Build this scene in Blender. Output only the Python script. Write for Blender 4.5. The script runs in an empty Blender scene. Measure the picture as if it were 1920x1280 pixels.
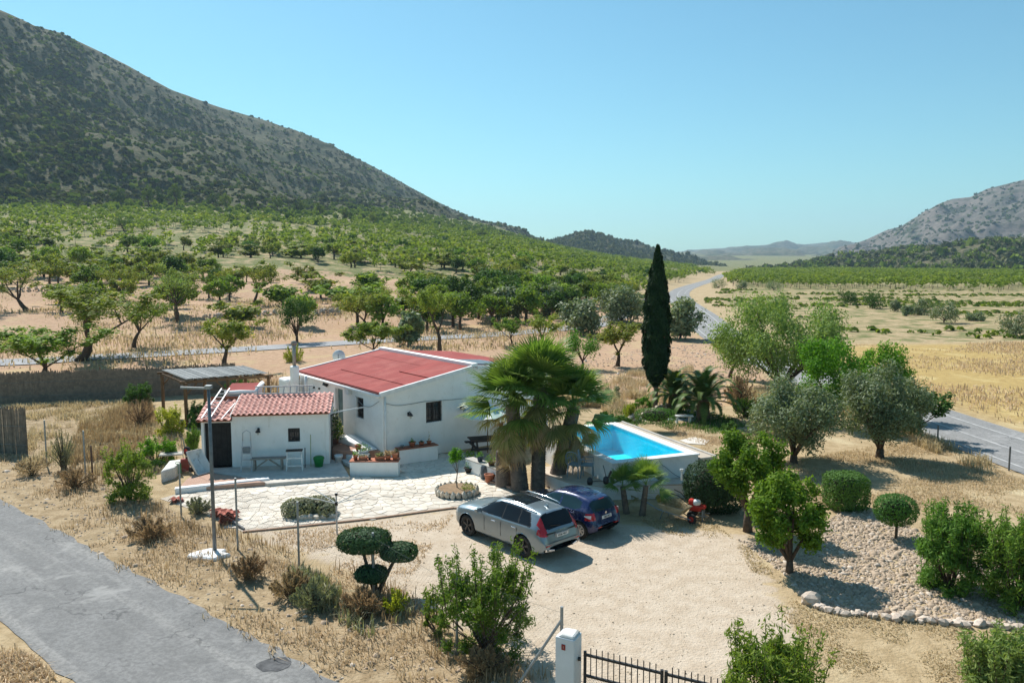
import bpy, bmesh, math, random
import numpy as np
from mathutils import Vector, Matrix, noise

# ------------------------------------------------------------------ camera, sky, sun, exposure
SC = bpy.context.scene
COL = SC.collection
F, H = 1480.0, 8.2                      # focal length in photo pixels, camera height in metres
PITCH = math.atan(150 / F)
cam = bpy.data.cameras.new('camera'); cam.sensor_width = 36; cam.lens = 36 * F / 1920
cam.clip_start = .1; cam.clip_end = 20000
camo = bpy.data.objects.new('camera', cam); COL.objects.link(camo)
camo.location = (0, 0, H); camo.rotation_euler = (math.pi / 2 - PITCH, 0, 0)
SC.camera = camo

SUN_EL = math.radians(47); SUN_DIR = Vector((-.555, .832, 0)).normalized()
W = bpy.data.worlds.new('World'); SC.world = W; W.use_nodes = True
nt = W.node_tree; nt.nodes.clear()
sky = nt.nodes.new('ShaderNodeTexSky'); sky.sky_type = 'NISHITA'; sky.sun_disc = False
sky.sun_elevation = SUN_EL; sky.sun_rotation = math.atan2(SUN_DIR.x, SUN_DIR.y)
sky.altitude = 400; sky.air_density = 1.15; sky.dust_density = .55; sky.ozone_density = .8
hs = nt.nodes.new('ShaderNodeMix'); hs.data_type = 'RGBA'; hs.blend_type = 'MULTIPLY'; hs.inputs[0].default_value = 1
hs.inputs[7].default_value = (.52, .9, .93, 1)
bg = nt.nodes.new('ShaderNodeBackground'); bg.inputs[1].default_value = .094
wo = nt.nodes.new('ShaderNodeOutputWorld')
nt.links.new(sky.outputs[0], hs.inputs[6]); nt.links.new(hs.outputs[2], bg.inputs[0]); nt.links.new(bg.outputs[0], wo.inputs[0])
sl = bpy.data.lights.new('sun', 'SUN'); sl.energy = 4.9; sl.angle = math.radians(.55); sl.color = (1, .96, .9)
so = bpy.data.objects.new('sun', sl); COL.objects.link(so)
sdir = Vector((SUN_DIR.x * math.cos(SUN_EL), SUN_DIR.y * math.cos(SUN_EL), math.sin(SUN_EL)))
so.rotation_euler = sdir.to_track_quat('Z', 'Y').to_euler(); so.location = (-40, 60, 80)
vs = SC.view_settings; vs.view_transform = 'Standard'; vs.look = 'None'; vs.exposure = .5; vs.gamma = 1
SC.cycles.max_bounces = 6; SC.cycles.diffuse_bounces = 3; SC.cycles.transparent_max_bounces = 8
SC.cycles.transmission_bounces = 4; SC.cycles.volume_bounces = 0

R = random.Random(7)
NP = np.random.default_rng(11)

# ------------------------------------------------------------------ terrain and sight lines on it
YLX = [-400, -60, -27, -16, -5, 5, 14, 24, 45, 130, 400]
YLY = [46, 44, 43, 46, 52, 62, 85, 130, 215, 520, 1400]
def T(x, y):
    d = y - np.interp(x, YLX, YLY)
    sl = np.interp(x, [-220, -110, -40, 0, 60, 200], [.098, .082, .06, .046, .036, .02])
    d = np.maximum(d, 0); s = d * d / (d + 14)
    z = s * sl
    z = np.minimum(z, 60 + 0 * z)
    st = 2.2 + 0 * z                                  # low terraces on the slope
    f = z / st; k = np.floor(f); r = f - k
    zt = (k + np.clip((r - .62) / .38, 0, 1)) * st
    w = np.clip((d - 18) / 30, 0, 1) * .75
    return z * (1 - w) + zt * w
cP, sP = math.cos(PITCH), math.sin(PITCH)
def ray(px, py):
    dx = (px - 960) / F; dv = -(py - 640) / F
    return dx, cP + dv * sP, -sP + dv * cP
def at(px, py, z=0.):
    d = ray(px, py); t = (z - H) / d[2]
    return Vector((d[0] * t, d[1] * t, z))
def atY(px, py, Y):
    d = ray(px, py); t = Y / d[1]
    return Vector((d[0] * t, Y, H + d[2] * t))
def gnd(px, py, far=3000):
    d = ray(px, py); t = 12.0; p = t
    while t < far:
        if H + d[2] * t <= float(T(d[0] * t, d[1] * t)): break
        p = t; t *= 1.01
    for _ in range(20):
        m = (p + t) / 2
        if H + d[2] * m <= float(T(d[0] * m, d[1] * m)): t = m
        else: p = m
    x, y = d[0] * t, d[1] * t
    return Vector((x, y, float(T(x, y))))
def hpx(p, pixels):                     # metres that so many photo pixels span at the distance of p
    return pixels * (p[1] * cP + (H - p[2]) * sP) / F

# ------------------------------------------------------------------ materials
MATS = {}
def nodes_of(name):
    m = bpy.data.materials.new(name); m.use_nodes = True; n = m.node_tree
    return m, n, n.nodes['Principled BSDF']
def lk(n, a, b): n.links.new(a, b)
def mixc(n, fac, a, b, mode='MIX'):
    x = n.nodes.new('ShaderNodeMix'); x.data_type = 'RGBA'; x.blend_type = mode
    for i, v in ((0, fac), (6, a), (7, b)):
        if hasattr(v, 'is_linked') or hasattr(v, 'node'): lk(n, v, x.inputs[i])
        elif i == 0: x.inputs[0].default_value = v
        else: x.inputs[i].default_value = (*v[:3], 1)
    return x.outputs[2]
def noisen(n, co, scale, detail=4, rough=.6, dist=0):
    t = n.nodes.new('ShaderNodeTexNoise'); t.inputs['Scale'].default_value = scale
    t.inputs['Detail'].default_value = detail; t.inputs['Roughness'].default_value = rough; t.inputs['Distortion'].default_value = dist
    if co is not None: lk(n, co, t.inputs['Vector'])
    return t.outputs['Fac']
def rampn(n, fac, lo, hi):
    r = n.nodes.new('ShaderNodeMapRange'); r.interpolation_type = 'SMOOTHSTEP'
    r.inputs[1].default_value = lo; r.inputs[2].default_value = hi
    lk(n, fac, r.inputs[0]); return r.outputs[0]
def mathn(n, op, a, b=0.):
    x = n.nodes.new('ShaderNodeMath'); x.operation = op
    for i, v in ((0, a), (1, b)):
        if hasattr(v, 'node'): lk(n, v, x.inputs[i])
        else: x.inputs[i].default_value = v
    return x.outputs[0]
def posn(n):
    return n.nodes.new('ShaderNodeNewGeometry').outputs['Position']
def attrn(n, a):
    x = n.nodes.new('ShaderNodeAttribute'); x.attribute_name = a; return x.outputs['Fac']
def bumpn(n, b, h, strength, dist=.02):
    x = n.nodes.new('ShaderNodeBump'); x.inputs['Strength'].default_value = strength; x.inputs['Distance'].default_value = dist
    lk(n, h, x.inputs['Height']); lk(n, x.outputs[0], b.inputs['Normal'])
def setb(b, rough=.8, metal=0, spec=.3, coat=0):
    b.inputs['Roughness'].default_value = rough; b.inputs['Metallic'].default_value = metal
    b.inputs['Specular IOR Level'].default_value = spec; b.inputs['Coat Weight'].default_value = coat
    b.inputs['Coat Roughness'].default_value = .05
def M(name, c1, c2=None, scale=3, rough=.8, metal=0, spec=.3, bump=0, bscale=30, coat=0, c3=None, s3=20, rnd=0, world=True):
    if name in MATS: return MATS[name]
    m, n, b = nodes_of(name); setb(b, rough, metal, spec, coat)
    co = posn(n) if world else n.nodes.new('ShaderNodeTexCoord').outputs['Object']
    c2 = c2 or tuple(v * .8 for v in c1)
    col = mixc(n, rampn(n, noisen(n, co, scale, 5), .35, .65), c1, c2)
    if c3: col = mixc(n, rampn(n, noisen(n, co, s3, 3), .55, .72), col, c3)
    if rnd:
        oi = n.nodes.new('ShaderNodeObjectInfo')
        r = n.nodes.new('ShaderNodeMapRange'); r.inputs[3].default_value = 1 - rnd; r.inputs[4].default_value = 1 + rnd
        lk(n, oi.outputs['Random'], r.inputs[0])
        h = n.nodes.new('ShaderNodeHueSaturation'); lk(n, r.outputs[0], h.inputs['Value']); lk(n, col, h.inputs['Color']); col = h.outputs[0]
    lk(n, col, b.inputs['Base Color'])
    if bump: bumpn(n, b, noisen(n, co, bscale, 4), bump)
    MATS[name] = m; return m
def leafmat(name, c1, c2, trans=.35, rnd=.22, rough=.65, c3=None, tt=(1.4, 1.45, .6), spec=.1):
    if name in MATS: return MATS[name]
    m, n, b = nodes_of(name); setb(b, rough, 0, spec)
    col = mixc(n, attrn(n, 'rnd'), c1, c2)
    if c3: col = mixc(n, rampn(n, attrn(n, 'rnd'), .86, .9), col, c3)
    oi = n.nodes.new('ShaderNodeObjectInfo')
    r = n.nodes.new('ShaderNodeMapRange'); r.inputs[3].default_value = 1 - rnd; r.inputs[4].default_value = 1 + rnd
    lk(n, oi.outputs['Random'], r.inputs[0])
    h = n.nodes.new('ShaderNodeHueSaturation'); lk(n, r.outputs[0], h.inputs['Value']); lk(n, col, h.inputs['Color'])
    h2 = n.nodes.new('ShaderNodeMapRange'); h2.inputs[3].default_value = .488; h2.inputs[4].default_value = .512
    sq = mathn(n, 'FRACT', mathn(n, 'MULTIPLY', oi.outputs['Random'], 7.31))
    lk(n, sq, h2.inputs[0]); lk(n, h2.outputs[0], h.inputs['Hue'])
    lk(n, h.outputs[0], b.inputs['Base Color'])
    t = n.nodes.new('ShaderNodeBsdfTranslucent')
    tc = mixc(n, 1., h.outputs[0], tt, 'MULTIPLY'); lk(n, tc, t.inputs[0])
    ms = n.nodes.new('ShaderNodeMixShader'); ms.inputs[0].default_value = trans
    lk(n, b.outputs[0], ms.inputs[1]); lk(n, t.outputs[0], ms.inputs[2])
    lk(n, ms.outputs[0], n.nodes['Material Output'].inputs[0])
    MATS[name] = m; return m

# ------------------------------------------------------------------ objects
def tag(o, label=None, cat=None, group=None, kind=None):
    if label: o['label'] = label
    if cat: o['category'] = cat
    if group: o['group'] = group
    if kind: o['kind'] = kind
    return o
def thing(name, label, cat, loc=(0, 0, 0), rz=0, group=None):
    o = bpy.data.objects.new(name, None); COL.objects.link(o); o.empty_display_size = .2
    o.location = loc; o.rotation_euler = (0, 0, rz)
    return tag(o, label, cat, group)
def root_of(o):
    while o.parent: o = o.parent
    return o
def link(name, me, mat=None, parent=None):
    o = bpy.data.objects.new(name, me); COL.objects.link(o)
    if parent is not None: o.parent = parent
    if mat is not None and not me.materials: me.materials.append(mat)
    return o
def fastmesh(name, v, f, smooth=False):
    """v (n,3) floats; f (m,k) ints with one k"""
    v = np.asarray(v, np.float32).reshape(-1, 3); f = np.asarray(f, np.int32)
    me = bpy.data.meshes.new(name); k = f.shape[1]
    me.vertices.add(len(v)); me.vertices.foreach_set('co', v.ravel())
    me.loops.add(f.size); me.loops.foreach_set('vertex_index', f.ravel())
    me.polygons.add(len(f)); me.polygons.foreach_set('loop_start', np.arange(0, f.size, k, dtype=np.int32))
    if smooth: me.polygons.foreach_set('use_smooth', np.ones(len(f), bool))
    me.update(); return me
def fattr(me, name, vals, domain='FACE'):
    a = me.attributes.new(name, 'FLOAT', domain); a.data.foreach_set('value', np.asarray(vals, np.float32))

class MB:
    """collects shapes in world (or local) coordinates; build() links them as one mesh object"""
    def __init__(s): s.v = []; s.f = []
    def add(s, vs, fs):
        b = len(s.v); s.v += [tuple(p) for p in vs]; s.f += [tuple(i + b for i in f) for f in fs]; return s
    def hexa(s, p):                     # 8 points: bottom 4 then top 4, counter-clockwise
        return s.add(p, [(3, 2, 1, 0), (4, 5, 6, 7), (0, 1, 5, 4), (1, 2, 6, 5), (2, 3, 7, 6), (3, 0, 4, 7)])
    def box(s, c, d, rz=0, tilt=None):
        hx, hy, hz = d[0] / 2, d[1] / 2, d[2] / 2
        q = Matrix.Rotation(rz, 3, 'Z')
        if tilt is not None: q = q @ tilt
        P = [Vector((x * hx, y * hy, z * hz)) for z in (-1, 1) for x, y in ((-1, -1), (1, -1), (1, 1), (-1, 1))]
        return s.hexa([q @ p + Vector(c) for p in P])
    def bar(s, a, b, w, h=None):        # square bar from a to b
        a, b = Vector(a), Vector(b); d = (b - a); L = d.length; d.normalize(); h = h or w
        up = Vector((0, 0, 1)) if abs(d.z) < .95 else Vector((0, 1, 0))
        sd = d.cross(up).normalized(); u = sd.cross(d)
        P = []
        for e in (a, b):
            for i, j in ((-1, -1), (1, -1), (1, 1), (-1, 1)): P.append(e + sd * (i * w / 2) + u * (j * h / 2))
        return s.hexa(P)
    def tube(s, pts, rad, n=8, cap=True):
        pts = [Vector(p) for p in pts]
        if not hasattr(rad, '__len__'): rad = [rad] * len(pts)
        ring = []; b = len(s.v); prev = None
        for i, p in enumerate(pts):
            d = (pts[min(i + 1, len(pts) - 1)] - pts[max(i - 1, 0)])
            d = d.normalized() if d.length > 1e-9 else Vector((0, 0, 1))
            if prev is None:
                r = Vector((1, 0, 0)) if abs(d.x) < .8 else Vector((0, 1, 0))
                r = (r - d * r.dot(d)).normalized()
            else: r = (prev - d * prev.dot(d)).normalized()
            prev = r; q = d.cross(r)
            for k in range(n):
                a = 2 * math.pi * k / n
                s.v.append(tuple(p + (r * math.cos(a) + q * math.sin(a)) * rad[i]))
        for i in range(len(pts) - 1):
            for k in range(n):
                s.f.append((b + i * n + k, b + i * n + (k + 1) % n, b + (i + 1) * n + (k + 1) % n, b + (i + 1) * n + k))
        if cap:
            s.f.append(tuple(b + k for k in reversed(range(n)))); e = b + (len(pts) - 1) * n
            s.f.append(tuple(e + k for k in range(n)))
        return s
    def lathe(s, prof, c=(0, 0, 0), n=16, axis='Z', cap=True):
        b = len(s.v); c = Vector(c)
        for r, h in prof:
            for k in range(n):
                a = 2 * math.pi * k / n; x, y = r * math.cos(a), r * math.sin(a)
                p = Vector((x, y, h)) if axis == 'Z' else (Vector((x, h, y)) if axis == 'Y' else Vector((h, x, y)))
                s.v.append(tuple(c + p))
        for i in range(len(prof) - 1):
            for k in range(n):
                s.f.append((b + i * n + k, b + i * n + (k + 1) % n, b + (i + 1) * n + (k + 1) % n, b + (i + 1) * n + k))
        if cap:
            s.f.append(tuple(b + k for k in reversed(range(n)))); e = b + (len(prof) - 1) * n
            s.f.append(tuple(e + k for k in range(n)))
        return s
    def prism(s, poly, z0, z1):         # poly: xy points counter-clockwise
        n = len(poly); b = len(s.v)
        s.v += [(p[0], p[1], z0) for p in poly] + [(p[0], p[1], z1) for p in poly]
        s.f.append(tuple(b + i for i in reversed(range(n)))); s.f.append(tuple(b + n + i for i in range(n)))
        for i in range(n): s.f.append((b + i, b + (i + 1) % n, b + n + (i + 1) % n, b + n + i))
        return s
    def mesh(s, name, off=(0, 0, 0), smooth=False, fix=True):
        me = bpy.data.meshes.new(name); o = Vector(off)
        me.from_pydata([(p[0] - o.x, p[1] - o.y, p[2] - o.z) for p in s.v], [], s.f); me.update()
        if fix:
            bm = bmesh.new(); bm.from_mesh(me); bmesh.ops.recalc_face_normals(bm, faces=bm.faces); bm.to_mesh(me); bm.free()
        if smooth: me.polygons.foreach_set('use_smooth', np.ones(len(me.polygons), bool))
        return me
    def build(s, name, mat, parent=None, bevel=0, smooth=False, local=False, seg=1):
        off = (0, 0, 0)
        if parent is not None and not local: off = root_of(parent).location
        o = link(name, s.mesh(name, off, smooth), mat, parent)
        if bevel:
            m = o.modifiers.new('bevel', 'BEVEL'); m.width = bevel; m.segments = seg; m.limit_method = 'ANGLE'; m.angle_limit = .6
        return o

def quad_plane(pts, z):                 # sheet on the terrain following a polyline of (left,right) pairs
    v = []; f = []
    for i, (a, b) in enumerate(pts):
        for k in range(5):
            p = a.lerp(b, k / 4); v.append((p.x, p.y, float(T(p.x, p.y)) + z))
        if i:
            for k in range(4): j = (i - 1) * 5 + k; f.append((j, j + 1, j + 6, j + 5))
    return np.array(v), np.array(f)
def spline(pts, n):                     # Catmull-Rom through Vectors
    P = [pts[0] * 2 - pts[1]] + list(pts) + [pts[-1] * 2 - pts[-2]]; out = []
    for i in range(1, len(P) - 2):
        for k in range(n):
            t = k / n; a, b, c, d = P[i - 1:i + 3]
            out.append(.5 * ((2 * b) + (c - a) * t + (2 * a - 5 * b + 4 * c - d) * t * t + (3 * b - a - 3 * c + d) * t ** 3))
    return out + [pts[-1]]
def inpoly(x, y, poly):
    x = np.asarray(x, float); y = np.asarray(y, float); r = np.zeros(x.shape, bool); n = len(poly)
    for i in range(n):
        x1, y1 = poly[i][0], poly[i][1]; x2, y2 = poly[(i + 1) % n][0], poly[(i + 1) % n][1]
        c = ((y1 > y) != (y2 > y)) & (x < (x2 - x1) * (y - y1) / (y2 - y1 + 1e-12) + x1)
        r ^= c
    return r
def polydist(x, y, poly, closed=True):
    d = np.full(np.shape(x), 1e9); n = len(poly)
    for i in range(n if closed else n - 1):
        a = poly[i]; b = poly[(i + 1) % n]; ex, ey = b[0] - a[0], b[1] - a[1]
        t = np.clip(((x - a[0]) * ex + (y - a[1]) * ey) / (ex * ex + ey * ey + 1e-9), 0, 1)
        d = np.minimum(d, np.hypot(x - a[0] - t * ex, y - a[1] - t * ey))
    return d
def softin(x, y, poly, w):
    d = polydist(x, y, poly); s = np.where(inpoly(x, y, poly), d, -d)
    return np.clip(s / (2 * w) + .5, 0, 1)

# ------------------------------------------------------------------ road centre lines
main_c = [Vector(p) for p in ((24.5, 5, 0), (22.9, 20, 0), (22.1, 33, 0), (21.6, 43, 0), (21.6, 60, 0), (22.6, 80, 0), (24.8, 98, 0), (28.5, 120, 0), (36.5, 172, 0), (46.5, 218, 0), (62, 270, 0), (92, 362, 0), (134, 500, 0), (200, 690, 0))]
mc = spline(main_c, 10)
def offs(c, d):
    out = []
    for i, p in enumerate(c):
        t = (c[min(i + 1, len(c) - 1)] - c[max(i - 1, 0)]).normalized(); out.append(p + Vector((t.y, -t.x, 0)) * d)
    return out
back_px = [(-260, 690), (60, 678), (160, 671), (300, 664), (540, 650), (700, 640), (870, 631), (950, 626), (1060, 616), (1130, 604), (1195, 575), (1235, 556)]
bc = spline([gnd(*p) for p in back_px], 8)
# ------------------------------------------------------------------ ground sheet
def axis(lo, hi, fine_lo, fine_hi, step, g=1.07):
    a = list(np.arange(fine_lo, fine_hi, step)); s = step; x = a[-1]
    while x < hi: s *= g; x += s; a.append(x)
    s = step; x = a[0]; b = []
    while x > lo: s *= g; x -= s; b.append(x)
    return np.array(b[::-1] + a)
gx = axis(-4000, 4000, -34, 30, .7); gy = axis(-60, 6500, 10, 75, .7, 1.045)
GX, GY = np.meshgrid(gx, gy)
GZ = T(GX, GY)
rough = np.clip((GY - 48) / 20, 0, 1) * np.clip((np.minimum(polydist(GX, GY, mc, False), polydist(GX, GY, bc, False)) - 3.5) / 5, 0, 1)
for (fx, fy, amp) in ((.31, .27, .05), (.83, .71, .03), (.11, .09, .12)):
    GZ = GZ + rough * amp * np.sin(GX * fx + 1.7 * np.sin(GY * fy * .7)) * np.sin(GY * fy + 1.3 * np.sin(GX * fx * .6))
P2 = lambda L, z=0: [tuple(at(a, b, z)[:2]) for a, b in L]
yard = P2([(455, 1000), (700, 975), (850, 955), (1000, 945), (1180, 985), (1390, 1000), (1440, 1090), (1480, 1150), (1500, 1230), (1330, 1300), (1000, 1320), (930, 1200), (760, 1130), (640, 1060)])
verge = P2([(0, 830), (330, 960), (560, 1060), (860, 1225), (1040, 1290), (640, 1300), (0, 940)])
garden = P2([(1150, 780), (1330, 690), (1500, 800), (1540, 870), (1350, 900)])
soilL = [(-80, 44), (-27, 46), (-5, 56), (6, 66), (18, 60), (22, 90), (30, 150), (0, 170), (-140, 170)]
pinkF = [(2, 46), (16, 44), (19, 60), (18, 78), (4, 66), (-6, 56)]
gold = [(25.5, 30), (25, 60), (27, 75), (70, 84), (95, 60), (80, 30)]
vine = [(27, 76), (30, 100), (40, 165), (64, 238), (260, 238), (200, 90), (80, 85)]
orchR = [(56, 214), (72, 262), (106, 390), (150, 520), (900, 800), (900, 215)]
orchL = [(-400, 170), (0, 150), (34, 190), (52, 262), (78, 340), (130, 520), (160, 700), (-300, 620), (-600, 400)]
x, y = GX.ravel(), GY.ravel()
nv = len(x); nx_ = len(gx)
idx = np.arange(nv).reshape(GX.shape)
faces = np.stack([idx[:-1, :-1], idx[:-1, 1:], idx[1:, 1:], idx[1:, :-1]], -1).reshape(-1, 4)
gm = fastmesh('ground', np.stack([x, y, GZ.ravel()], 1), faces, True)
fattr(gm, 'm_yard', softin(x, y, yard, .8), 'POINT')
fattr(gm, 'm_soil', np.maximum(softin(x, y, soilL, 3) * .75, softin(x, y, pinkF, 1.2)), 'POINT')
fattr(gm, 'm_gold', softin(x, y, gold, 1.5), 'POINT')
fattr(gm, 'm_green', np.maximum.reduce([softin(x, y, vine, 3) * .5, softin(x, y, orchR, 6) * .55, softin(x, y, orchL, 12) * .58, np.clip((y - 560) / 200, 0, .62), np.clip((y - 330) / 60, 0, 1) * (x < 60) * .62]), 'POINT')
leftg = P2([(0, 770), (250, 752), (300, 800), (370, 840), (330, 890), (200, 920), (0, 870)])
fattr(gm, 'm_verge', np.maximum(softin(x, y, verge, 1.), softin(x, y, leftg, 1.) * .7), 'POINT')
m, n, b = nodes_of('ground_mat'); setb(b, .95, 0, .1)
po = posn(n)
n1 = noisen(n, po, .35, 6); n2 = noisen(n, po, 2.2, 5); n3 = noisen(n, po, 14, 4); n4 = noisen(n, po, .06, 4)
straw = mixc(n, rampn(n, n2, .38, .62), (.46, .35, .21), (.36, .265, .15))
straw = mixc(n, rampn(n, n1, .52, .68), straw, (.52, .42, .26))
straw = mixc(n, mathn(n, 'MULTIPLY', rampn(n, n3, .56, .7), .5), straw, (.2, .14, .075))
gravel = mixc(n, rampn(n, n2, .35, .65), (.55, .455, .35), (.475, .38, .28))
gravel = mixc(n, mathn(n, 'MULTIPLY', rampn(n, n3, .58, .7), .45), gravel, (.4, .31, .21))
gravel = mixc(n, mathn(n, 'MULTIPLY', rampn(n, noisen(n, po, 5, 4), .6, .7), .4), gravel, (.64, .55, .43))
soil = mixc(n, rampn(n, n2, .35, .65), (.47, .31, .2), (.38, .245, .155))
soil = mixc(n, rampn(n, n3, .55, .7), soil, (.56, .42, .3))
soil = mixc(n, mathn(n, 'MULTIPLY', rampn(n, n1, .5, .66), .7), soil, (.48, .37, .2))
goldc = mixc(n, rampn(n, n2, .35, .65), (.46, .33, .13), (.37, .255, .1))
goldc = mixc(n, rampn(n, n1, .5, .7), goldc, (.53, .41, .19))
green = mixc(n, rampn(n, n2, .35, .65), (.11, .14, .045), (.2, .19, .08))
def brk(a, lo, hi, nz): return rampn(n, mathn(n, 'ADD', attrn(n, a), mathn(n, 'MULTIPLY', mathn(n, 'SUBTRACT', nz, .5), 1.1)), lo, hi)
col = mixc(n, brk('m_soil', .35, .65, n1), straw, soil)
col = mixc(n, brk('m_yard', .35, .62, n2), col, gravel)
vb = mixc(n, rampn(n, n2, .4, .6), (.4, .3, .185), (.28, .2, .115)); vb = mixc(n, mathn(n, 'MULTIPLY', rampn(n, n3, .5, .65), .6), vb, (.17, .12, .065))
col = mixc(n, mathn(n, 'MULTIPLY', brk('m_verge', .3, .6, n1), .85), col, vb)
col = mixc(n, attrn(n, 'm_gold'), col, goldc)
col = mixc(n, brk('m_green', .42, .62, n1), col, green)
lk(n, col, b.inputs['Base Color'])
bumpn(n, b, mathn(n, 'ADD', mathn(n, 'MULTIPLY', n2, .6), n3), .7, .06)
ground = link('ground', gm, m); tag(ground, kind='structure')

# ------------------------------------------------------------------ roads
def asphalt(name, c1, c2, c3, sc=1.2, rot=39.7):
    m, n, b = nodes_of(name); setb(b, .9, 0, .25)
    po = posn(n); a = noisen(n, po, sc, 5); f = noisen(n, po, 60, 2)
    m0 = n.nodes.new('ShaderNodeMapping'); m0.inputs['Rotation'].default_value = (0, 0, math.radians(rot)); lk(n, po, m0.inputs[0])
    mp = n.nodes.new('ShaderNodeMapping'); mp.inputs['Scale'].default_value = (.12, 1.7, 1)
    lk(n, m0.outputs[0], mp.inputs[0]); streak = noisen(n, mp.outputs[0], 1.1, 5)
    col = mixc(n, rampn(n, a, .35, .65), c1, c2)
    col = mixc(n, mathn(n, 'MULTIPLY', rampn(n, streak, .45, .68), .8), col, c3)
    col = mixc(n, mathn(n, 'MULTIPLY', rampn(n, f, .5, .7), .35), col, tuple(v * 1.5 for v in c3))
    g = noisen(n, po, 9, 6, .75); col = mixc(n, mathn(n, 'MULTIPLY', rampn(n, g, .42, .6), .55), col, tuple(v * .72 for v in c2)); col = mixc(n, mathn(n, 'MULTIPLY', rampn(n, noisen(n, po, .45, 4, .7, .8), .55, .68), .5), col, tuple(v * 1.25 for v in c3))
    nv = n.nodes.new('ShaderNodeTexNoise'); nv.inputs['Scale'].default_value = 1.3; nv.inputs['Detail'].default_value = 5; lk(n, po, nv.inputs['Vector'])
    ad = n.nodes.new('ShaderNodeVectorMath'); ad.operation = 'MULTIPLY_ADD'; lk(n, nv.outputs['Color'], ad.inputs[0]); ad.inputs[1].default_value = (1.6, 1.6, 0); lk(n, po, ad.inputs[2])
    cr = n.nodes.new('ShaderNodeTexVoronoi'); cr.feature = 'DISTANCE_TO_EDGE'; cr.inputs['Scale'].default_value = .5; lk(n, ad.outputs[0], cr.inputs['Vector'])
    cm = mathn(n, 'MULTIPLY', mathn(n, 'SUBTRACT', 1, rampn(n, cr.outputs['Distance'], .004, .016)), rampn(n, noisen(n, po, .35, 3), .46, .58))
    col = mixc(n, mathn(n, 'MULTIPLY', cm, .55), col, (.06, .06, .06))
    lk(n, col, b.inputs['Base Color']); bumpn(n, b, mathn(n, 'ADD', f, g), .45, .02); return m
def road_from_px(name, L, Rr, mat, z, n=12):
    a = spline(L, n); c = spline(Rr, n)
    v, f = quad_plane(list(zip(a, c)), z)
    o = link(name, fastmesh(name, v, f, True), mat); return tag(o, kind='structure')
u_r = Vector((.7685, -.6399, 0))
e0 = Vector((-10.79, 20.87, 0))
def ragged(base, d, lo, hi, step, amp, seed):
    rr = random.Random(seed); out = []; t = lo; nrm = Vector((-d.y, d.x, 0))
    while t <= hi: out.append(base + d * t + nrm * rr.uniform(-amp, amp)); t += step
    return out
near_L = ragged(e0 - Vector((.64, .7685, 0)) * 3.35, u_r, -45, 34, .5, .07, 1)
near_R = ragged(e0, u_r, -45, 34, .5, .08, 2)
road_near = road_from_px('lane', near_R, near_L, asphalt('asphalt_near', (.22, .216, .208), (.175, .172, .166), (.3, .29, .272)), .015, 2)
# tar patch on the lane
pc = at(515, 1246); mb = MB(); rr = random.Random(4)
mb.add([(pc.x, pc.y, .022)] + [(pc.x + .36 * math.cos(k * math.pi / 8) * rr.uniform(.85, 1.1), pc.y + .3 * math.sin(k * math.pi / 8) * rr.uniform(.85, 1.1), .022) for k in range(16)], [(0, k + 1, (k + 1) % 16 + 1) for k in range(16)])
tag(mb.build('tar_patch', M('tar', (.06, .06, .062), (.12, .12, .12), 6, .9, bump=.3)), kind='structure')
road_main = road_from_px('country_road', offs(mc, -2.5), offs(mc, 2.7), asphalt('asphalt_main', (.27, .265, .255), (.23, .227, .22), (.31, .3, .29), .5, 90), .03, 1)
white_paint = M('road_paint', (.5, .49, .47), (.34, .33, .32), 3, .7)
for d in (-1.85, -.15, 1.6):
    road_from_px('road_line', offs(mc, d - .06), offs(mc, d + .06), white_paint, .036, 1)
road_from_px('back_lane', offs(bc, -1.55), offs(bc, 1.55), asphalt('asphalt_back', (.33, .33, .335), (.29, .29, .295), (.37, .365, .36), .4), .06, 1)

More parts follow.
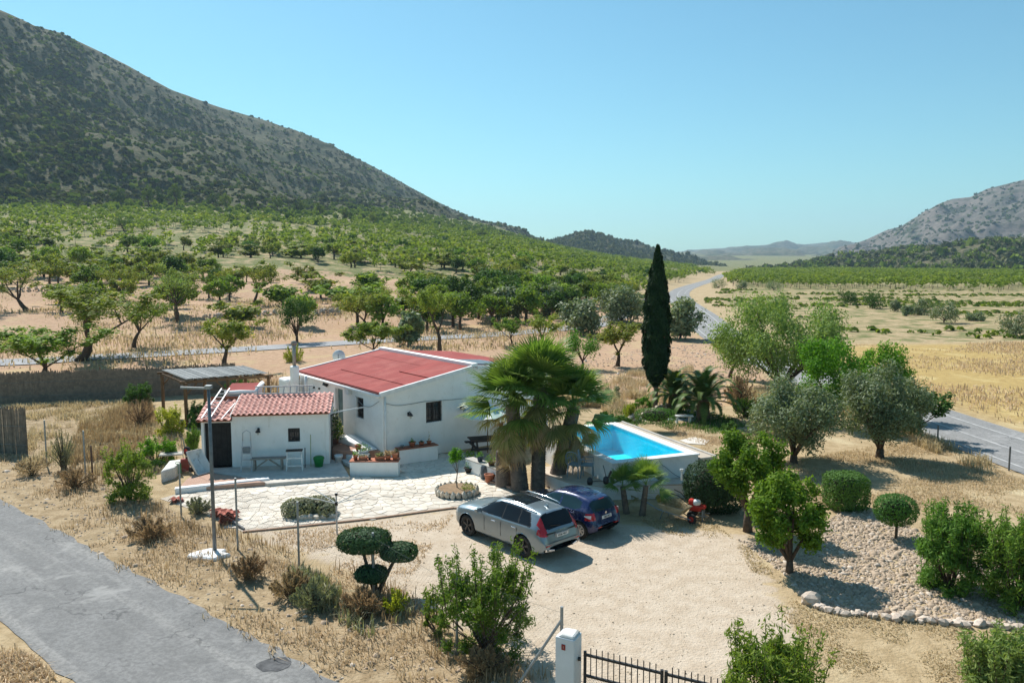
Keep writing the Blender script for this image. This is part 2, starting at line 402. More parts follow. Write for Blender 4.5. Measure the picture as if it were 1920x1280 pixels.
# ------------------------------------------------------------------ hills
def fbm(x, y, z=0., o=5):
    return noise.fractal(Vector((x, y, z)), 1., 2., o)
SHRUBS = []                              # (x,y,z,size,kind)
def hill(name, ridge, foot, mat, nu, nw, amp, ns, prof=1.1, size=(1.5, 4), kinds=(0, 1), seed=1, backh=0.0, freq=.006):
    """ridge: (px,py,Y) on the skyline; foot: (px,Y)"""
    Rp = [atY(*r) for r in ridge]; Fp = []
    for px_, Y in foot:
        X = (px_ - 960) / F * Y * 1.0; Fp.append(Vector((X, Y, float(T(X, Y)) - 3)))
    us = np.linspace(0, 1, nu)
    def poly(P, u):
        t = u * (len(P) - 1); i = min(int(t), len(P) - 2); return P[i].lerp(P[i + 1], t - i)
    ws = np.concatenate([np.linspace(-.5, 0, 8)[:-1], np.linspace(0, 1, nw)])
    def point(u, w):
        r, f = poly(Rp, u), poly(Fp, u)
        if w < 0: p = r + (r - f) * (-w) * 1.; p.z = r.z - (r.z - backh) * (-w * 2) ** 1.2; p.z += fbm(p.x * freq, p.y * freq, seed) * amp * .3 * min(1, -w * 8); return p
        p = r.lerp(f, w); p.z = f.z + (r.z - f.z) * (1 - w) ** prof
        e = min(1, w * 6 + .06) * min(1, (1 - w) * 5)
        d = fbm(p.x * freq, p.y * freq, seed) * amp + abs(fbm(p.x * freq * .5 + 9, p.y * freq * .5, seed)) * -amp * .8 + fbm(p.x * freq * 5, p.y * freq * 5, seed, 3) * amp * .16
        p.z += d * e; return p
    v = []; f = []
    for i, u in enumerate(us):
        for w in ws: v.append(tuple(point(u, w)))
    k = len(ws)
    for i in range(nu - 1):
        for j in range(k - 1): a = i * k + j; f.append((a, a + 1, a + k + 1, a + k))
    o = link(name, fastmesh(name, v, f, True), mat); tag(o, kind='structure')
    rr = random.Random(seed)
    c = 0
    while c < ns:
        u, w = rr.random(), rr.random() ** .8
        p = point(u, w)
        den = fbm(p.x * .012, p.y * .012, seed + 3, 3) * .6 + .62 + .1 * (w - .5)
        if rr.random() > den: continue
        q = poly(Rp, u); SHRUBS.append((name, p.x, p.y, p.z, rr.uniform(*size) * (1 + .5 * (rr.random() < .15)), kinds[0] if rr.random() < .6 else kinds[1])); c += 1
def scrubmat(name, rock, scrub, dark, sc=.05):
    m, n, b = nodes_of(name); setb(b, .95, 0, .08); po = posn(n)
    a = noisen(n, po, sc, 6); c = noisen(n, po, sc * 6, 5); d = noisen(n, po, sc * .25, 3)
    col = mixc(n, rampn(n, c, .42, .6), rock, scrub)
    col = mixc(n, rampn(n, a, .5, .64), col, dark)
    col = mixc(n, mathn(n, 'MULTIPLY', rampn(n, d, .45, .7), .6), col, scrub)
    lk(n, col, b.inputs['Base Color']); bumpn(n, b, mathn(n, 'ADD', a, c), .8, 2.); return m
sky_l = [(-420, -190), (-200, -80), (-90, -30), (0, 18), (67, 50), (117, 62), (160, 83), (240, 122), (320, 167), (400, 197), (480, 222), (567, 250), (640, 283), (700, 312), (760, 345), (830, 383), (890, 412), (950, 427), (1000, 445), (1030, 456), (1060, 468)]
hill('mountain', [(a, b, 830 + 1.0 * a) for a, b in sky_l],
     [(-420, 330), (-200, 380), (-90, 400), (0, 420), (67, 430), (117, 435), (160, 440), (240, 445), (320, 455), (400, 465), (480, 480), (567, 510), (640, 540), (700, 580), (760, 640), (830, 720), (890, 800), (950, 880), (1000, 960), (1030, 1010), (1060, 1060)],
     scrubmat('mountain_scrub', (.125, .108, .062), (.066, .08, .03), (.037, .056, .02)), 200, 100, 22, 17500, 1.12, (1.6, 4.2), (0, 1), 5)
hill('wooded_hill', [(1000, 470, 1500), (1040, 451, 1500), (1070, 441, 1500), (1100, 434, 1500), (1130, 439, 1520), (1165, 449, 1540), (1230, 465, 1560), (1300, 481, 1600), (1350, 500, 1650)],
     [(990, 1100), (1030, 1100), (1060, 1100), (1100, 1080), (1140, 1080), (1180, 1100), (1240, 1120), (1300, 1150), (1370, 1200)],
     scrubmat('hill_wood', (.13, .12, .075), (.06, .075, .035), (.035, .05, .024)), 90, 40, 14, 2600, 1.0, (3, 6), (0, 0), 8)
hill('distant_range', [(1200, 486, 5200), (1290, 469, 5200), (1340, 466, 5200), (1400, 464, 5200), (1450, 457, 5200), (1475, 455, 5200), (1510, 458, 5200), (1560, 454, 5300), (1640, 455, 5400), (1720, 470, 5400)],
     [(1200, 1500), (1290, 1500), (1340, 1500), (1400, 1500), (1450, 1500), (1475, 1500), (1510, 1500), (1560, 1500), (1640, 1500), (1720, 1500)],
     scrubmat('range_wood', (.14, .13, .09), (.07, .085, .045), (.045, .06, .03), .012), 110, 70, 50, 0, 1.6, seed=3, freq=.003)
hill('rocky_mountain', [(1540, 490, 2500), (1590, 461, 2500), (1625, 448, 2500), (1660, 432, 2500), (1690, 424, 2480), (1720, 405, 2450), (1760, 382, 2400), (1785, 373, 2380), (1820, 369, 2350), (1850, 354, 2320), (1890, 344, 2300), (1920, 337, 2280), (1990, 310, 2250), (2100, 290, 2200), (2300, 250, 2150)],
     [(1530, 1700), (1570, 1650), (1600, 1600), (1640, 1550), (1670, 1500), (1700, 1450), (1750, 1400), (1780, 1400), (1820, 1380), (1850, 1350), (1890, 1330), (1920, 1300), (2000, 1280), (2120, 1250), (2350, 1200)],
     scrubmat('mountain_rock', (.17, .142, .118), (.11, .1, .08), (.055, .063, .036), .016), 160, 100, 26, 2400, 1.3, (4, 8), (0, 1), 12, freq=.0075)
hill('pine_ridge', [(1400, 506, 1000), (1470, 497, 1000), (1520, 486, 1000), (1560, 480, 1000), (1630, 474, 980), (1700, 466, 960), (1780, 457, 930), (1850, 446, 900), (1920, 448, 880), (2000, 450, 860), (2200, 440, 800)],
     [(1400, 760), (1470, 740), (1520, 700), (1560, 680), (1630, 640), (1700, 600), (1780, 560), (1850, 530), (1930, 500), (2020, 480), (2250, 450)],
     scrubmat('ridge_pines', (.16, .135, .085), (.06, .08, .03), (.04, .055, .022)), 110, 50, 9, 4200, .9, (2.4, 4.6), (0, 2), 21)
# ------------------------------------------------------------------ foliage tools
def unit(a): return a / (np.linalg.norm(a, axis=1, keepdims=True) + 1e-9)
def leaf_quads(c, nrm, L, Wd, rng, droop=0.):
    """diamond leaves: centres c, facing nrm, length L, width Wd"""
    n = len(c); nrm = unit(nrm); r = rng.normal(size=(n, 3))
    if droop: r[:, 2] -= droop
    a = unit(r - nrm * np.sum(r * nrm, 1, keepdims=True)); b = np.cross(nrm, a)
    L = np.broadcast_to(L, (n,))[:, None] * rng.uniform(.7, 1.3, (n, 1)); Wd = np.broadcast_to(Wd, (n,))[:, None] * rng.uniform(.75, 1.25, (n, 1))
    v = np.stack([c - a * L / 2, c + b * Wd / 2 + a * L * .08, c + a * L / 2, c - b * Wd / 2 + a * L * .08], 1)
    return v
def leaf_mesh(name, v, rnd):
    n = len(v); me = fastmesh(name, v.reshape(-1, 3), np.arange(n * 4).reshape(-1, 4)); fattr(me, 'rnd', rnd); return me
def puff_leaves(puffs, per, L, Wd, rng, shell=.55, up=.5, droop=0., noise_r=.12):
    """puffs (k,4): x y z r; per leaves each, on a ragged shell"""
    puffs = np.asarray(puffs, float); k = len(puffs)
    cnt = np.maximum(3, (per * (puffs[:, 3] / puffs[:, 3].mean()) ** 2).astype(int))
    ix = np.repeat(np.arange(k), cnt); n = len(ix)
    d = unit(rng.normal(size=(n, 3))); rad = puffs[ix, 3] * (shell + (1 - shell) * rng.random(n) ** .6) * (1 + noise_r * rng.normal(size=n))
    c = puffs[ix, :3] + d * rad[:, None]
    nr = d * .8 + rng.normal(size=(n, 3)) * .65; nr[:, 2] += up
    return leaf_quads(c, nr, L, Wd, rng, droop), np.clip(rng.random(n) * .7 + (rng.random(k) * .3)[ix], 0, 1)
def ell_puffs(c, r, k, pr, rng, low=-.6, inner=.25):
    out = []
    while len(out) < k:
        d = rng.normal(size=3); d /= np.linalg.norm(d)
        if d[2] < low: continue
        s = (inner + (1 - inner) * rng.random() ** .45)
        out.append((c[0] + d[0] * r[0] * s, c[1] + d[1] * r[1] * s, c[2] + d[2] * r[2] * s, pr * rng.uniform(.65, 1.3)))
    return out
bark = M('bark', (.12, .085, .06), (.07, .05, .036), 8, .95, bump=.6, bscale=25, world=False)
bark_grey = M('bark_grey', (.24, .21, .175), (.15, .13, .105), 8, .95, bump=.6, bscale=25, world=False)
LM = dict(
    almond=leafmat('leaf_almond', (0.12, 0.17, 0.027), (0.25, 0.273, 0.0552), .34, .32, c3=(0.442, 0.354, 0.0858)),
    almond2=leafmat('leaf_almond_fresh', (0.103, 0.184, 0.027), (0.207, 0.273, 0.0491), .36, .32),
    dark=leafmat('leaf_dark', (0.0442, 0.0954, 0.0196), (0.0917, 0.162, 0.0319), .25, .3),
    olive=leafmat('leaf_olive', (.125, .165, .075), (.27, .31, .19), .22, .12, .55, spec=.15),
    pepper=leafmat('leaf_pepper', (0.129, 0.197, 0.0533), (0.258, 0.325, 0.106), .32, .1),
    cyp=leafmat('leaf_cypress', (.014, .032, .012), (.03, .06, .02), .12, .1, .7),
    lush=leafmat('leaf_lush', (0.0684, 0.189, 0.017), (0.152, 0.303, 0.032), .36, .12),
    citrus=leafmat('leaf_citrus', (0.0761, 0.16, 0.017), (0.198, 0.287, 0.032), .34, .12),
    clip=leafmat('leaf_clipped', (0.0532, 0.128, 0.0267), (0.114, 0.227, 0.048), .2, .1),
    clipdark=leafmat('leaf_clipped_dark', (.02, .05, .022), (.05, .095, .045), .15, .1),
    clipt=leafmat('leaf_topiary', (.035, .08, .035), (.1, .17, .08), .2, .1),
    feather=leafmat('leaf_feather', (0.0836, 0.166, 0.0267), (0.182, 0.287, 0.0533), .3, .1),
    yellow=leafmat('leaf_yellow', (0.243, 0.303, 0.0373), (0.427, 0.424, 0.0639), .35, .12),
    sage=leafmat('leaf_sage', (0.185, 0.198, 0.132), (0.33, 0.317, 0.211), .25, .2),
    dry=leafmat('leaf_dry', (.42, .32, .19), (.6, .49, .32), .35, .1, tt=(1.1, 1.03, .85)),
    drybrown=leafmat('leaf_dry_brown', (.27, .185, .105), (.45, .335, .2), .35, .1, tt=(1.1, 1.0, .8)),
    scrub=leafmat('leaf_scrub', (0.0594, 0.0766, 0.0396), (0.132, 0.139, 0.0792), .2, .2, .9, spec=.02),
    pine=leafmat('leaf_pine', (0.0532, 0.0877, 0.0213), (0.129, 0.174, 0.0427), .22, .2, .9, spec=.02),
    pine2=leafmat('leaf_pine_light', (0.099, 0.143, 0.0298), (0.198, 0.241, 0.0533), .25, .2, .9, spec=.02),
    red=leafmat('leaf_red', (.3, .04, .04), (.16, .1, .03), .3, .1),
)
def branches(rr, base, h, trunk_r, lean=(0, 0), fork=.3, limbs=4, spread=.55, levels=2, up=.7, wob=.1):
    """a tapered trunk with forking limbs; returns MB and tips with their size"""
    mb = MB(); tips = []
    def grow(p, d, L, r, lev):
        pts = [p]; rad = [r]; q = Vector(p); dd = d.copy(); n = 4
        for i in range(n):
            dd = (dd + Vector((rr.gauss(0, wob), rr.gauss(0, wob), rr.gauss(0, wob) + .04 * up))).normalized()
            q = q + dd * L / n; pts.append(q.copy()); rad.append(r * (1 - .5 * (i + 1) / n))
        mb.tube(pts, rad, 7 if lev == 0 else 5, True)
        if lev >= levels:
            tips.append((q.copy(), L, dd.copy())); tips.append((pts[2].copy(), L, dd.copy())); return
        k = limbs if lev == 0 else rr.choice((2, 3))
        a0 = rr.uniform(0, 6.28)
        for j in range(k):
            a = a0 + j * 6.283 / k + rr.uniform(-.4, .4); s = spread * rr.uniform(.7, 1.3)
            nd = (dd * (1 - .35 * s) + Vector((math.cos(a) * s, math.sin(a) * s, .35 * up))).normalized()
            grow(pts[-1] if lev == 0 or j else pts[3], nd, L * rr.uniform(.72, .98) if lev else h * (1 - fork) * .5 * rr.uniform(.85, 1.15), rad[-1] * .75, lev + 1)
    grow(Vector(base), Vector((lean[0], lean[1], 1)).normalized(), h * fork, trunk_r, 0)
    return mb, tips
def tree_object(name, label, cat, loc, trunk_mb, crown_v, rnd, lm, bm=None, group=None, rz=0, crown_name='crown'):
    t = thing(name, label, cat, loc, rz, group)
    if trunk_mb is not None: trunk_mb.build('trunk', bm or bark, t, local=True, smooth=True)
    link(crown_name, leaf_mesh(crown_name, crown_v, rnd), lm, t)
    return t
def vase_tree(seed, h, wid, leaves=2600, L=.13, Wd=.06, lean=(0, 0), fork=.27, limbs=4, spread=.6, tr=.13, levels=2, puff=.42, up=.7, bare=0):
    rr = random.Random(seed); rng = np.random.default_rng(seed)
    mb, tips = branches(rr, (0, 0, -.1), h, tr, lean, fork, limbs, spread, levels, up)
    pf = [(p.x, p.y, p.z, puff * h / 4.2 * rr.uniform(.7, 1.25)) for p, l, d in tips]
    pf += [(p.x + rr.gauss(0, .3), p.y + rr.gauss(0, .3), p.z + rr.uniform(-.1, .5), puff * h / 4.2 * rr.uniform(.5, .9)) for p, l, d in tips[::2]]
    mids = [((mb.v[i][0]), (mb.v[i][1]), (mb.v[i][2]), puff * h / 4.2 * rr.uniform(.35, .7)) for i in rr.sample(range(len(mb.v) // 3, len(mb.v)), min(14, len(mb.v) // 2)) if mb.v[i][2] > h * .3]
    pf += mids
    v, rnd = puff_leaves(pf, leaves // len(pf), L, Wd, rng, .0, .6, noise_r=.3)
    P = np.array(mb.v); m = v.reshape(-1, 3); top = m[:, 2].max(); w2 = (np.percentile(m[:, 0], 97) - np.percentile(m[:, 0], 3))
    sx, sz = wid / w2, h / top
    for A in (m,): A[:, :2] *= sx; A[:, 2] *= sz
    P[:, :2] *= sx; P[:, 2] *= sz; mb.v = [tuple(p) for p in P]
    return mb, m.reshape(-1, 4, 3), rnd
def round_tree(seed, h, wid, crown_lo, leaves, L, Wd, k=26, pr=.3, tr=.14, lean=(0, 0), droop=0., low=-.55, up=.5, squash=1., wid_y=None, shell=.2, limbs=4):
    """crown of clumps between crown_lo and h above the foot"""
    rr = random.Random(seed); rng = np.random.default_rng(seed); wy = wid_y or wid
    cz = (crown_lo + h) / 2; r = (wid / 2 * .82, wy / 2 * .82, (h - crown_lo) / 2 * .86 * squash)
    pf = ell_puffs((lean[0] * cz, lean[1] * cz, cz), r, k, pr * min(wid, 2 * (h - crown_lo)) / 2, rng, low)
    v, rnd = puff_leaves(pf, leaves // k, L, Wd, rng, shell, up, droop, .18)
    mb = MB(); fork = max(.35, crown_lo * .8); top = Vector((lean[0] * fork, lean[1] * fork, fork))
    mb.tube([(0, 0, -.15), (top.x * .4 + rr.uniform(-.04, .04), top.y * .4, fork * .5), top], [tr * 1.25, tr, tr * .85], 8)
    for p in sorted(pf, key=lambda q: rr.random())[:limbs + 5]:
        e = Vector(p[:3]); mid = top.lerp(e, .5) + Vector((rr.gauss(0, .08), rr.gauss(0, .08), .1))
        mb.tube([top - Vector((0, 0, .05)), mid, e], [tr * .6, tr * .35, tr * .12], 6)
    return mb, v, rnd

# ------------------------------------------------------------------ scrub on the hills (nobody could count it)
def small_bush(rng, n, L):
    d = unit(rng.normal(size=(n, 3))); d[:, 2] = np.abs(d[:, 2]); c = d * (.55 + .45 * rng.random((n, 1))) * np.array([1, 1, .9]) * .5
    return leaf_quads(c, d + rng.normal(size=(n, 3)) * .5, L, L * .8, rng)
by = {}
for s in SHRUBS: by.setdefault((s[0], s[5]), []).append(s)
for (hn, kd), L in by.items():
    rng = np.random.default_rng(len(L)); n = 9
    out = []; rn = []
    protos = [small_bush(rng, n, .8) for _ in range(8)]
    A = np.array([s[1:5] for s in L]); pr_i = rng.integers(0, 8, len(L))
    for k in range(8):
        S = A[pr_i == k]; 
        if not len(S): continue
        tall = 1.45 if hn in ('pine_ridge', 'wooded_hill') else 1.
        v = protos[k][None] * S[:, None, None, 3:4] * np.array([1, 1, tall]) * rng.uniform(.7, 1.4, (len(S), 1, 1, 1)) + S[:, None, None, :3]
        out.append(v.reshape(-1, 4, 3)); rn.append(np.repeat(rng.random(len(S)), n))
    o = link('hill_scrub', leaf_mesh('hill_scrub', np.concatenate(out), np.concatenate(rn)), [LM['scrub'], LM['pine'], LM['pine2']][kd])
    tag(o, {'mountain': 'low scrub dotted over the left mountainside', 'wooded_hill': 'dark trees covering the small far hill', 'rocky_mountain': 'sparse scrub on the bare right mountain', 'pine_ridge': 'pines covering the low ridge at right'}[hn], 'scrub', kind='stuff')

# belt of scrub and young pines between the orchard and the mountain
rng = np.random.default_rng(77); P = np.stack([rng.uniform(-420, 90, 20000), rng.uniform(300, 1050, 20000)], 1)
ed_ = np.interp(P[:, 0], [-420, -250, -100, 0, 60], [300, 372, 400, 520, 600]); ok = (P[:, 1] > ed_ + rng.normal(size=20000) * 14) & (P[:, 1] < ed_ + np.interp(P[:, 0], [-250, -120, 0], [150, 330, 430])) & (np.abs(P[:, 0]) < P[:, 1] * .7 + 10)
P = P[ok][:4200]; out = []; rn = []
for k in range(6):
    pr = small_bush(rng, 13, .72); S = P[k::6]; sz = rng.uniform(1., 4.2, len(S)) * np.where(rng.random(len(S)) < .7, .6, 1.3)
    g = np.stack([S[:, 0], S[:, 1], T(S[:, 0], S[:, 1])], 1); out.append((pr[None] * sz[:, None, None, None] * np.array([1, 1, 1.25]) + g[:, None, None]).reshape(-1, 4, 3)); rn.append(np.repeat(rng.random(len(S)), 13))
o = link('scrub_belt', leaf_mesh('scrub_belt', np.concatenate(out), np.concatenate(rn)), LM['pine2']); tag(o, 'green scrub and young pines between orchard and mountain', 'scrub', kind='stuff')
# ------------------------------------------------------------------ orchards
OCC = []                                 # keep-clear circles (x,y,r)
def fill_orchard():
    pts = []
    rr = random.Random(3)
    def rows(poly, ang, sp, row, jit, size, keep, kind):
        ca, sa = math.cos(ang), math.sin(ang)
        xs = [p[0] for p in poly]; ys = [p[1] for p in poly]
        cx, cy = sum(xs) / len(xs), sum(ys) / len(ys); Rr = max(max(xs) - min(xs), max(ys) - min(ys))
        a = -Rr
        out = []
        while a < Rr:
            b = -Rr
            while b < Rr:
                out.append((cx + a * ca - b * sa, cy + a * sa + b * ca)); b += row
            a += sp
        P = np.array(out); m = inpoly(P[:, 0], P[:, 1], poly); P = P[m]
        vis = np.abs(P[:, 0]) < P[:, 1] * .70 + 6
        for x, y in P[vis]:
            x += rr.gauss(0, jit); y += rr.gauss(0, jit)
            g = fbm(x * .015, y * .015, 2., 3)
            if rr.random() > keep or g < -.32: continue
            pts.append((x, y, float(T(x, y)), rr.uniform(*size), kind(x, y, rr)))
    # left slope, bands that differ in density and kind
    kl = lambda x, y, r: (1 if fbm(x * .012, y * .03, 7., 2) > .12 else 0) if r.random() < .8 else r.choice((0, 1, 2))
    rows([(-90, 84), (-30, 84), (-2, 92), (8, 104), (18, 128), (0, 150), (-110, 128)], .35, 6.6, 8, .9, (3.2, 4.4), .55, kl)
    rows([(-160, 128), (-60, 122), (0, 150), (17, 128), (26, 160), (34, 205), (46, 250), (-10, 300), (-190, 260)], .3, 5.6, 6.2, .7, (2.5, 4.5), .78, kl)
    rows([(-260, 262), (-10, 300), (46, 250), (80, 345), (124, 485), (20, 560), (-120, 400), (-300, 390)], .3, 6.2, 7, .9, (2.6, 4.6), .8, kl)
    rows([(124, 485), (20, 560), (40, 900), (200, 900), (150, 600)], .3, 8, 8, 1, (3.5, 4.5), .8, kl)
    rows([(-16, 80), (2, 82), (12, 92), (17, 112), (25, 140), (14, 158), (-12, 126)], .35, 4.9, 5.2, .5, (3.6, 4.6), .95, lambda x, y, r: r.choice((1, 1, 2)))
    # right of the road
    rows([(70, 258), (100, 370), (142, 505), (210, 690), (520, 720), (460, 330), (150, 232), (90, 232)], .5, 5.2, 5.6, .5, (3, 3.8), .96, lambda x, y, r: 0 if r.random() < .3 else 1)
    rows([(96, 222), (150, 236), (300, 270), (300, 215), (140, 200)], .15, 8.5, 9, .7, (2.8, 3.4), .85, lambda x, y, r: 1)
    return pts
ORCH = fill_orchard()
q_ = []
for o in ORCH:                            # no two trees in one place
    if o[1] > 160 or all((o[0] - p[0]) ** 2 + (o[1] - p[1]) ** 2 > 9 for p in q_): q_.append(o)
ORCH = q_
def road_clear(x, y):
    return min(min((Vector((x, y, 0)) - p).length for p in mc[::3]), min((Vector((x, y, 0)) - Vector((p.x, p.y, 0))).length for p in bc[::3]))
ORCH = [o for o in ORCH if o[1] > 240 or road_clear(o[0], o[1]) > 5.5]
ORCH.sort(key=lambda o: o[1] / o[3])
def low_proto(seed, kind, n=54):
    rng = np.random.default_rng(seed)
    pf = ell_puffs((0, 0, .64), (.42, .42, .25), 9, .21, rng, -.4)
    v, r = puff_leaves(pf, n // 9, .23, .17, rng, .4)
    return v, r
PROT = []
mid_specs = [('almond', 'almond'), ('almond2', 'fresh'), ('dark', 'dark')]
N_IND = 230
protos = {}
for k in range(3):
    for j in range(4):
        rg = np.random.default_rng(100 + k * 10 + j); rq = random.Random(k * 10 + j)
        if (k, j) in ((0, 1), (0, 3), (1, 2)): mb, v, rnd = vase_tree(100 + k * 10 + j, 1., 1.05, 1300, .085, .05, fork=.26, spread=.5, tr=.035, levels=1, limbs=6, puff=.6)
        else: mb, v, rnd = round_tree(100 + k * 10 + j, 1., 1.02, (.22, .26, .2)[k], 1500, .08, .048, 16 + j * 3, .3, .035, low=-.75, lean=(rq.uniform(-.12, .12), 0))
        protos[k, j] = (mb.mesh('trunk', smooth=True), leaf_mesh('crown', v, rnd))
        protos[k, j][0].materials.append(bark); protos[k, j][1].materials.append(LM[mid_specs[k][0]])
def orchard_label(x, y, k):
    kind = ('olive green', 'fresh green', 'dark green')[k]; px_ = 960 + F * x / y
    w = 'above the reed fence' if px_ < 350 else 'above the pergola' if px_ < 560 else 'above the red roof' if px_ < 900 else 'above the fan palms' if px_ < 1180 else 'beside the cypress top' if px_ < 1320 else 'beyond the golden field'
    r = 'on the near terraces' if y < 105 else 'in the front orchard rows' if y < 135 else 'in the middle orchard rows' if y < 175 else 'in the back orchard rows'
    return f'{kind} almond tree {r} {w}', f'{kind} almonds {r} {w}'
rr = random.Random(17)
for (x, y, z, s, k) in ORCH[:N_IND]:
    j = rr.randrange(4); lab, grp = orchard_label(x, y, k)
    t = thing('almond_tree', lab, 'tree', (x, y, z), rr.uniform(0, 6.28), grp); t.scale = (s * rr.uniform(1.05, 1.35), s * rr.uniform(1.05, 1.35), s)
    for nm, me in zip(('trunk', 'crown'), protos[k, j]): link(nm, me, None, t)
rest = ORCH[N_IND:]
for k in range(3):
    S = np.array([o[:4] for o in rest if o[4] == k]); rng = np.random.default_rng(60 + k)
    if not len(S): continue
    out = []; rn = []; tv = []
    pi = rng.integers(0, 6, len(S))
    for j in range(6):
        v, r = low_proto(200 + k * 10 + j, k); Q = S[pi == j]
        a = rng.uniform(0, 6.28, len(Q)); ca, sa = np.cos(a), np.sin(a)
        w = np.empty((len(Q),) + v.shape)
        w[..., 0] = v[None, ..., 0] * ca[:, None, None] - v[None, ..., 1] * sa[:, None, None]
        w[..., 1] = v[None, ..., 0] * sa[:, None, None] + v[None, ..., 1] * ca[:, None, None]
        w[..., 2] = v[None, ..., 2]
        w = w * Q[:, None, None, 3:4] * np.array([1.28, 1.28, 1]) + Q[:, None, None, :3]
        out.append(w.reshape(-1, 4, 3)); rn.append(np.clip(np.tile(r, len(Q)) * .6 + np.repeat(rng.random(len(Q)), len(r)) * .4, 0, .95))
    o = link('orchard_trees', leaf_mesh('orchard_trees', np.concatenate(out), np.concatenate(rn)), LM[mid_specs[k][0]])
    tag(o, ('olive green', 'fresh green', 'dark green')[k] + ' fruit trees filling the far orchard rows', 'orchard', kind='stuff')
tk = MB()
for (x, y, z, s, k) in rest:
    if y < 330: tk.add([(x - .09, y, z - .2), (x + .09, y, z - .2), (x, y + .12, z - .2), (x, y, z + s * .5)], [(0, 1, 3), (1, 2, 3), (2, 0, 3)])
tag(tk.build('orchard_trunks', bark), 'dark trunks of the far orchard rows', 'orchard', kind='stuff')
# ------------------------------------------------------------------ building materials
def limewash():
    m, n, b = nodes_of('limewash'); setb(b, .9, 0, .2); po = posn(n)
    st = n.nodes.new('ShaderNodeMapping'); st.inputs['Scale'].default_value = (1, 1, .12); lk(n, po, st.inputs[0])
    a = noisen(n, po, 1.6, 5); c = noisen(n, st.outputs[0], 3.2, 6, .7); d = noisen(n, po, 6, 5, .7)
    col = mixc(n, rampn(n, a, .35, .65), (.87, .86, .83), (.82, .81, .78))
    col = mixc(n, mathn(n, 'MULTIPLY', rampn(n, c, .56, .72), .5), col, (.62, .58, .51))
    col = mixc(n, mathn(n, 'MULTIPLY', rampn(n, d, .6, .68), .4), col, (.66, .63, .57))
    lk(n, col, b.inputs['Base Color']); bumpn(n, b, mathn(n, 'ADD', a, d), .35, .03); return m
lime = limewash()
lime_b = M('limewash_rough', (.8, .785, .75), (.66, .63, .58), 2.4, .9, bump=.4, bscale=12, c3=(.5, .46, .4), s3=5)
trimw = M('white_trim', (.8, .8, .79), (.7, .7, .69), 4, .7)
terracotta = M('terracotta', (.42, .16, .09), (.33, .12, .07), 9, .85, bump=.2, rnd=.15, world=False)
iron = M('black_iron', (.018, .018, .02), (.03, .03, .03), 9, .5, spec=.4)
steel = M('galvanised_steel', (.33, .35, .36), (.25, .27, .28), 6, .5, metal=.6)
dark_in = M('dark_interior', (.015, .013, .012), (.02, .018, .016), 3, .9)
pane = M('window_glass', (.02, .03, .035), (.03, .04, .045), 2, .08, spec=.6)
wood_dark = M('dark_wood', (.035, .028, .026), (.06, .048, .042), 12, .75, bump=.3)
wood_br = M('brown_wood', (.19, .11, .055), (.13, .075, .04), 9, .8, bump=.3)
wood_grey = M('weathered_wood', (.33, .3, .26), (.24, .21, .18), 10, .85, bump=.3)
concrete = M('concrete', (.5, .47, .42), (.4, .37, .33), 3, .92, bump=.3, bscale=20)
alu = M('aluminium', (.5, .51, .52), (.42, .43, .44), 6, .55, metal=.3)
whiteplastic = M('white_plastic', (.75, .75, .73), (.65, .65, .62), 6, .5)
redpaint = M('red_paint', (.55, .04, .025), (.4, .03, .02), 6, .45)
greenplastic = M('green_plastic', (.02, .22, .05), (.015, .17, .04), 6, .5)
greyplastic = M('grey_plastic', (.2, .23, .24), (.15, .18, .19), 5, .5)
rubber = M('rubber', (.02, .02, .02), (.035, .033, .03), 8, .85)

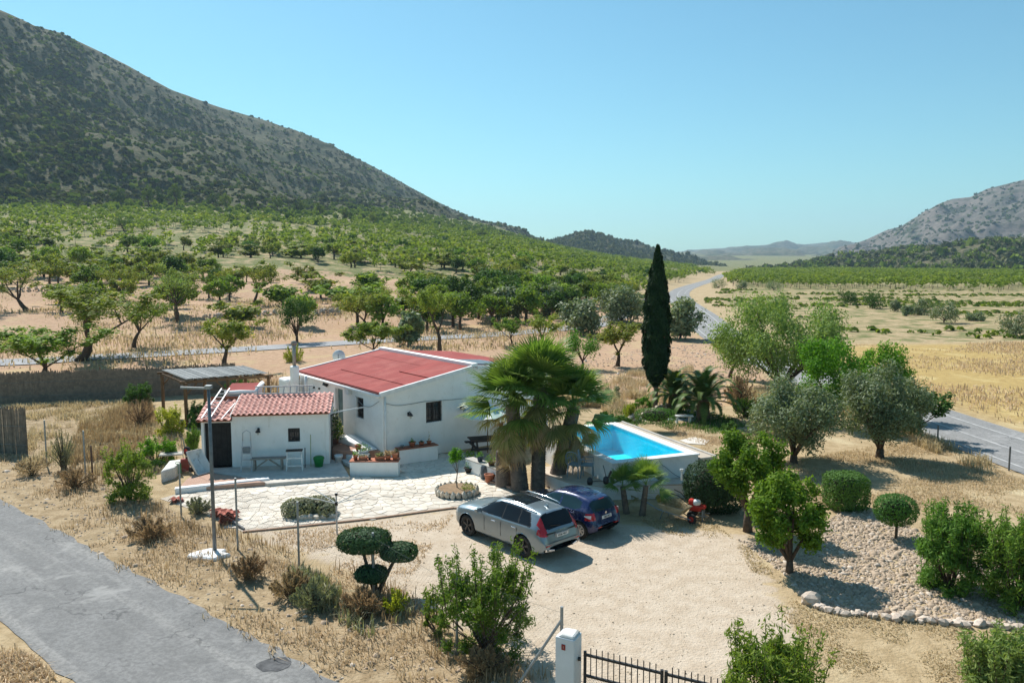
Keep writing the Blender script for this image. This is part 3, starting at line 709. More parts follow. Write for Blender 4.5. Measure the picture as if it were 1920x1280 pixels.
def V3(p, z): return Vector((p[0], p[1], z))
class Wall:
    """a wall plane standing on p0 along d; its outer face looks along n"""
    def __init__(s, p0, d, n): s.p, s.d, s.n = Vector(p0), Vector(d).normalized(), Vector(n).normalized()
    def sz(s, px, py):                   # (distance along, height) of a photo point on this wall
        r = Vector(ray(px, py)); t = (s.p - Vector((0, 0, H))).dot(s.n) / r.dot(s.n); q = Vector((0, 0, H)) + r * t
        return (q - s.p).dot(s.d), q.z
    def pt(s, a, z, out=0): q = s.p + s.d * a + s.n * out; return Vector((q.x, q.y, z))
    def slab(s, mb, a0, a1, z0, z1, o0, o1, ztop=None):
        t0, t1 = (ztop(a0), ztop(a1)) if ztop else (z1, z1)
        A = [s.pt(a0, z0, o0), s.pt(a1, z0, o0), s.pt(a1, z0, o1), s.pt(a0, z0, o1)]
        B = [s.pt(a0, t0, o0), s.pt(a1, t1, o0), s.pt(a1, t1, o1), s.pt(a0, t0, o1)]
        mb.hexa(A + B)
    def build(s, L, ztop, holes, th, name, mat, parent, z0=0, a0=0., cuts=()):
        mb = MB(); cuts = sorted({a0, L} | set(cuts) | {h[0] for h in holes} | {h[1] for h in holes})
        for c0, c1 in zip(cuts, cuts[1:]):
            hs = sorted([h for h in holes if h[0] < (c0 + c1) / 2 < h[1]], key=lambda h: h[2])
            zz = z0
            for h in hs:
                if h[2] - zz > .01: s.slab(mb, c0, c1, zz, h[2], -th, 0)
                zz = h[3]
            s.slab(mb, c0, c1, zz, None, -th, 0, ztop)
        bm_ = mb.build(name, mat, parent); 
        return bm_
    def window(s, h, parent, bars=6, depth=.16, frame=wood_dark, glass=None):
        mb = MB(); s.slab(mb, h[0], h[1], h[2], h[3], -depth - .02, -depth); w = mb.build('window', glass or pane, parent)
        f = MB(); t = .07
        for a, b_, c, d in ((h[0], h[0] + t, h[2], h[3]), (h[1] - t, h[1], h[2], h[3]), (h[0] + t, h[1] - t, h[2], h[2] + t), (h[0] + t, h[1] - t, h[3] - t, h[3]), ((h[0] + h[1]) / 2 - .03, (h[0] + h[1]) / 2 + .03, h[2] + t, h[3] - t)):
            s.slab(f, a, b_, c, d, -depth, -depth + .05)
        f.build('window_frame', frame, w)
        for k in range(bars):
            a = h[0] + (h[1] - h[0]) * (k + .5) / bars; g = MB(); g.bar(s.pt(a, h[2], -.05), s.pt(a, h[3], -.05), .018); g.build('window_bar', iron, w)
        for z in ((h[2] * .7 + h[3] * .3), (h[2] * .3 + h[3] * .7)) if bars else ():
            g = MB(); g.bar(s.pt(h[0], z, -.07), s.pt(h[1], z, -.07), .02); g.build('window_bar', iron, w)
        return w

# ------------------------------------------------------------------ house
hu, hv = Vector((.79, .613, 0)).normalized(), Vector((-.613, .79, 0)).normalized()
A0 = Vector((-5.24, 31.55, 0)); HW, HL = 8.8, 8.3
house = thing('white_house', 'long low white house with faded red sheet roof behind the paved patio', 'house', A0)
Z_E, Z_R, Z_F = 2.85, 3.58, 3.2
ridge = 4.5
ftop = lambda a: np.interp(a, [0, ridge, HW], [Z_E, Z_R, Z_F])
wf = Wall(A0, hu, -hv); wl = Wall(A0, hv, -hu)
s0, z0 = wf.sz(799, 792); s1, z1 = wf.sz(829, 752); fw = (s0, s1, z0 - .02, z1 + .03)
wf.build(HW, ftop, [fw], .32, 'front_wall', lime, house, cuts=(ridge,))
wf.window(fw, house, 7)
a0, b0 = wl.sz(682, 785); a1, b1 = wl.sz(667.5, 743); lw = (a0, a1, b0 - .02, b1)
d0, e0_ = wl.sz(644, 800); d1, e1_ = wl.sz(631, 727); ld = (d0, d1 + .15, .5, e1_)
wl.build(HL, lambda a: Z_E, [lw, ld], .32, 'side_wall', lime, house, a0=.321)
wl.window(lw, house, 5)
mb = MB(); wl.slab(mb, ld[0], ld[1], ld[2], ld[3], -.2, -.15); dr = mb.build('door', M('door_green', (.12, .2, .2), (.09, .15, .15), 4, .5), house)
mb = MB(); mb.lathe([(.03, 0), (.03, .06)], wl.pt(ld[0] + .12, 1.5, -.12), 8); mb.build('door_handle', steel, dr)
wr = Wall(A0 + hu * HW, hv, hu); wr.build(HL, lambda a: Z_F, [], .32, 'far_side_wall', lime, house, a0=.321)
wb = Wall(A0 + hv * HL, hu, hv); mb = MB()
for c0, c1 in ((.321, ridge), (ridge, HW - .321)): wb.slab(mb, c0, c1, 0, None, -.32, 0, ftop)
mb.build('rear_wall', lime, house)
# roof slabs
def roofpt(a, v, dz=0): q = A0 + hu * a + hv * v; return Vector((q.x, q.y, float(np.interp(a, [-.3, 0, ridge, HW + .3], [Z_E - .05, Z_E, Z_R, Z_F - .03])) + dz))
def rslab(a0, a1, v0, v1, z0, z1, lift0=0, lift1=0):
    m = MB(); m.hexa([roofpt(a0, v0, z0 + lift0), roofpt(a1, v0, z0 + lift1), roofpt(a1, v1, z0 + lift1), roofpt(a0, v1, z0 + lift0),
                      roofpt(a0, v0, z1 + lift0), roofpt(a1, v0, z1 + lift1), roofpt(a1, v1, z1 + lift1), roofpt(a0, v1, z1 + lift0)]); return m
roof = rslab(-.12, ridge, -.06, HL + .1, .005, .05).build('roof', M('roof_board', (.3, .09, .08), (.24, .07, .06), 3, .9), house)
def sheetmat():
    m, n, b = nodes_of('red_roof_sheet'); setb(b, .85, 0, .2)
    tc = n.nodes.new('ShaderNodeTexCoord').outputs['Object']
    co = n.nodes.new('ShaderNodeMapping'); co.inputs['Rotation'].default_value = (0, 0, -math.atan2(hu.y, hu.x)); lk(n, tc, co.inputs[0])
    st = n.nodes.new('ShaderNodeMapping'); st.inputs['Scale'].default_value = (.25, 2.6, 1); lk(n, co.outputs[0], st.inputs[0])
    a = noisen(n, st.outputs[0], 2.2, 5); c = noisen(n, tc, .9, 4); d = noisen(n, tc, 25, 3)
    col = mixc(n, rampn(n, a, .35, .65), (.34, .066, .056), (.26, .05, .044)); col = mixc(n, mathn(n, 'MULTIPLY', rampn(n, c, .45, .7), .6), col, (.39, .115, .095))
    col = mixc(n, mathn(n, 'MULTIPLY', rampn(n, d, .55, .7), .35), col, (.2, .05, .045)); lk(n, col, b.inputs['Base Color'])
    wv = n.nodes.new('ShaderNodeTexWave'); wv.bands_direction = 'Y'; wv.inputs['Scale'].default_value = 3.2; lk(n, co.outputs[0], wv.inputs[0])
    bumpn(n, b, wv.outputs['Fac'], .35, .03); return m
RED = sheetmat(); rr = random.Random(5)
rows_ = [(-.1, 1.15), (1.1, 2.3), (2.25, 3.42), (3.37, ridge - .12)]
cols_ = [[0, 2.1, 5.4, HL], [0, 3.2, 6.1, HL], [0, 2.6, 5.2, HL], [0, 3.6, HL]]
for i, ((a, b_), cs) in enumerate(zip(rows_, cols_)):
    for j, (v0, v1) in enumerate(zip(cs, cs[1:])):
        rslab(a, b_, v0 + (.012 if j else .0), v1, .052, .072, rr.choice((.0, .0, .03, .04)) if i else .02, .0).build('roof_sheet', RED, roof)
rs = rslab(ridge + .14, HW + .1, -.06, HL + .1, .005, .05).build('rear_roof', RED, house)
mb = MB(); q = rslab(ridge + .5, ridge + 2.2, .5, 2.6, .07, .12); q.build('roof_panel', M('grey_panel', (.12, .14, .17), (.1, .12, .14), 3, .35, spec=.5), rs)
rslab(ridge - .14, ridge + .14, -.1, HL + .15, .05, .2).build('ridge_band', lime, house)
# trims
rslab(-.16, ridge - .14, -.12, .0, -.06, .115).build('verge_trim', trimw, house)
rslab(ridge + .14, HW + .1, -.12, .0, -.06, .1).build('verge_trim', trimw, house)
rslab(-.14, ridge - .14, HL, HL + .12, -.05, .12).build('verge_trim', trimw, house)
mb = MB(); mb.tube([roofpt(-.2, -.1, -.03), roofpt(-.2, HL + .1, -.02)], .06, 8); mb.build('gutter', trimw, house, smooth=True)
mb = MB(); mb.tube([wf.pt(.08, 2.75, .06), wf.pt(.08, .05, .06)], .035, 8); mb.build('downpipe', trimw, house, smooth=True)
# lamps on the front wall
def wall_lamp(w, px_, py_, lab, parent=None):
    a, z = w.sz(px_, py_); o = w.pt(a, z, 0); t = thing('wall_lamp', lab, 'lamp', o)
    m = MB(); m.box(w.pt(a, z, .015), (.09, .03, .16), math.atan2(w.d.y, w.d.x)); m.build('wall_plate', iron, t)
    m = MB(); m.tube([w.pt(a, z + .05, .02), w.pt(a, z + .12, .1), w.pt(a, z + .06, .2)], .014, 6); m.build('arm', iron, t)
    m = MB(); m.lathe([(.012, .1), (.03, .07), (.1, -.03), (.1, -.05)], w.pt(a, z, .2), 10); m.build('lamp_shade', iron, t, smooth=True)
    m = MB(); m.lathe([(.035, -.05), (.045, -.1), (.02, -.15)], w.pt(a, z, .2), 8); m.build('bulb', M('lamp_glass', (.6, .58, .5), rough=.2), t, smooth=True)
wall_lamp(wf, 765.5, 776, 'black wall lamp between the house corner and the barred window')
wall_lamp(wf, 864, 764, 'black wall lamp right of the barred window near the palms')
# cables along the wall
def wall_cable(w, pts, lab):
    q = [w.pt(*w.sz(*p), .03) for p in pts]; o = MB().tube(spline(q, 4), .012, 5).build('cable', M('cable_grey', (.3, .3, .3)), None); tag(o, lab, 'cable')
wall_cable(wf, [(722, 756), (745, 760), (775, 756), (800, 752), (845, 749), (875, 746)], 'thin grey cable sagging across the front wall above the window')
wall_cable(wl, [(712, 752), (695, 762), (680, 758), (668, 742)], 'thin grey cable looped beside the side window')
# meter box, alarm horn, awning bar
a, z = wl.sz(657, 731); m = MB(); m.box(wl.pt(a, z, .1), (.34, .2, .34), math.atan2(hv.y, hv.x)); o = m.build('junction_box', whiteplastic, house, bevel=.02)
for px_, py_ in ((589, 726), (599, 728)):
    a, z = wl.sz(px_, py_); m = MB(); m.lathe([(.04, 0), (.05, .1)], wl.pt(a, z, .06), 8, axis='X'); m.build('vent_cap', iron, house)
a, z = wl.sz(615, 719); m = MB(); m.box(wl.pt(a, z, .12), (.12, .22, .2), math.atan2(hv.y, hv.x), Matrix.Rotation(.5, 3, 'X')); m.build('floodlight', iron, house)
# chimney flue at the far left corner
fl = A0 + hv * (HL - .2) - hu * .5; fl.z = .6
t = thing('chimney', 'white chimney block with tall thin metal flue at house corner', 'chimney', V3(fl, .3))
q = MB(); q.box(V3(fl, 1.45) + hv * .3, (1.0, .75, 2.3), math.atan2(hv.y, hv.x)); q.build('chimney_block', lime, t, bevel=.12, seg=3)
q = MB(); q.box(V3(fl, 2.3) - hv * .35, (.35, .35, 1.9), math.atan2(hv.y, hv.x)); q.build('chimney_stack', lime, t, bevel=.05)
q = MB(); q.tube([V3(fl, 3.2) - hv * .35, V3(fl, 4.25) - hv * .35], .09, 10); q.build('flue', M('flue_metal', (.42, .4, .36), (.3, .27, .23), 6, .6, metal=.4), t, smooth=True)
q = MB(); q.lathe([(.12, 4.25), (.15, 4.3), (.12, 4.42), (.02, 4.46)], V3(fl, 0) - hv * .35, 10); q.build('flue_cap', wood_grey, t, smooth=True)
fl2 = A0 + hv * (HL - 1.5) - hu * .35
t = thing('water_drum', 'grey metal drum with a pipe against the side wall', 'drum', V3(fl2, .5))
q = MB(); q.lathe([(.3, .5), (.32, 1.2), (.32, 1.9), (.29, 2.0)], V3(fl2, 0), 16); q.build('drum_body', M('drum_metal', (.42, .43, .43), (.34, .35, .35), 5, .6), t, smooth=True)
q = MB(); q.tube([V3(fl2, 2.0), V3(fl2, 2.85)], .07, 8); q.build('pipe', trimw, t, smooth=True)
# satellite dish behind the roof
p = roofpt(2.2, HL + .35, .1); t = thing('satellite_dish', 'white satellite dish behind the rear roof edge', 'dish', p)
q = MB(); q.lathe([(.02, 0), (.18, .03), (.32, .1), (.33, .12)], p + Vector((0, 0, .1)), 18, axis='Y', cap=False); q.build('dish', whiteplastic, t, smooth=True)
q = MB(); q.bar(p + Vector((0, .02, -.5)), p + Vector((0, .02, .2)), .05); q.build('bracket', steel, t)

# terrace beside the side wall, with steps
tp = [wl.pt(.2, 0, .02), wl.pt(6.5, 0, .02), wl.pt(6.5, 0, 1.5), wl.pt(2.9, 0, 1.9), wl.pt(1.2, 0, 1.35)]
tp = [(p.x, p.y) for p in tp]
ter = MB().prism(tp, 0, .5).build('terrace', M('terrace_tiles', (.42, .24, .17), (.36, .2, .14), 6, .85, bump=.2), None, bevel=.02); tag(ter, kind='structure')
sp = wl.pt(1.0, 0, 1.0)
st_ang = math.atan2(hv.y, hv.x)
for k in range(3):
    q = MB(); q.box(wl.pt(.55 - .0 * k, .085 + .17 * k, .75 + .3 * (2 - k) * .8), (1.0, .34, .17), st_ang); tag(q.build('terrace_step', lime_b, ter, bevel=.02))
q = MB(); q.box(wl.pt(1.75, .35, 1.85), (.9, .25, .7), st_ang); tag(q.build('low_wall', lime_b, None, bevel=.03), 'low white wall edging the terrace by the iron gate', 'wall')
q = MB(); q.hexa([wl.pt(.4, .5, .05), wl.pt(2.6, .5, .05), wl.pt(2.6, .5, .75), wl.pt(.4, .5, .5), wl.pt(.4, .56, .05), wl.pt(2.6, .8, .05), wl.pt(2.6, .8, .75), wl.pt(.4, .56, .5)]); tag(q.build('masonry_bench', lime, None, bevel=.04), 'white masonry ledge along the side wall of the house', 'ledge')

# ------------------------------------------------------------------ shed
su = Vector((4.81, .74, 0)).normalized(); sv = Vector((-su.y, su.x, 0)); S0 = Vector((-12.13, 30.29, 0)); SL, SD = 4.87, 2.35
SF = .14
shed = thing('white_shed', 'small white shed with pink clay tile roof and dark open doorway', 'shed', S0)
ws = Wall(S0, su, -sv)
sa, sz_ = ws.sz(540.5, 828); sb_, sz1 = ws.sz(562, 802); swn = (sa, sb_, sz_, sz1)
dz = ws.sz(433, 798); door = (.1, dz[0] + .0, SF, 1.93)
split = dz[0] + .05
ws.build(SL, lambda a: 2.16, [swn], .28, 'front_wall', lime, shed, a0=split + .001)
ws.build(split, lambda a: 1.98, [door], .28, 'door_wall', lime, shed)
ws.window(swn, shed, 5, .12)
q = MB(); ws.slab(q, door[0], door[1], door[2], door[3], -.26, -.22); dd = q.build('door', M('door_black', (.012, .012, .013), (.02, .019, .018), 5, .7), shed)
for k in range(5):
    aa = door[0] + (door[1] - door[0]) * (k + .5) / 5; q = MB(); ws.slab(q, aa - .09, aa + .09, door[2] + .02, door[3] - .02, -.218, -.2); q.build('plank', M('door_plank', (.018, .017, .016), (.03, .028, .026), 5, .7), dd)
for nm, a in (('side_wall', 0.), ('side_wall', SL - .28)):
    q = MB(); zt = 1.98 if a == 0 else 2.16
    q.hexa([ws.pt(a, 0, -.281), ws.pt(a + .28, 0, -.281), ws.pt(a + .28, 0, -SD), ws.pt(a, 0, -SD), ws.pt(a, zt + .05, -.281), ws.pt(a + .28, zt + .05, -.281), ws.pt(a + .28, zt + .42, -SD), ws.pt(a, zt + .42, -SD)]); q.build(nm, lime, shed)
q = MB(); ws.slab(q, .281, SL - .281, 0, 2.5, -SD, -SD + .25); q.build('rear_wall', lime, shed)
# roof deck and tiles
def sroof(a, d, dz=0, lo=2.2, off=0): q = S0 + su * a + sv * (d - .28); return Vector((q.x, q.y, lo + d * .205 + dz))
def deck(a0, a1, lo, D):
    q = MB(); q.hexa([sroof(a0, .05, -.03, lo), sroof(a1, .05, -.03, lo), sroof(a1, D, -.03, lo), sroof(a0, D, -.03, lo), sroof(a0, .05, .005, lo), sroof(a1, .05, .005, lo), sroof(a1, D, .005, lo), sroof(a0, D, .005, lo)]); return q
SR = deck(split, SL + .05, 2.21, 2.15).build('roof', terracotta, shed)
SR2 = deck(-.1, split - .02, 2.03, 2.05).build('door_roof', terracotta, shed)
def tile_mesh(w, l):
    prof = []; n = 12
    for k in range(n + 1):
        t = k / n; x = (t - .5) * w * 1.14
        z = .055 * math.sin(min(1, t / .62) * math.pi) if t < .62 else -.018 * math.sin((t - .62) / .38 * math.pi)
        prof.append((x, z + .02))
    v = []; f = []
    for (yy, tap, dz) in ((0, 1., .03), (l, .96, 0)):
        for x, z in prof: v.append((x * tap, yy, z + dz))
        for x, z in prof: v.append((x * tap, yy, z + dz - .018))
    N = n + 1
    for k in range(n):
        f += [(k, k + 1, 2 * N + k + 1, 2 * N + k), (N + k + 1, N + k, 3 * N + k, 3 * N + k + 1), (k + 1, k, N + k, N + k + 1)]
    me = bpy.data.meshes.new('roof_tile'); me.from_pydata(v, [], f); me.update(); return me
tilem = M('clay_tile', (.68, .37, .31), (.58, .29, .24), 14, .85, bump=.2, bscale=40, c3=(.76, .48, .4), s3=6, rnd=.13, world=False)
pitch_ang = math.atan(.205)
def lay(roofo, a0, a1, ncol, nrow, lo, D, seed):
    w = (a1 - a0) / ncol; l = D / nrow; me = tile_mesh(w, l * 1.22); me.materials.append(tilem); rr = random.Random(seed); org = S0
    for i in range(ncol):
        for j in range(nrow):
            p = sroof(a0 + (i + .5) * w, j * l, .012, lo) - org
            o = link('roof_tile', me, None, roofo); o.location = (p.x + rr.uniform(-.006, .006), p.y + rr.uniform(-.008, .008), p.z)
            o.rotation_euler = (pitch_ang, rr.uniform(-.02, .02), math.atan2(su.y, su.x) + rr.uniform(-.025, .025))
lay(SR, split + .02, SL + .07, 18, 7, 2.21, 2.15, 1)
lay(SR2, -.12, split - .04, 5, 6, 2.03, 2.05, 2)
q = MB(); q.hexa([sroof(split - .03, .0, -.03, 2.21), sroof(split + .02, .0, -.03, 2.21), sroof(split + .02, 2.1, -.03, 2.21), sroof(split - .03, 2.1, -.03, 2.21), sroof(split - .03, .0, .05, 2.21), sroof(split + .02, .0, .05, 2.21), sroof(split + .02, 2.1, .05, 2.21), sroof(split - .03, 2.1, .05, 2.21)]); q.build('roof_edging', lime_b, shed)
q = MB(); q.hexa([sroof(.0, 2.15, -.3, 2.21), sroof(SL, 2.15, -.3, 2.21), sroof(SL, 3.1, -.75, 2.21), sroof(0, 3.1, -.75, 2.21), sroof(0., 2.15, .0, 2.21), sroof(SL, 2.15, .02, 2.21), sroof(SL, 3.1, -.5, 2.21), sroof(0, 3.1, -.5, 2.21)]); q.build('rear_roof', terracotta, shed)
# red lean-to roof behind the shed
lp = [sroof(.5, 2.4, 0, 0), sroof(1.75, 2.4, 0, 0), sroof(1.85, 3.5, 0, 0), sroof(.6, 3.5, 0, 0)]
t = thing('outhouse', 'low white outhouse with red felt roof and rounded parapet behind the shed', 'outhouse', V3(lp[0], 0))
q = MB(); q.hexa([V3(p, 0) for p in lp] + [V3(p, 2.72 if i < 2 else 2.95) for i, p in enumerate(lp)]); q.build('wall', lime, t, bevel=.03)
q = MB(); q.hexa([V3(p, 2.725 if i < 2 else 2.955) for i, p in enumerate(lp)] + [V3(p, 2.77 if i < 2 else 3.0) for i, p in enumerate(lp)]); q.build('roof', RED, t)
for i, j in ((0, 1), (1, 2)):
    a, b_ = V3(lp[i], 2.74 if i == 0 else 2.74), V3(lp[j], 2.74 if j == 1 else 2.97)
    q = MB(); q.tube([a, a.lerp(b_, .5) + Vector((0, 0, .03)), b_], .1, 8); q.build('parapet', lime, t, smooth=True)
# porch slab
def px_poly(L, z): return [tuple(at(a, b, z)[:2]) for a, b in L]
porch = MB().prism(px_poly([(502, 906), (656, 893), (640, 866), (620, 860), (372, 870), (378, 882), (440, 890)], SF)[::1], -.02, SF).build('porch', M('porch_paving', (.62, .57, .5), (.5, .46, .4), 2.5, .9, bump=.3), None, bevel=.02); tag(porch, kind='structure')
ramp_top = M('brick_paving', (.47, .3, .22), (.42, .26, .19), 6, .9, bump=.3)
ramp = MB().prism(px_poly([(333, 916), (498, 903), (440, 893), (376, 883), (350, 897)], .17), -.02, .17).build('entrance_slab', ramp_top, None, bevel=.02); tag(ramp, kind='structure')
q = MB(); pa, pb = at(328, 925), at(505, 905); q.bar(V3(pa, .1), V3(pb, .1), .3, .22); q.build('slab_edge', lime, ramp, bevel=.03)
# stone step row in front of porch: irregular stones
stone_w = M('pale_stone', (.6, .53, .43), (.5, .43, .34), 7, .9, bump=.4, bscale=18, rnd=.16, world=False)
def rock_mesh(seed, sx, sy, sz, sub=1):
    bm = bmesh.new(); bmesh.ops.create_icosphere(bm, subdivisions=sub, radius=1); rr = random.Random(seed)
    for v in bm.verts: v.co = Vector((v.co.x * sx, v.co.y * sy, v.co.z * sz)) * (1 + rr.uniform(-.2, .2))
    me = bpy.data.meshes.new('stone'); bm.to_mesh(me); bm.free(); return me

# ------------------------------------------------------------------ patio of irregular flagstones
patio_px = [(300, 935), (335, 925), (505, 907), (656, 894), (745, 894), (750, 872), (816, 852), (880, 848), (960, 838), (985, 880), (930, 905), (1000, 930), (930, 955), (850, 951), (700, 972), (455, 997), (380, 962)]
patio_poly = [tuple(at(a, b)[:2]) for a, b in patio_px]
pat_c = Vector((sum(p[0] for p in patio_poly) / len(patio_poly), sum(p[1] for p in patio_poly) / len(patio_poly), 0))
patio = MB().prism(patio_poly, -.1, .012).build('patio', M('patio_mortar', (.5, .44, .36), (.43, .37, .3), 2, .95, bump=.3, c3=(.55, .42, .28), s3=.9), None); tag(patio, kind='structure')
def flagstones():
    rr = random.Random(8); xs = [p[0] for p in patio_poly]; ys = [p[1] for p in patio_poly]; pts = []
    tries = 0
    while tries < 9000:
        tries += 1; x = rr.uniform(min(xs) - .5, max(xs) + .5); y = rr.uniform(min(ys) - .5, max(ys) + .5)
        md = .27 + .13 * fbm(x * .5, y * .5, 4., 2)
        if all((x - a) ** 2 + (y - b) ** 2 > md * md for a, b in pts): pts.append((x, y))
    P = np.array(pts); cells = []
    ins = inpoly(P[:, 0], P[:, 1], patio_poly); dist = polydist(P[:, 0], P[:, 1], patio_poly)
    for i in np.where(ins & (dist > .1))[0]:
        d = np.hypot(*(P - P[i]).T); nb = np.argsort(d)[1:22]
        poly = [(P[i, 0] + .6 * math.cos(k * math.pi / 4 + .2), P[i, 1] + .6 * math.sin(k * math.pi / 4 + .2)) for k in range(8)]
        for j in nb:
            mx, my = (P[i] + P[j]) / 2; nx, ny = P[j] - P[i]; L = math.hypot(nx, ny); nx /= L; ny /= L; mx -= nx * .011; my -= ny * .011
            out = []
            for k in range(len(poly)):
                a, b = poly[k], poly[(k + 1) % len(poly)]; da = (a[0] - mx) * nx + (a[1] - my) * ny; db = (b[0] - mx) * nx + (b[1] - my) * ny
                if da <= 0: out.append(a)
                if (da <= 0) != (db <= 0): t = da / (da - db); out.append((a[0] + (b[0] - a[0]) * t, a[1] + (b[1] - a[1]) * t))
            poly = out
            if len(poly) < 3: break
        if len(poly) >= 3: cells.append(poly)
    return cells
cells = flagstones()
def slab_mb(poly, rr, mb):
    c = (sum(p[0] for p in poly) / len(poly), sum(p[1] for p in poly) / len(poly)); n = len(poly); h = .026 + rr.uniform(-.006, .006); b = len(mb.v)
    tx, ty = rr.uniform(-.012, .012), rr.uniform(-.012, .012)
    for p in poly: mb.v.append((p[0], p[1], .005))
    for p in poly: mb.v.append((p[0], p[1], h - .006 + (p[0] - c[0]) * tx + (p[1] - c[1]) * ty))
    for p in poly: x, y = c[0] + (p[0] - c[0]) * .93, c[1] + (p[1] - c[1]) * .93; mb.v.append((x, y, h + (x - c[0]) * tx + (y - c[1]) * ty))
    for r in (0, 1):
        for i in range(n): mb.f.append((b + r * n + i, b + r * n + (i + 1) % n, b + (r + 1) * n + (i + 1) % n, b + (r + 1) * n + i))
    mb.f.append(tuple(b + 2 * n + i for i in range(n)))
flag = M('flagstone', (.66, .6, .51), (.57, .5, .41), 3.2, .88, bump=.35, bscale=14, c3=(.52, .46, .38), s3=7, rnd=.17)
cells.sort(key=lambda c: sum(p[1] for p in c) / len(c))
rr = random.Random(3); extra = MB()
for i, c in enumerate(cells):
    if i < 300: m_ = MB(); slab_mb(c, rr, m_); m_.build('flagstone', flag, patio)
    else: slab_mb(c, rr, extra)
if extra.v: tag(extra.build('flagstones', flag, patio), kind='stuff')
q = MB(); pts = [at(a, b) for a, b in [(455, 998), (560, 988), (700, 973), (850, 953), (930, 958)]]
for a, b_ in zip(pts, pts[1:]): q.bar(V3(a, .0), V3(b_, .0), .09, .1)
q.build('patio_kerb', M('kerb_brick', (.36, .24, .17), (.3, .19, .13), 8, .9), patio)

# ------------------------------------------------------------------ planters and low walls
def masonry_box(name, lab, cat, p, d, L, D, h, top=terracotta):
    d = Vector(d).normalized(); n = Vector((-d.y, d.x, 0)); t = thing(name, lab, cat, p)
    q = MB(); c = Vector(p) + d * L / 2 + n * D / 2; q.box(V3(c, h / 2 - .05), (L, D, h + .1), math.atan2(d.y, d.x)); q.build('wall', lime, t, bevel=.025, seg=2)
    q = MB(); q.box(V3(c, h + .022), (L + .04, D + .04, .04), math.atan2(d.y, d.x)); q.build('coping', top, t, bevel=.008)
    return t, d, n
pl1 = Vector((-6.22, 29.6, 0)); pl2 = Vector((-4.55, 31.3, 0))
masonry_box('planter', 'long white planter wall with terracotta top nearest the shed porch', 'planter', pl1, (1, 0, 0), 1.86, .5, .56)
masonry_box('planter', 'white planter wall set against the front of the house', 'planter', pl2, (.85, .5, 0), 1.72, .45, .6)
w0, w1 = at(873, 884), at(938, 908)
_, lwd, lwn = masonry_box('garden_wall', 'low white garden wall with plant pots beside palm stump', 'wall', w0, w1 - w0, (w1 - w0).length, .35, .5, concrete)
# brick edge of the palm bed
q = MB(); 
bed = thing('brick_edging', 'low brick edging curving round the palm trunks', 'edging', at(915, 905))
ep = spline([at(912, 904), at(945, 913), (at(985, 925)), at(1030, 930), at(1080, 925)], 8)
bme = MB().box((0, 0, .05), (.2, .11, .1)).mesh('brick'); bme.materials.append(M('edging_brick', (.45, .29, .21), (.36, .22, .16), 9, .9, rnd=.15, world=False))
k = 0; L_ = 0
for a, b_ in zip(ep, ep[1:]):
    d = b_ - a; nn = max(1, int(d.length / .215))
    for j in range(nn):
        o = link('brick', bme, None, bed); p = a.lerp(b_, (j + .5) / nn) - at(915, 905); o.location = (p.x, p.y, 0); o.rotation_euler = (0, 0, math.atan2(d.y, d.x) + R.uniform(-.05, .05))

# ------------------------------------------------------------------ pool
pu = Vector((.925, .38, 0)).normalized(); pv = Vector((-pu.y, pu.x, 0)); PZ = 1.3
p0 = Vector((3.45, 26.59, 0)); PW, PL, ct = 3.62, 6.1, .36
pool = thing('swimming_pool', 'raised rectangular swimming pool of turquoise water with white coping', 'pool', p0)
def pp(a, b, z): q = p0 + pu * a + pv * b; return Vector((q.x, q.y, z))
def pbox(a0, a1, b0, b1, z0, z1): return MB().hexa([pp(a0, b0, z0), pp(a1, b0, z0), pp(a1, b1, z0), pp(a0, b1, z0), pp(a0, b0, z1), pp(a1, b0, z1), pp(a1, b1, z1), pp(a0, b1, z1)])
poolw = M('pool_plaster', (.8, .79, .77), (.74, .73, .71), 1.5, .85, bump=.15, c3=(.66, .64, .6), s3=3)
for a0, a1, b0, b1 in ((.05, PW - .05, .05, ct - .04), (.05, PW - .05, PL - ct + .04, PL - .05), (.05, ct - .04, ct - .04, PL - ct + .04), (PW - ct + .04, PW - .05, ct - .04, PL - ct + .04)):
    pbox(a0, a1, b0, b1, 0, PZ - .06).build('pool_wall', poolw, pool)
for a0, a1, b0, b1 in ((0, PW, 0, ct), (0, PW, PL - ct, PL), (0, ct, ct + .003, PL - ct - .003), (PW - ct, PW, ct + .003, PL - ct - .003)):
    pbox(a0, a1, b0, b1, PZ - .06, PZ).build('coping', M('pool_coping', (.84, .83, .8), (.78, .77, .75), 2, .8), pool, bevel=.012)
tilep = M('pool_tile', (.16, .78, .9), (.11, .7, .85), 3, .4)
pbox(ct - .04, PW - ct + .04, ct - .04, PL - ct + .04, .0, .22).build('pool_floor', tilep, pool)
for a0, a1, b0, b1 in ((ct - .04, PW - ct + .04, ct - .038, ct - .02), (ct - .04, PW - ct + .04, PL - ct + .02, PL - ct + .038), (ct - .038, ct - .02, ct - .02, PL - ct + .02), (PW - ct + .02, PW - ct + .038, ct - .02, PL - ct + .02)):
    pbox(a0, a1, b0, b1, .1, PZ - .065).build('pool_lining', tilep, pool)
m, n, b = nodes_of('pool_water')
tr = n.nodes.new('ShaderNodeBsdfTransparent'); tr.inputs[0].default_value = (.42, .95, 1, 1)
gl = n.nodes.new('ShaderNodeBsdfGlossy'); gl.inputs['Roughness'].default_value = .04
fr = n.nodes.new('ShaderNodeFresnel'); fr.inputs[0].default_value = 1.14
ms = n.nodes.new('ShaderNodeMixShader'); lk(n, fr.outputs[0], ms.inputs[0]); lk(n, tr.outputs[0], ms.inputs[1]); lk(n, gl.outputs[0], ms.inputs[2])
bp = n.nodes.new('ShaderNodeBump'); bp.inputs['Strength'].default_value = .45; bp.inputs['Distance'].default_value = .05
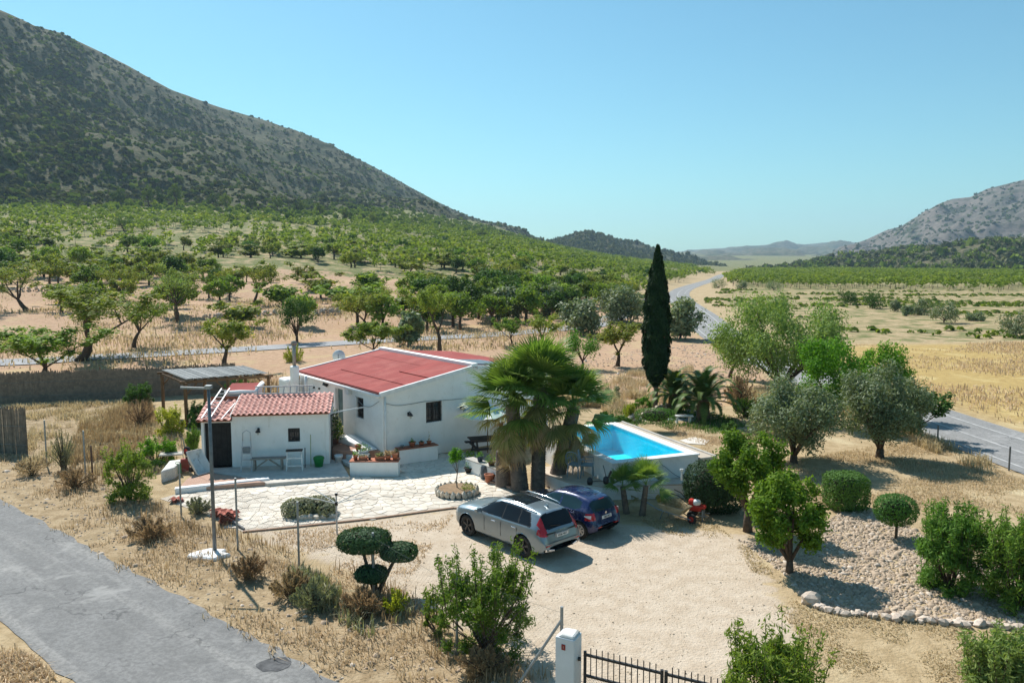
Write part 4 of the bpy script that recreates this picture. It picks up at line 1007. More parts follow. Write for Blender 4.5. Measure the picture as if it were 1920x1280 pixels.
lk(n, noisen(n, posn(n), 3.5, 3, .5, .6), bp.inputs['Height']); lk(n, bp.outputs[0], gl.inputs['Normal']); lk(n, bp.outputs[0], fr.inputs['Normal'])
lk(n, ms.outputs[0], n.nodes['Material Output'].inputs[0])
wm = MB(); wm.add([pp(ct - .015, ct - .015, PZ - .13), pp(PW - ct + .015, ct - .015, PZ - .13), pp(PW - ct + .015, PL - ct + .015, PZ - .13), pp(ct - .015, PL - ct + .015, PZ - .13)], [(0, 1, 2, 3)]); wm.build('water', m, pool)
# apron right of the pool, terrace below it
apron = pbox(PW + .004, PW + .62, -.05, PL + .6, -.05, PZ - .16).build('pool_apron', M('apron_concrete', (.52, .44, .35), (.45, .38, .3), 2, .92, bump=.25), None, bevel=.03); tag(apron, 'beige concrete apron along the right edge of the pool', 'apron')
q = pbox(PW + .62, PW + .72, -.05, PL + .6, -.05, PZ - .12).build('apron_kerb', concrete, apron, bevel=.02)
tz = .5
tfl = [at(1062, 902, tz), at(1130, 911, tz), at(1330, 905, tz), pp(PW - .02, .048, tz), pp(.05, .048, tz), pp(.048, 3.4, tz), pp(-1.6, 3.1, tz)]
terr = MB().prism([(p.x, p.y) for p in tfl], -.1, tz - .05).build('retaining_wall', poolw, None); tag(terr, 'low white retaining wall in front of the pool', 'wall')
cp = MB().prism([(p.x, p.y) for p in tfl], tz - .05, tz).build('terrace_top', M('terrace_concrete', (.5, .4, .31), (.58, .5, .41), 2, .9, bump=.2), terr, bevel=.015)
# ------------------------------------------------------------------ cars
def paint(name, c, metal=.5, rough=.32):
    m, n, b = nodes_of(name); setb(b, rough, metal, .5, .9); 
    tc = n.nodes.new('ShaderNodeTexCoord').outputs['Object']
    dust = rampn(n, noisen(n, tc, 3.5, 5), .45, .75)
    col = mixc(n, mathn(n, 'MULTIPLY', dust, .12), c, (.45, .4, .33)); lk(n, col, b.inputs['Base Color'])
    r = n.nodes.new('ShaderNodeMapRange'); r.inputs[3].default_value = rough; r.inputs[4].default_value = rough + .15; lk(n, dust, r.inputs[0]); lk(n, r.outputs[0], b.inputs['Roughness'])
    return m
carglass = M('car_glass', (.012, .018, .024), (.012, .016, .02), 2, .05, spec=.16, coat=0, world=False)
blacktrim = M('black_trim', (.018, .018, .018), (.026, .026, .026), 9, .5, world=False)
chrome = M('chrome', (.75, .75, .76), (.68, .68, .7), 9, .18, metal=1, world=False)
redlens = M('red_lens', (.5, .012, .015), (.38, .01, .012), 5, .15, spec=.5, coat=.6, world=False)
whitelens = M('white_lens', (.75, .74, .74), (.6, .6, .62), 5, .15, spec=.5, world=False)
tyrem = M('tyre', (.022, .021, .02), (.045, .04, .035), 7, .9, world=False)
platem = M('number_plate', (.75, .75, .72), (.68, .68, .66), 9, .4, world=False)
ink = M('plate_ink', (.04, .04, .045), rough=.6, world=False)
def text_mesh(s, size, depth=.004):
    c = bpy.data.curves.new('lettering', 'FONT'); c.body = s; c.size = size; c.extrude = depth; c.align_x = 'CENTER'; c.align_y = 'CENTER'
    o = bpy.data.objects.new('lettering', c); COL.objects.link(o); bpy.context.view_layer.update()
    me = bpy.data.meshes.new_from_object(o.evaluated_get(bpy.context.evaluated_depsgraph_get())); bpy.data.objects.remove(o); return me
def chaikin(P, it=2):
    for _ in range(it):
        Q = [P[0]]
        for a, b in zip(P[:-1], P[1:]): Q += [a * .75 + b * .25, a * .25 + b * .75]
        P = Q + [P[-1]]
    return P
def car(root, sp):
    ip = lambda k, x: np.interp(x, [p[0] for p in sp[k]][::-1], [p[1] for p in sp[k]][::-1])
    xf, xr = sp['top'][0][0], sp['top'][-1][0]
    u = np.linspace(0, 1, 140); xs = xr + (xf - xr) * (.5 - .5 * np.cos(np.pi * (u * .86 + .07))) ; xs = (xs - xs[0]) / (xs[-1] - xs[0]) * (xf - xr) + xr
    def sm(a, k=5):
        K = np.ones(k) / k; p = np.pad(a, (k // 2, k // 2), 'edge'); return np.convolve(p, K, 'valid')
    zt, zb, zw, wl, wb, wt = (sm(ip(k, xs)) for k in ('top', 'bot', 'belt', 'wl', 'wb', 'wt'))
    zw = np.minimum(zw, zt - .03); rows = []
    for i, x in enumerate(xs):
        lo = zb[i]; b = min(lo + .28, zw[i] - .03); ce = sp.get('crown', .05) * min(1, (zt[i] - zw[i]) / .3 + .25)
        P = [np.array(p) for p in ((0, lo), (wl[i] * .84, lo), (wl[i] * .975, lo + .05), (wl[i], b), (wl[i] * 1.005, (b + zw[i]) / 2), (wb[i], zw[i] - .05), (wb[i] - .015, zw[i]), (wb[i] * .35 + wt[i] * .65, (zw[i] * .4 + (zt[i] - ce) * .6)), (wt[i], zt[i] - ce), (wt[i] * .72, zt[i] - .012), (0, zt[i]))]
        C = chaikin(P, 2); D = []
        for a, c in zip(C[:-1], C[1:]): D += [a, a * .5 + c * .5]
        D.append(C[-1]); rows.append(np.array(D))
    G = np.stack(rows); nu, nv = G.shape[:2]
    half = np.concatenate([np.broadcast_to(xs[:, None, None], (nu, nv, 1)), G], 2)
    ra = sp['arch']; zc = sp['wr'] + .01
    for xw in sp['axles']:
        dx, dz = half[..., 0] - xw, half[..., 2] - zc; r = np.hypot(dx, dz); mk = (half[..., 1] > .55) & (r > ra - .035) & (r < ra + .02) & (half[..., 2] > zb.min() + .0)
        half[..., 0] = np.where(mk, xw + dx * ra / r, half[..., 0]); half[..., 2] = np.where(mk, zc + dz * ra / r, half[..., 2])
    parts = {}
    for side in (1, -1):
        V = half.copy(); V[..., 1] *= side
        a, b, c, d = V[:-1, :-1], V[1:, :-1], V[1:, 1:], V[:-1, 1:]
        cen = (a + b + c + d) / 4; nr = np.cross(c - a, d - b); nr /= np.linalg.norm(nr, axis=2, keepdims=True) + 1e-9; nr *= side
        if nr[nu // 2, nv - 3, 2] < 0: nr = -nr
        cut = np.zeros(cen.shape[:2], bool)
        for xw in sp['axles']: cut |= (np.hypot(cen[..., 0] - xw, cen[..., 2] - zc) < ra - .004) & (np.abs(cen[..., 1]) > .5)
        who = sp['who'](cen[..., 0], cen[..., 1] * side, cen[..., 2], nr[..., 0], nr[..., 1] * side, nr[..., 2])
        who[cut] = 'cut'
        ids = np.arange(nu * nv).reshape(nu, nv); Fq = np.stack([ids[:-1, :-1], ids[1:, :-1], ids[1:, 1:], ids[:-1, 1:]], -1)
        if side < 0: Fq = Fq[..., ::-1]
        for nm in np.unique(who):
            if nm == 'cut': continue
            key = (nm, 0 if nm in sp['center'] else side); L = parts.setdefault(key, [[], []]); f = Fq[who == nm]; L[1].append(f + sum(len(q) for q in L[0])); L[0].append(V.reshape(-1, 3))
    body = None; items = sorted(parts.items(), key=lambda kv: kv[0][0] != 'body')
    for (nm, sd), (vv, ff) in items:
        v = np.concatenate(vv); f = np.concatenate(ff); us, inv = np.unique(f, return_inverse=True)
        me = fastmesh(nm, v[us], inv.reshape(f.shape), True); bm = bmesh.new(); bm.from_mesh(me); bmesh.ops.remove_doubles(bm, verts=bm.verts, dist=.0005)
        bmesh.ops.recalc_face_normals(bm, faces=bm.faces); bm.to_mesh(me); bm.free(); me.polygons.foreach_set('use_smooth', np.ones(len(me.polygons), bool))
        o = link(nm, me, sp['mats'][nm], root)
    # underside, wheel wells, wheels
    q = MB(); q.box((0, 0, .33), (xf - xr - .5, sp['wl'][len(sp['wl']) // 2][1] * 1.5, .12)); q.build('underbody', blacktrim, root, local=True)
    for xw in sp['axles']:
        for s in (1, -1):
            yo = s * (sp['half'] - .01); q = MB(); n = 20; b0 = 0
            for k in range(n + 1):
                a = -.35 + (math.pi + .7) * k / n
                for yy in (yo, s * .5): q.v.append((xw + ra * math.cos(a), yy, max(.2, zc + ra * math.sin(a))))
            for k in range(n): q.f.append((2 * k, 2 * k + 1, 2 * k + 3, 2 * k + 2))
            q.f.append(tuple(2 * k + 1 for k in range(n + 1)))
            q.build('wheel_arch', blacktrim, root, local=True)
            r = sp['wr']; y0 = s * (sp['half'] - .23); y1 = s * (sp['half'] - .015)
            q = MB(); pr = [(r * .66, y0), (r * .93, y0), (r, y0 + s * .03), (r, y1 - s * .03), (r * .94, y1), (r * .70, y1 - s * .004), (r * .66, y1 - s * .03)]
            q.lathe(pr, (xw, 0, r), 36, 'Y', cap=False); w = q.build('wheel', tyrem, root, local=True, smooth=True)
            q = MB(); q.lathe([(r * .67, y0 + s * .03), (r * .67, y1 - s * .015), (r * .62, y1 - s * .02), (r * .6, y1 - s * .06), (.02, y1 - s * .07)], (xw, 0, r), 30, 'Y', cap=False); q.build('rim', sp['rimback'], w, local=True, smooth=True)
            q = MB(); ns = sp['spokes']
            for k in range(ns):
                a = 2 * math.pi * k / ns + .3; da = sp['spokew']
                pts = [(xw + rr_ * math.cos(a + e), y1 - s * dy, r + rr_ * math.sin(a + e)) for rr_, e, dy in ((.04, -da * 2.2, .02), (.04, da * 2.2, .02), (r * .64, da, .022), (r * .64, -da, .022))]
                pts += [(p[0], p[1] - s * .025, p[2]) for p in pts]; q.hexa(pts[4:] + pts[:4])
            q.lathe([(.06, y1 - s * .05), (.055, y1 - s * .01), (.01, y1 - s * .008)], (xw, 0, r), 14, 'Y'); q.build('spokes', sp['rim'], w, local=True)
            if sp.get('cover'):
                q = MB(); q.lathe([(r * .665, y1 - s * .03), (r * .66, y1 - s * .012), (r * .55, y1 - s * .016), (r * .54, y1 - s * .05)], (xw, 0, r), 30, 'Y', cap=False); q.build('hubcap_ring', sp['rim'], w, local=True, smooth=True)
    # mirrors and handles
    mx, mz = sp['mirror']
    for s in (1, -1):
        q = MB(); y = s * (sp['half'] + .06); q.add([(mx + .1, y - s * .1, mz - .06), (mx + .1, y + s * .1, mz - .05), (mx + .1, y + s * .1, mz + .06), (mx + .1, y - s * .1, mz + .07), (mx - .05, y - s * .12, mz - .07), (mx - .05, y + s * .11, mz - .06), (mx - .05, y + s * .11, mz + .07), (mx - .05, y - s * .12, mz + .08)], [(0, 1, 2, 3), (7, 6, 5, 4), (0, 4, 5, 1), (1, 5, 6, 2), (2, 6, 7, 3), (3, 7, 4, 0)])
        q.bar((mx, y - s * .22, mz - .05), (mx, y - s * .08, mz - .02), .05); q.build('mirror', sp['mirrormat'], root, local=True, bevel=.03, seg=2)
        for hx, hz in sp['handles']:
            q = MB(); q.box((hx, s * (sp['half'] - .004), hz), (.2, .035, .03)); q.build('door_handle', sp['handlemat'], root, local=True, bevel=.01)
    return root
def panel(nm, root, mat, rear_x, y0, y1, z0, z1, t=.02, slope=0., bevel=.006):
    q = MB(); dx = slope
    q.hexa([(rear_x, y0, z0), (rear_x - t, y0, z0), (rear_x - t, y1, z0), (rear_x, y1, z0), (rear_x + dx, y0, z1), (rear_x - t + dx, y0, z1), (rear_x - t + dx, y1, z1), (rear_x + dx, y1, z1)])
    return q.build(nm, mat, root, local=True, bevel=bevel)
def rear_text(nm, root, s, size, x, y, z, mat, tilt=0.):
    o = link(nm, text_mesh(s, size), mat, root); o.location = (x, y, z); o.rotation_euler = (math.pi / 2 - tilt, 0, -math.pi / 2); return o
def rect(x, z, poly): return inpoly(x, z, poly)

# silver SUV
silver = paint('silver_paint', (.2, .25, .28), .5, .3)
def who_suv(x, y, z, nx, ny, nz):
    w = np.full(x.shape, 'body', dtype=object); side = (np.abs(ny) > .45) & (y > .5)
    w[side & rect(x, z, [(.86, 1.07), (.34, 1.40), (-.05, 1.505), (-.33, 1.525), (-.36, 1.09)])] = 'door_window'
    w[side & rect(x, z, [(-.41, 1.095), (-.38, 1.525), (-1.08, 1.51), (-1.14, 1.11)])] = 'rear_door_window'
    w[side & rect(x, z, [(-1.19, 1.11), (-1.13, 1.505), (-1.50, 1.46), (-1.74, 1.14), (-1.72, 1.12)])] = 'quarter_window'
    w[side & (w == 'body') & rect(x, z, [(.9, 1.06), (.3, 1.43), (-.05, 1.525), (-.5, 1.545), (-1.15, 1.525), (-1.53, 1.475), (-1.78, 1.13), (-1.74, 1.095), (-.4, 1.075)])] = 'window_trim'
    w[(x > .22) & (x < 1.0) & (nx > .28) & (z > 1.12) & (y < .66)] = 'windscreen'
    w[(x < .1) & (x > -1.13) & (y < .47) & (nz > .9)] = 'roof_glass'
    w[(x < -1.93) & (nx < -.25) & (z > 1.06) & (z < 1.5) & (y < .69)] = 'rear_window'
    w[(x < -1.93) & (z > 1.08) & (z < 1.46) & (y >= .635) & (y < .8) & (nx < -.22)] = 'tail_light'
    w[(x < -2.06) & (z > .87 + np.clip(x + 2.25, 0, 1) * .3) & (z <= 1.1) & (y > .62)] = 'tail_light'
    w[(z < .33) & (nz > -.9)] = 'sill'
    w[(x < -2.3) & (z < .46)] = 'rear_skirt'
    return w
SUV = dict(
    top=[(2.3, .5), (2.285, .72), (2.22, .9), (2.05, .985), (1.6, 1.07), (1.02, 1.13), (.92, 1.16), (.2, 1.545), (0, 1.60), (-.4, 1.635), (-1.0, 1.625), (-1.6, 1.585), (-1.95, 1.535), (-1.99, 1.5), (-2.2, 1.1), (-2.25, 1.06), (-2.305, .98), (-2.33, .78), (-2.385, .7), (-2.4, .5), (-2.4, .43)],
    bot=[(2.3, .42), (2.2, .28), (1.9, .24), (-1.8, .25), (-2.2, .3), (-2.36, .36), (-2.4, .4)],
    belt=[(2.3, .62), (2.2, .8), (2.0, .9), (1.4, .985), (.9, 1.02), (-.6, 1.06), (-1.5, 1.09), (-1.9, 1.1), (-2.15, 1.03), (-2.33, .74), (-2.4, .45)],
    wl=[(2.3, .6), (2.27, .72), (2.2, .82), (2.0, .905), (1.6, .945), (0, .94), (-1.6, .95), (-2.0, .935), (-2.2, .9), (-2.32, .84), (-2.38, .78), (-2.4, .7)],
    wb=[(2.3, .58), (2.27, .7), (2.2, .79), (2.0, .87), (1.6, .915), (0, .92), (-1.6, .925), (-2.0, .9), (-2.2, .85), (-2.32, .8), (-2.38, .74), (-2.4, .66)],
    wt=[(2.3, .5), (2.2, .66), (1.6, .74), (1.0, .74), (.9, .72), (.2, .62), (-.5, .61), (-1.5, .60), (-1.95, .60), (-2.2, .69), (-2.33, .7), (-2.4, .6)],
    axles=(1.43, -1.435), wr=.372, arch=.435, half=.945, crown=.06, who=who_suv, center={'body', 'windscreen', 'roof_glass', 'rear_window', 'sill', 'rear_skirt'},
    mats=dict(body=silver, door_window=carglass, rear_door_window=carglass, quarter_window=carglass, window_trim=blacktrim, windscreen=carglass, roof_glass=carglass, rear_window=carglass, tail_light=redlens, sill=silver, rear_skirt=blacktrim),
    rim=M('rim_black', (.025, .025, .027), (.03, .03, .032), 5, .35, spec=.5, world=False), rimback=blacktrim, spokes=5, spokew=.2, mirror=(.72, 1.11), mirrormat=silver, handles=[(.02, .9), (-1.0, .93)], handlemat=chrome)
ang = math.radians(132.5)
suv = thing('parked_suv', 'silver grey SUV with black glass roof parked at the patio edge', 'car', (0.050, 22.676, 0), ang); suv.scale = (.85,) * 3
car(suv, SUV)
for s in (1, -1):
    q = MB(); q.tube([(.05, s * .60, 1.6), (-.1, s * .60, 1.655), (-.9, s * .585, 1.665), (-1.55, s * .57, 1.625), (-1.68, s * .565, 1.575)], .016, 8); q.build('roof_rail', chrome, suv, local=True, smooth=True)
    q = MB(); q.box((-2.36, s * .62, .58), (.06, .3, .035)); q.build('reflector', redlens, suv, local=True)
    q = MB(); q.hexa([(-2.42, s * .42, .37), (-2.36, s * .42, .37), (-2.33, s * .78, .4), (-2.38, s * .78, .4), (-2.42, s * .42, .43), (-2.36, s * .42, .43), (-2.33, s * .78, .5), (-2.38, s * .78, .5)]); q.build('exhaust_trim', chrome, suv, local=True, bevel=.01)
    q = MB(); q.hexa([(-2.335, s * .3, .935), (-2.32, s * .3, .935), (-2.26, s * .68, .91), (-2.30, s * .68, .91), (-2.335, s * .3, .955), (-2.32, s * .3, .955), (-2.25, s * .68, .97), (-2.29, s * .68, .97)]); q.build('lamp_strip', blacktrim, suv, local=True)
panel('plate_recess', suv, silver, -2.33, -.32, .32, .74, .92, .012)
pl = panel('number_plate', suv, platem, -2.345, -.26, .26, .78, .89, .012)
rear_text('plate_text', pl, '0728 MDT', .095, -2.36, 0, .835, ink)
rear_text('badge_lettering', suv, 'V  O  L  V  O', .062, -2.315, 0, .985, chrome, .25)
panel('bumper_lip', suv, M('bumper_shade', (.1, .12, .135), rough=.5, world=False), -2.395, -.7, .7, .655, .675, .012)
q = MB(); q.hexa([(-1.66, -.035, 1.585), (-1.66, .035, 1.585), (-1.5, .02, 1.6), (-1.5, -.02, 1.6), (-1.69, -.008, 1.67), (-1.69, .008, 1.67), (-1.62, .006, 1.65), (-1.62, -.006, 1.65)]); q.build('aerial', silver, suv, local=True)
q = MB(); q.bar((-2.235, -.02, 1.1), (-2.21, .42, 1.17), .018); q.build('rear_wiper', blacktrim, suv, local=True)
for s in (1, -1):
    for xx in (.38, -.36, -1.16):                              # door shut lines
        q = MB(); q.box((xx + (.1 if xx > 0 else 0), s * .9465, .72), (.008, .008, .5)); q.build('door_gap', blacktrim, suv, local=True)

# dark blue hatchback
blue = paint('blue_paint', (.006, .017, .085), .25, .25)
def who_208(x, y, z, nx, ny, nz):
    w = np.full(x.shape, 'body', dtype=object); side = (np.abs(ny) > .4) & (y > .45)
    w[side & rect(x, z, [(.8, .97), (.2, 1.3), (-.25, 1.36), (-.28, .98)])] = 'door_window'
    w[side & rect(x, z, [(-.34, .985), (-.31, 1.36), (-.85, 1.345), (-1.2, 1.25), (-1.24, 1.07), (-1.0, 1.0)])] = 'rear_door_window'
    w[(x > .15) & (x < .98) & (nx > .28) & (z > 1.01) & (y < .58)] = 'windscreen'
    w[(x < -1.48) & (nx < -.25) & (z > .96) & (z < 1.31) & (y < .60)] = 'rear_window'
    w[(x < -1.5 - (z - .75) * .1) & (z > .72) & (z < .95) & (y > .56) & (x > -1.9)] = 'tail_light'
    w[(x < -1.62) & (z < .5)] = 'rear_skirt'
    w[(z < .3) & (nz > -.9)] = 'sill'
    return w
HB = dict(
    top=[(2.1, .45), (2.08, .64), (2.0, .79), (1.8, .88), (1.3, .97), (1.0, 1.02), (.92, 1.05), (.2, 1.38), (0, 1.425), (-.4, 1.46), (-.9, 1.445), (-1.3, 1.395), (-1.5, 1.345), (-1.53, 1.31), (-1.69, .97), (-1.72, .92), (-1.77, .8), (-1.79, .68), (-1.85, .62), (-1.875, .5), (-1.875, .38)],
    bot=[(2.1, .36), (2.0, .24), (1.7, .2), (-1.4, .21), (-1.7, .27), (-1.83, .33), (-1.875, .36)],
    belt=[(2.1, .55), (2.0, .7), (1.8, .8), (1.3, .89), (.9, .93), (-.6, .97), (-1.2, 1.01), (-1.5, .99), (-1.68, .9), (-1.79, .66), (-1.875, .42)],
    wl=[(2.1, .5), (2.07, .62), (2.0, .7), (1.8, .8), (1.4, .855), (0, .855), (-1.2, .865), (-1.5, .85), (-1.68, .81), (-1.8, .75), (-1.85, .69), (-1.875, .62)],
    wb=[(2.1, .48), (2.07, .6), (2.0, .67), (1.8, .77), (1.4, .825), (0, .835), (-1.2, .84), (-1.5, .815), (-1.68, .77), (-1.8, .71), (-1.85, .66), (-1.875, .58)],
    wt=[(2.1, .4), (2.0, .55), (1.6, .64), (1.0, .65), (.9, .63), (.2, .54), (-.5, .53), (-1.2, .52), (-1.5, .52), (-1.69, .6), (-1.78, .62), (-1.875, .52)],
    axles=(1.27, -1.27), wr=.31, arch=.362, half=.862, crown=.055, who=who_208, center={'body', 'windscreen', 'rear_window', 'sill', 'rear_skirt'},
    mats=dict(body=blue, door_window=M('car_glass_teal', (.02, .05, .06), (.02, .045, .055), 2, .05, spec=.2, coat=0, world=False), rear_door_window=MATS['car_glass_teal'], windscreen=carglass, rear_window=MATS['car_glass_teal'], tail_light=redlens, sill=blue, rear_skirt=M('dusty_bumper', (.07, .07, .13), (.1, .09, .14), 6, .55, world=False)),
    rim=M('hubcap_silver', (.55, .55, .54), (.48, .48, .47), 5, .4, metal=.5, world=False), rimback=blacktrim, spokes=7, spokew=.19, cover=True, mirror=(.62, 1.0), mirrormat=blue, handles=[(-.05, .84), (-.95, .88)], handlemat=blue)
hb = thing('parked_hatchback', 'dark blue hatchback with silver hubcaps parked beside the retaining wall', 'car', (1.736, 24.021, 0), math.radians(135)); hb.scale = (.86,) * 3
car(hb, HB)
pl = panel('number_plate', hb, platem, -1.80, -.26, .26, .70, .81, .012, .015)
rear_text('plate_text', pl, '1365 HLV', .095, -1.815, 0, .755, ink, .1)
panel('brake_light', hb, redlens, -1.535, -.15, .15, 1.318, 1.338, .02)
for s in (1, -1):
    q = MB(); q.hexa([(-1.55, s * .845, .84), (-1.5, s * .85, .84), (-1.66, s * .80, .79), (-1.72, s * .77, .79), (-1.52, s * .845, .87), (-1.48, s * .85, .87), (-1.66, s * .80, .9), (-1.73, s * .755, .9)]); q.build('light_inset', whitelens, hb, local=True)
    q = MB(); q.box((-1.855, s * .45, .47), (.05, .2, .035)); q.build('reflector', redlens, hb, local=True)
q = MB(); q.bar((-1.70, 0, .985), (-1.66, .4, 1.03), .018); q.build('rear_wiper', blacktrim, hb, local=True)
q = MB(); q.lathe([(.045, 0), (.045, .02)], (-1.765, 0, .88), 8, 'X'); q.build('badge', chrome, hb, local=True)
q = MB(); q.tube([(-1.25, 0, 1.4), (-1.4, 0, 1.5)], [.012, .005], 6); q.build('aerial', blacktrim, hb, local=True)
# ------------------------------------------------------------------ fences, gate, pole
def post(name, lab, px_, base, top, mat, r=.03, group=None, extra=None):
    p = at(px_, base); h = hpx(p, base - top) * 1.0
    o = MB().tube([(p.x, p.y, -.2), (p.x, p.y, h)], r, 8).build(name, mat, None, smooth=False); return p, h, o
fence_pts = [Vector((-22.5, 34.2, 0)), at(88, 872), at(161, 900), at(340, 968), at(446, 1030), at(561, 1066), at(701, 1116), at(857, 1226), Vector((.93, 14.15, 0))]
fh = [1.85, 1.85, 1.9, 1.75, 2.1, 1.85, 1.6, 1.8, 1.8]
fen = thing('chain_link_fence', 'chain link fence on thin grey posts along the near lane', 'fence', fence_pts[4])
for p, h in zip(fence_pts, fh): MB().tube([(p.x, p.y, -.2), (p.x, p.y, h)], .03, 8).build('post', steel, fen)
pz = fence_pts[-1]; MB().tube([(pz.x, pz.y, 1.55), (pz.x - .95, pz.y + .1, 0)], .028, 8).build('brace', steel, fen)
wire = M('thin_wire', (.3, .31, .3), (.24, .25, .24), 4, .6, metal=.3)
wm = MB()
for (a, b_), (h0, h1) in zip(zip(fence_pts, fence_pts[1:]), zip(fh, fh[1:])):
    d = b_ - a; L = d.length; d.normalize(); hh = min(h0, h1) - .12; n = int((L + hh) / .11)
    for k in range(n):
        for sgn in (1, -1):
            s0 = -hh + k * .11
            t0, t1 = s0, s0 + hh; zA, zB = (0, hh) if sgn > 0 else (hh, 0)
            c0, c1 = max(0, t0), min(L, t1)
            if c1 - c0 < .03: continue
            za = zA + (zB - zA) * (c0 - t0) / hh; zb = zA + (zB - zA) * (c1 - t0) / hh
            p, q = a + d * c0, a + d * c1; r = .0016
            wm.add([(p.x, p.y, za + .04 - r), (p.x, p.y, za + .04 + r), (q.x, q.y, zb + .04 + r), (q.x, q.y, zb + .04 - r)], [(0, 1, 2, 3)])
    for z in (.1, hh * .5, hh): wm.tube([V3(a, z), V3(b_, z)], .0025, 3)
tag(wm.build('wire_mesh', wire, fen), kind='stuff')
p = at(174, 901); tag(MB().tube([V3(p, -.1), V3(p, 1.35)], .035, 6).build('iron_post', M('rusty_iron', (.09, .05, .04), (.13, .07, .05), 9, .8), None), 'short rusty iron post beside the left fence posts', 'post')
# gate
gu = Vector((1.91, -.98, 0)).normalized(); gn = Vector((-gu.y, gu.x, 0)); gp0 = Vector((1.28, 13.2, 0)); ga = math.atan2(gu.y, gu.x)
pil = Vector((1.0, 13.34, 0)); t = thing('gate_pillar', 'white masonry gate pillar with small red number plaque', 'pillar', pil)
q = MB(); q.box(V3(pil, .78), (.36, .36, 1.76), ga); q.build('pillar_shaft', M('pillar_paint', (.72, .73, .74), (.64, .65, .66), 2, .85, bump=.2), t, bevel=.02, seg=2)
q = MB(); q.hexa([V3(pil, 1.661) + gu * a + gn * b_ for a, b_ in ((-.15, -.17), (.17, -.17), (.17, .17), (-.15, .17))] + [V3(pil, 1.72) + gu * a + gn * b_ for a, b_ in ((-.08, -.13), (.15, -.14), (.14, .14), (-.09, .12))]); q.build('pillar_cap', lime_b, t, bevel=.02)
fpl = V3(pil, 1.5) - gn * .185 + gu * -.02
q = MB(); q.box(fpl, (.07, .012, .1), ga); pq = q.build('number_plaque', M('plaque_red', (.3, .03, .025), (.24, .025, .02), 9, .5), t)
o = link('plaque_figure', text_mesh('1', .07, .002), M('plaque_cream', (.7, .55, .45)), pq); o.location = (fpl - gn * .009) - Vector(t.location); o.rotation_euler = (math.pi / 2, 0, ga)
q = MB(); q.lathe([(.035, 0), (.035, .05)], V3(pil, 1.25) + gu * .18, 10, 'X'); q.build('latch', iron, t)
def leaf(a0, a1, lab):
    g = thing('iron_gate', lab, 'gate', gp0 + gu * a0)
    P = lambda a, z: V3(gp0 + gu * a, z)
    for a in (a0, a1): MB().bar(P(a, .05), P(a, 1.42), .05).build('gate_stile', iron, g)
    for z in (1.36, .98, .12): MB().bar(P(a0, z), P(a1, z), .04).build('gate_rail', iron, g)
    n = 13
    for k in range(1, n): a = a0 + (a1 - a0) * k / n; MB().bar(P(a, .98), P(a, 1.5), .016).build('gate_bar', iron, g)
    w = MB()
    for k in range(-9, 26):
        for s in (1, -1):
            x0 = a0 + k * .055; x1 = x0 + .84; zA, zB = (.14, .96) if s > 0 else (.96, .14)
            c0, c1 = max(a0, x0), min(a1, x1)
            if c1 - c0 < .02: continue
            za = zA + (zB - zA) * (c0 - x0) / .84; zb = zA + (zB - zA) * (c1 - x0) / .84; w.bar(P(c0, za), P(c1, zb), .0035)
    tag(w.build('gate_mesh', wire, g), kind='stuff')
leaf(.0, 1.38, 'black iron gate leaf with spiked bars hinged on the white pillar')
leaf(1.45, 2.83, 'second black iron gate leaf further right behind the shrub')
# street pole
pb = at(403, 1036); t = thing('street_pole', 'tall grey steel pole with a short horizontal arm beside the lane', 'pole', pb)
MB().tube([V3(pb, -.1), V3(pb, 2.4), V3(pb, 4.76)], [.055, .05, .042], 12).build('pole', M('pole_steel', (.2, .215, .225), (.15, .16, .17), 5, .5, metal=.4), t, smooth=True)
MB().bar(V3(pb, 4.7) + Vector((.05, 0, 0)), V3(pb, 4.72) + Vector((-.8, .05, 0)), .05, .055).build('arm', steel, t)
MB().box(V3(pb, 4.74), (.16, .16, .1)).build('pole_cap', steel, t)
q = MB(); rr = random.Random(2); cb = at(392, 1042)
ringp = [(cb.x + (.5 + rr.uniform(-.14, .14)) * math.cos(k * .4488), cb.y + (.42 + rr.uniform(-.12, .12)) * math.sin(k * .4488)) for k in range(14)]
q.prism(ringp, -.1, .09); tag(q.build('concrete_footing', M('white_cement', (.78, .77, .75), (.68, .67, .65), 3, .9, bump=.5), None, bevel=.04), 'rough white cement footing round the foot of the steel pole', 'footing')
# roadside fence right
for i, (a, b_, c) in enumerate(((1757.5, 832, 797), (1891.5, 882, 836))):
    p = at(a, b_); tag(MB().tube([V3(p, -.1), V3(p, hpx(p, b_ - c))], .035, 8).build('fence_post', M('grey_post', (.12, .12, .12), (.18, .17, .16), 5, .7), None), ('slim grey fence post beside the country road, farther one', 'slim grey fence post beside the country road, nearer one')[i], 'post', 'roadside fence posts')
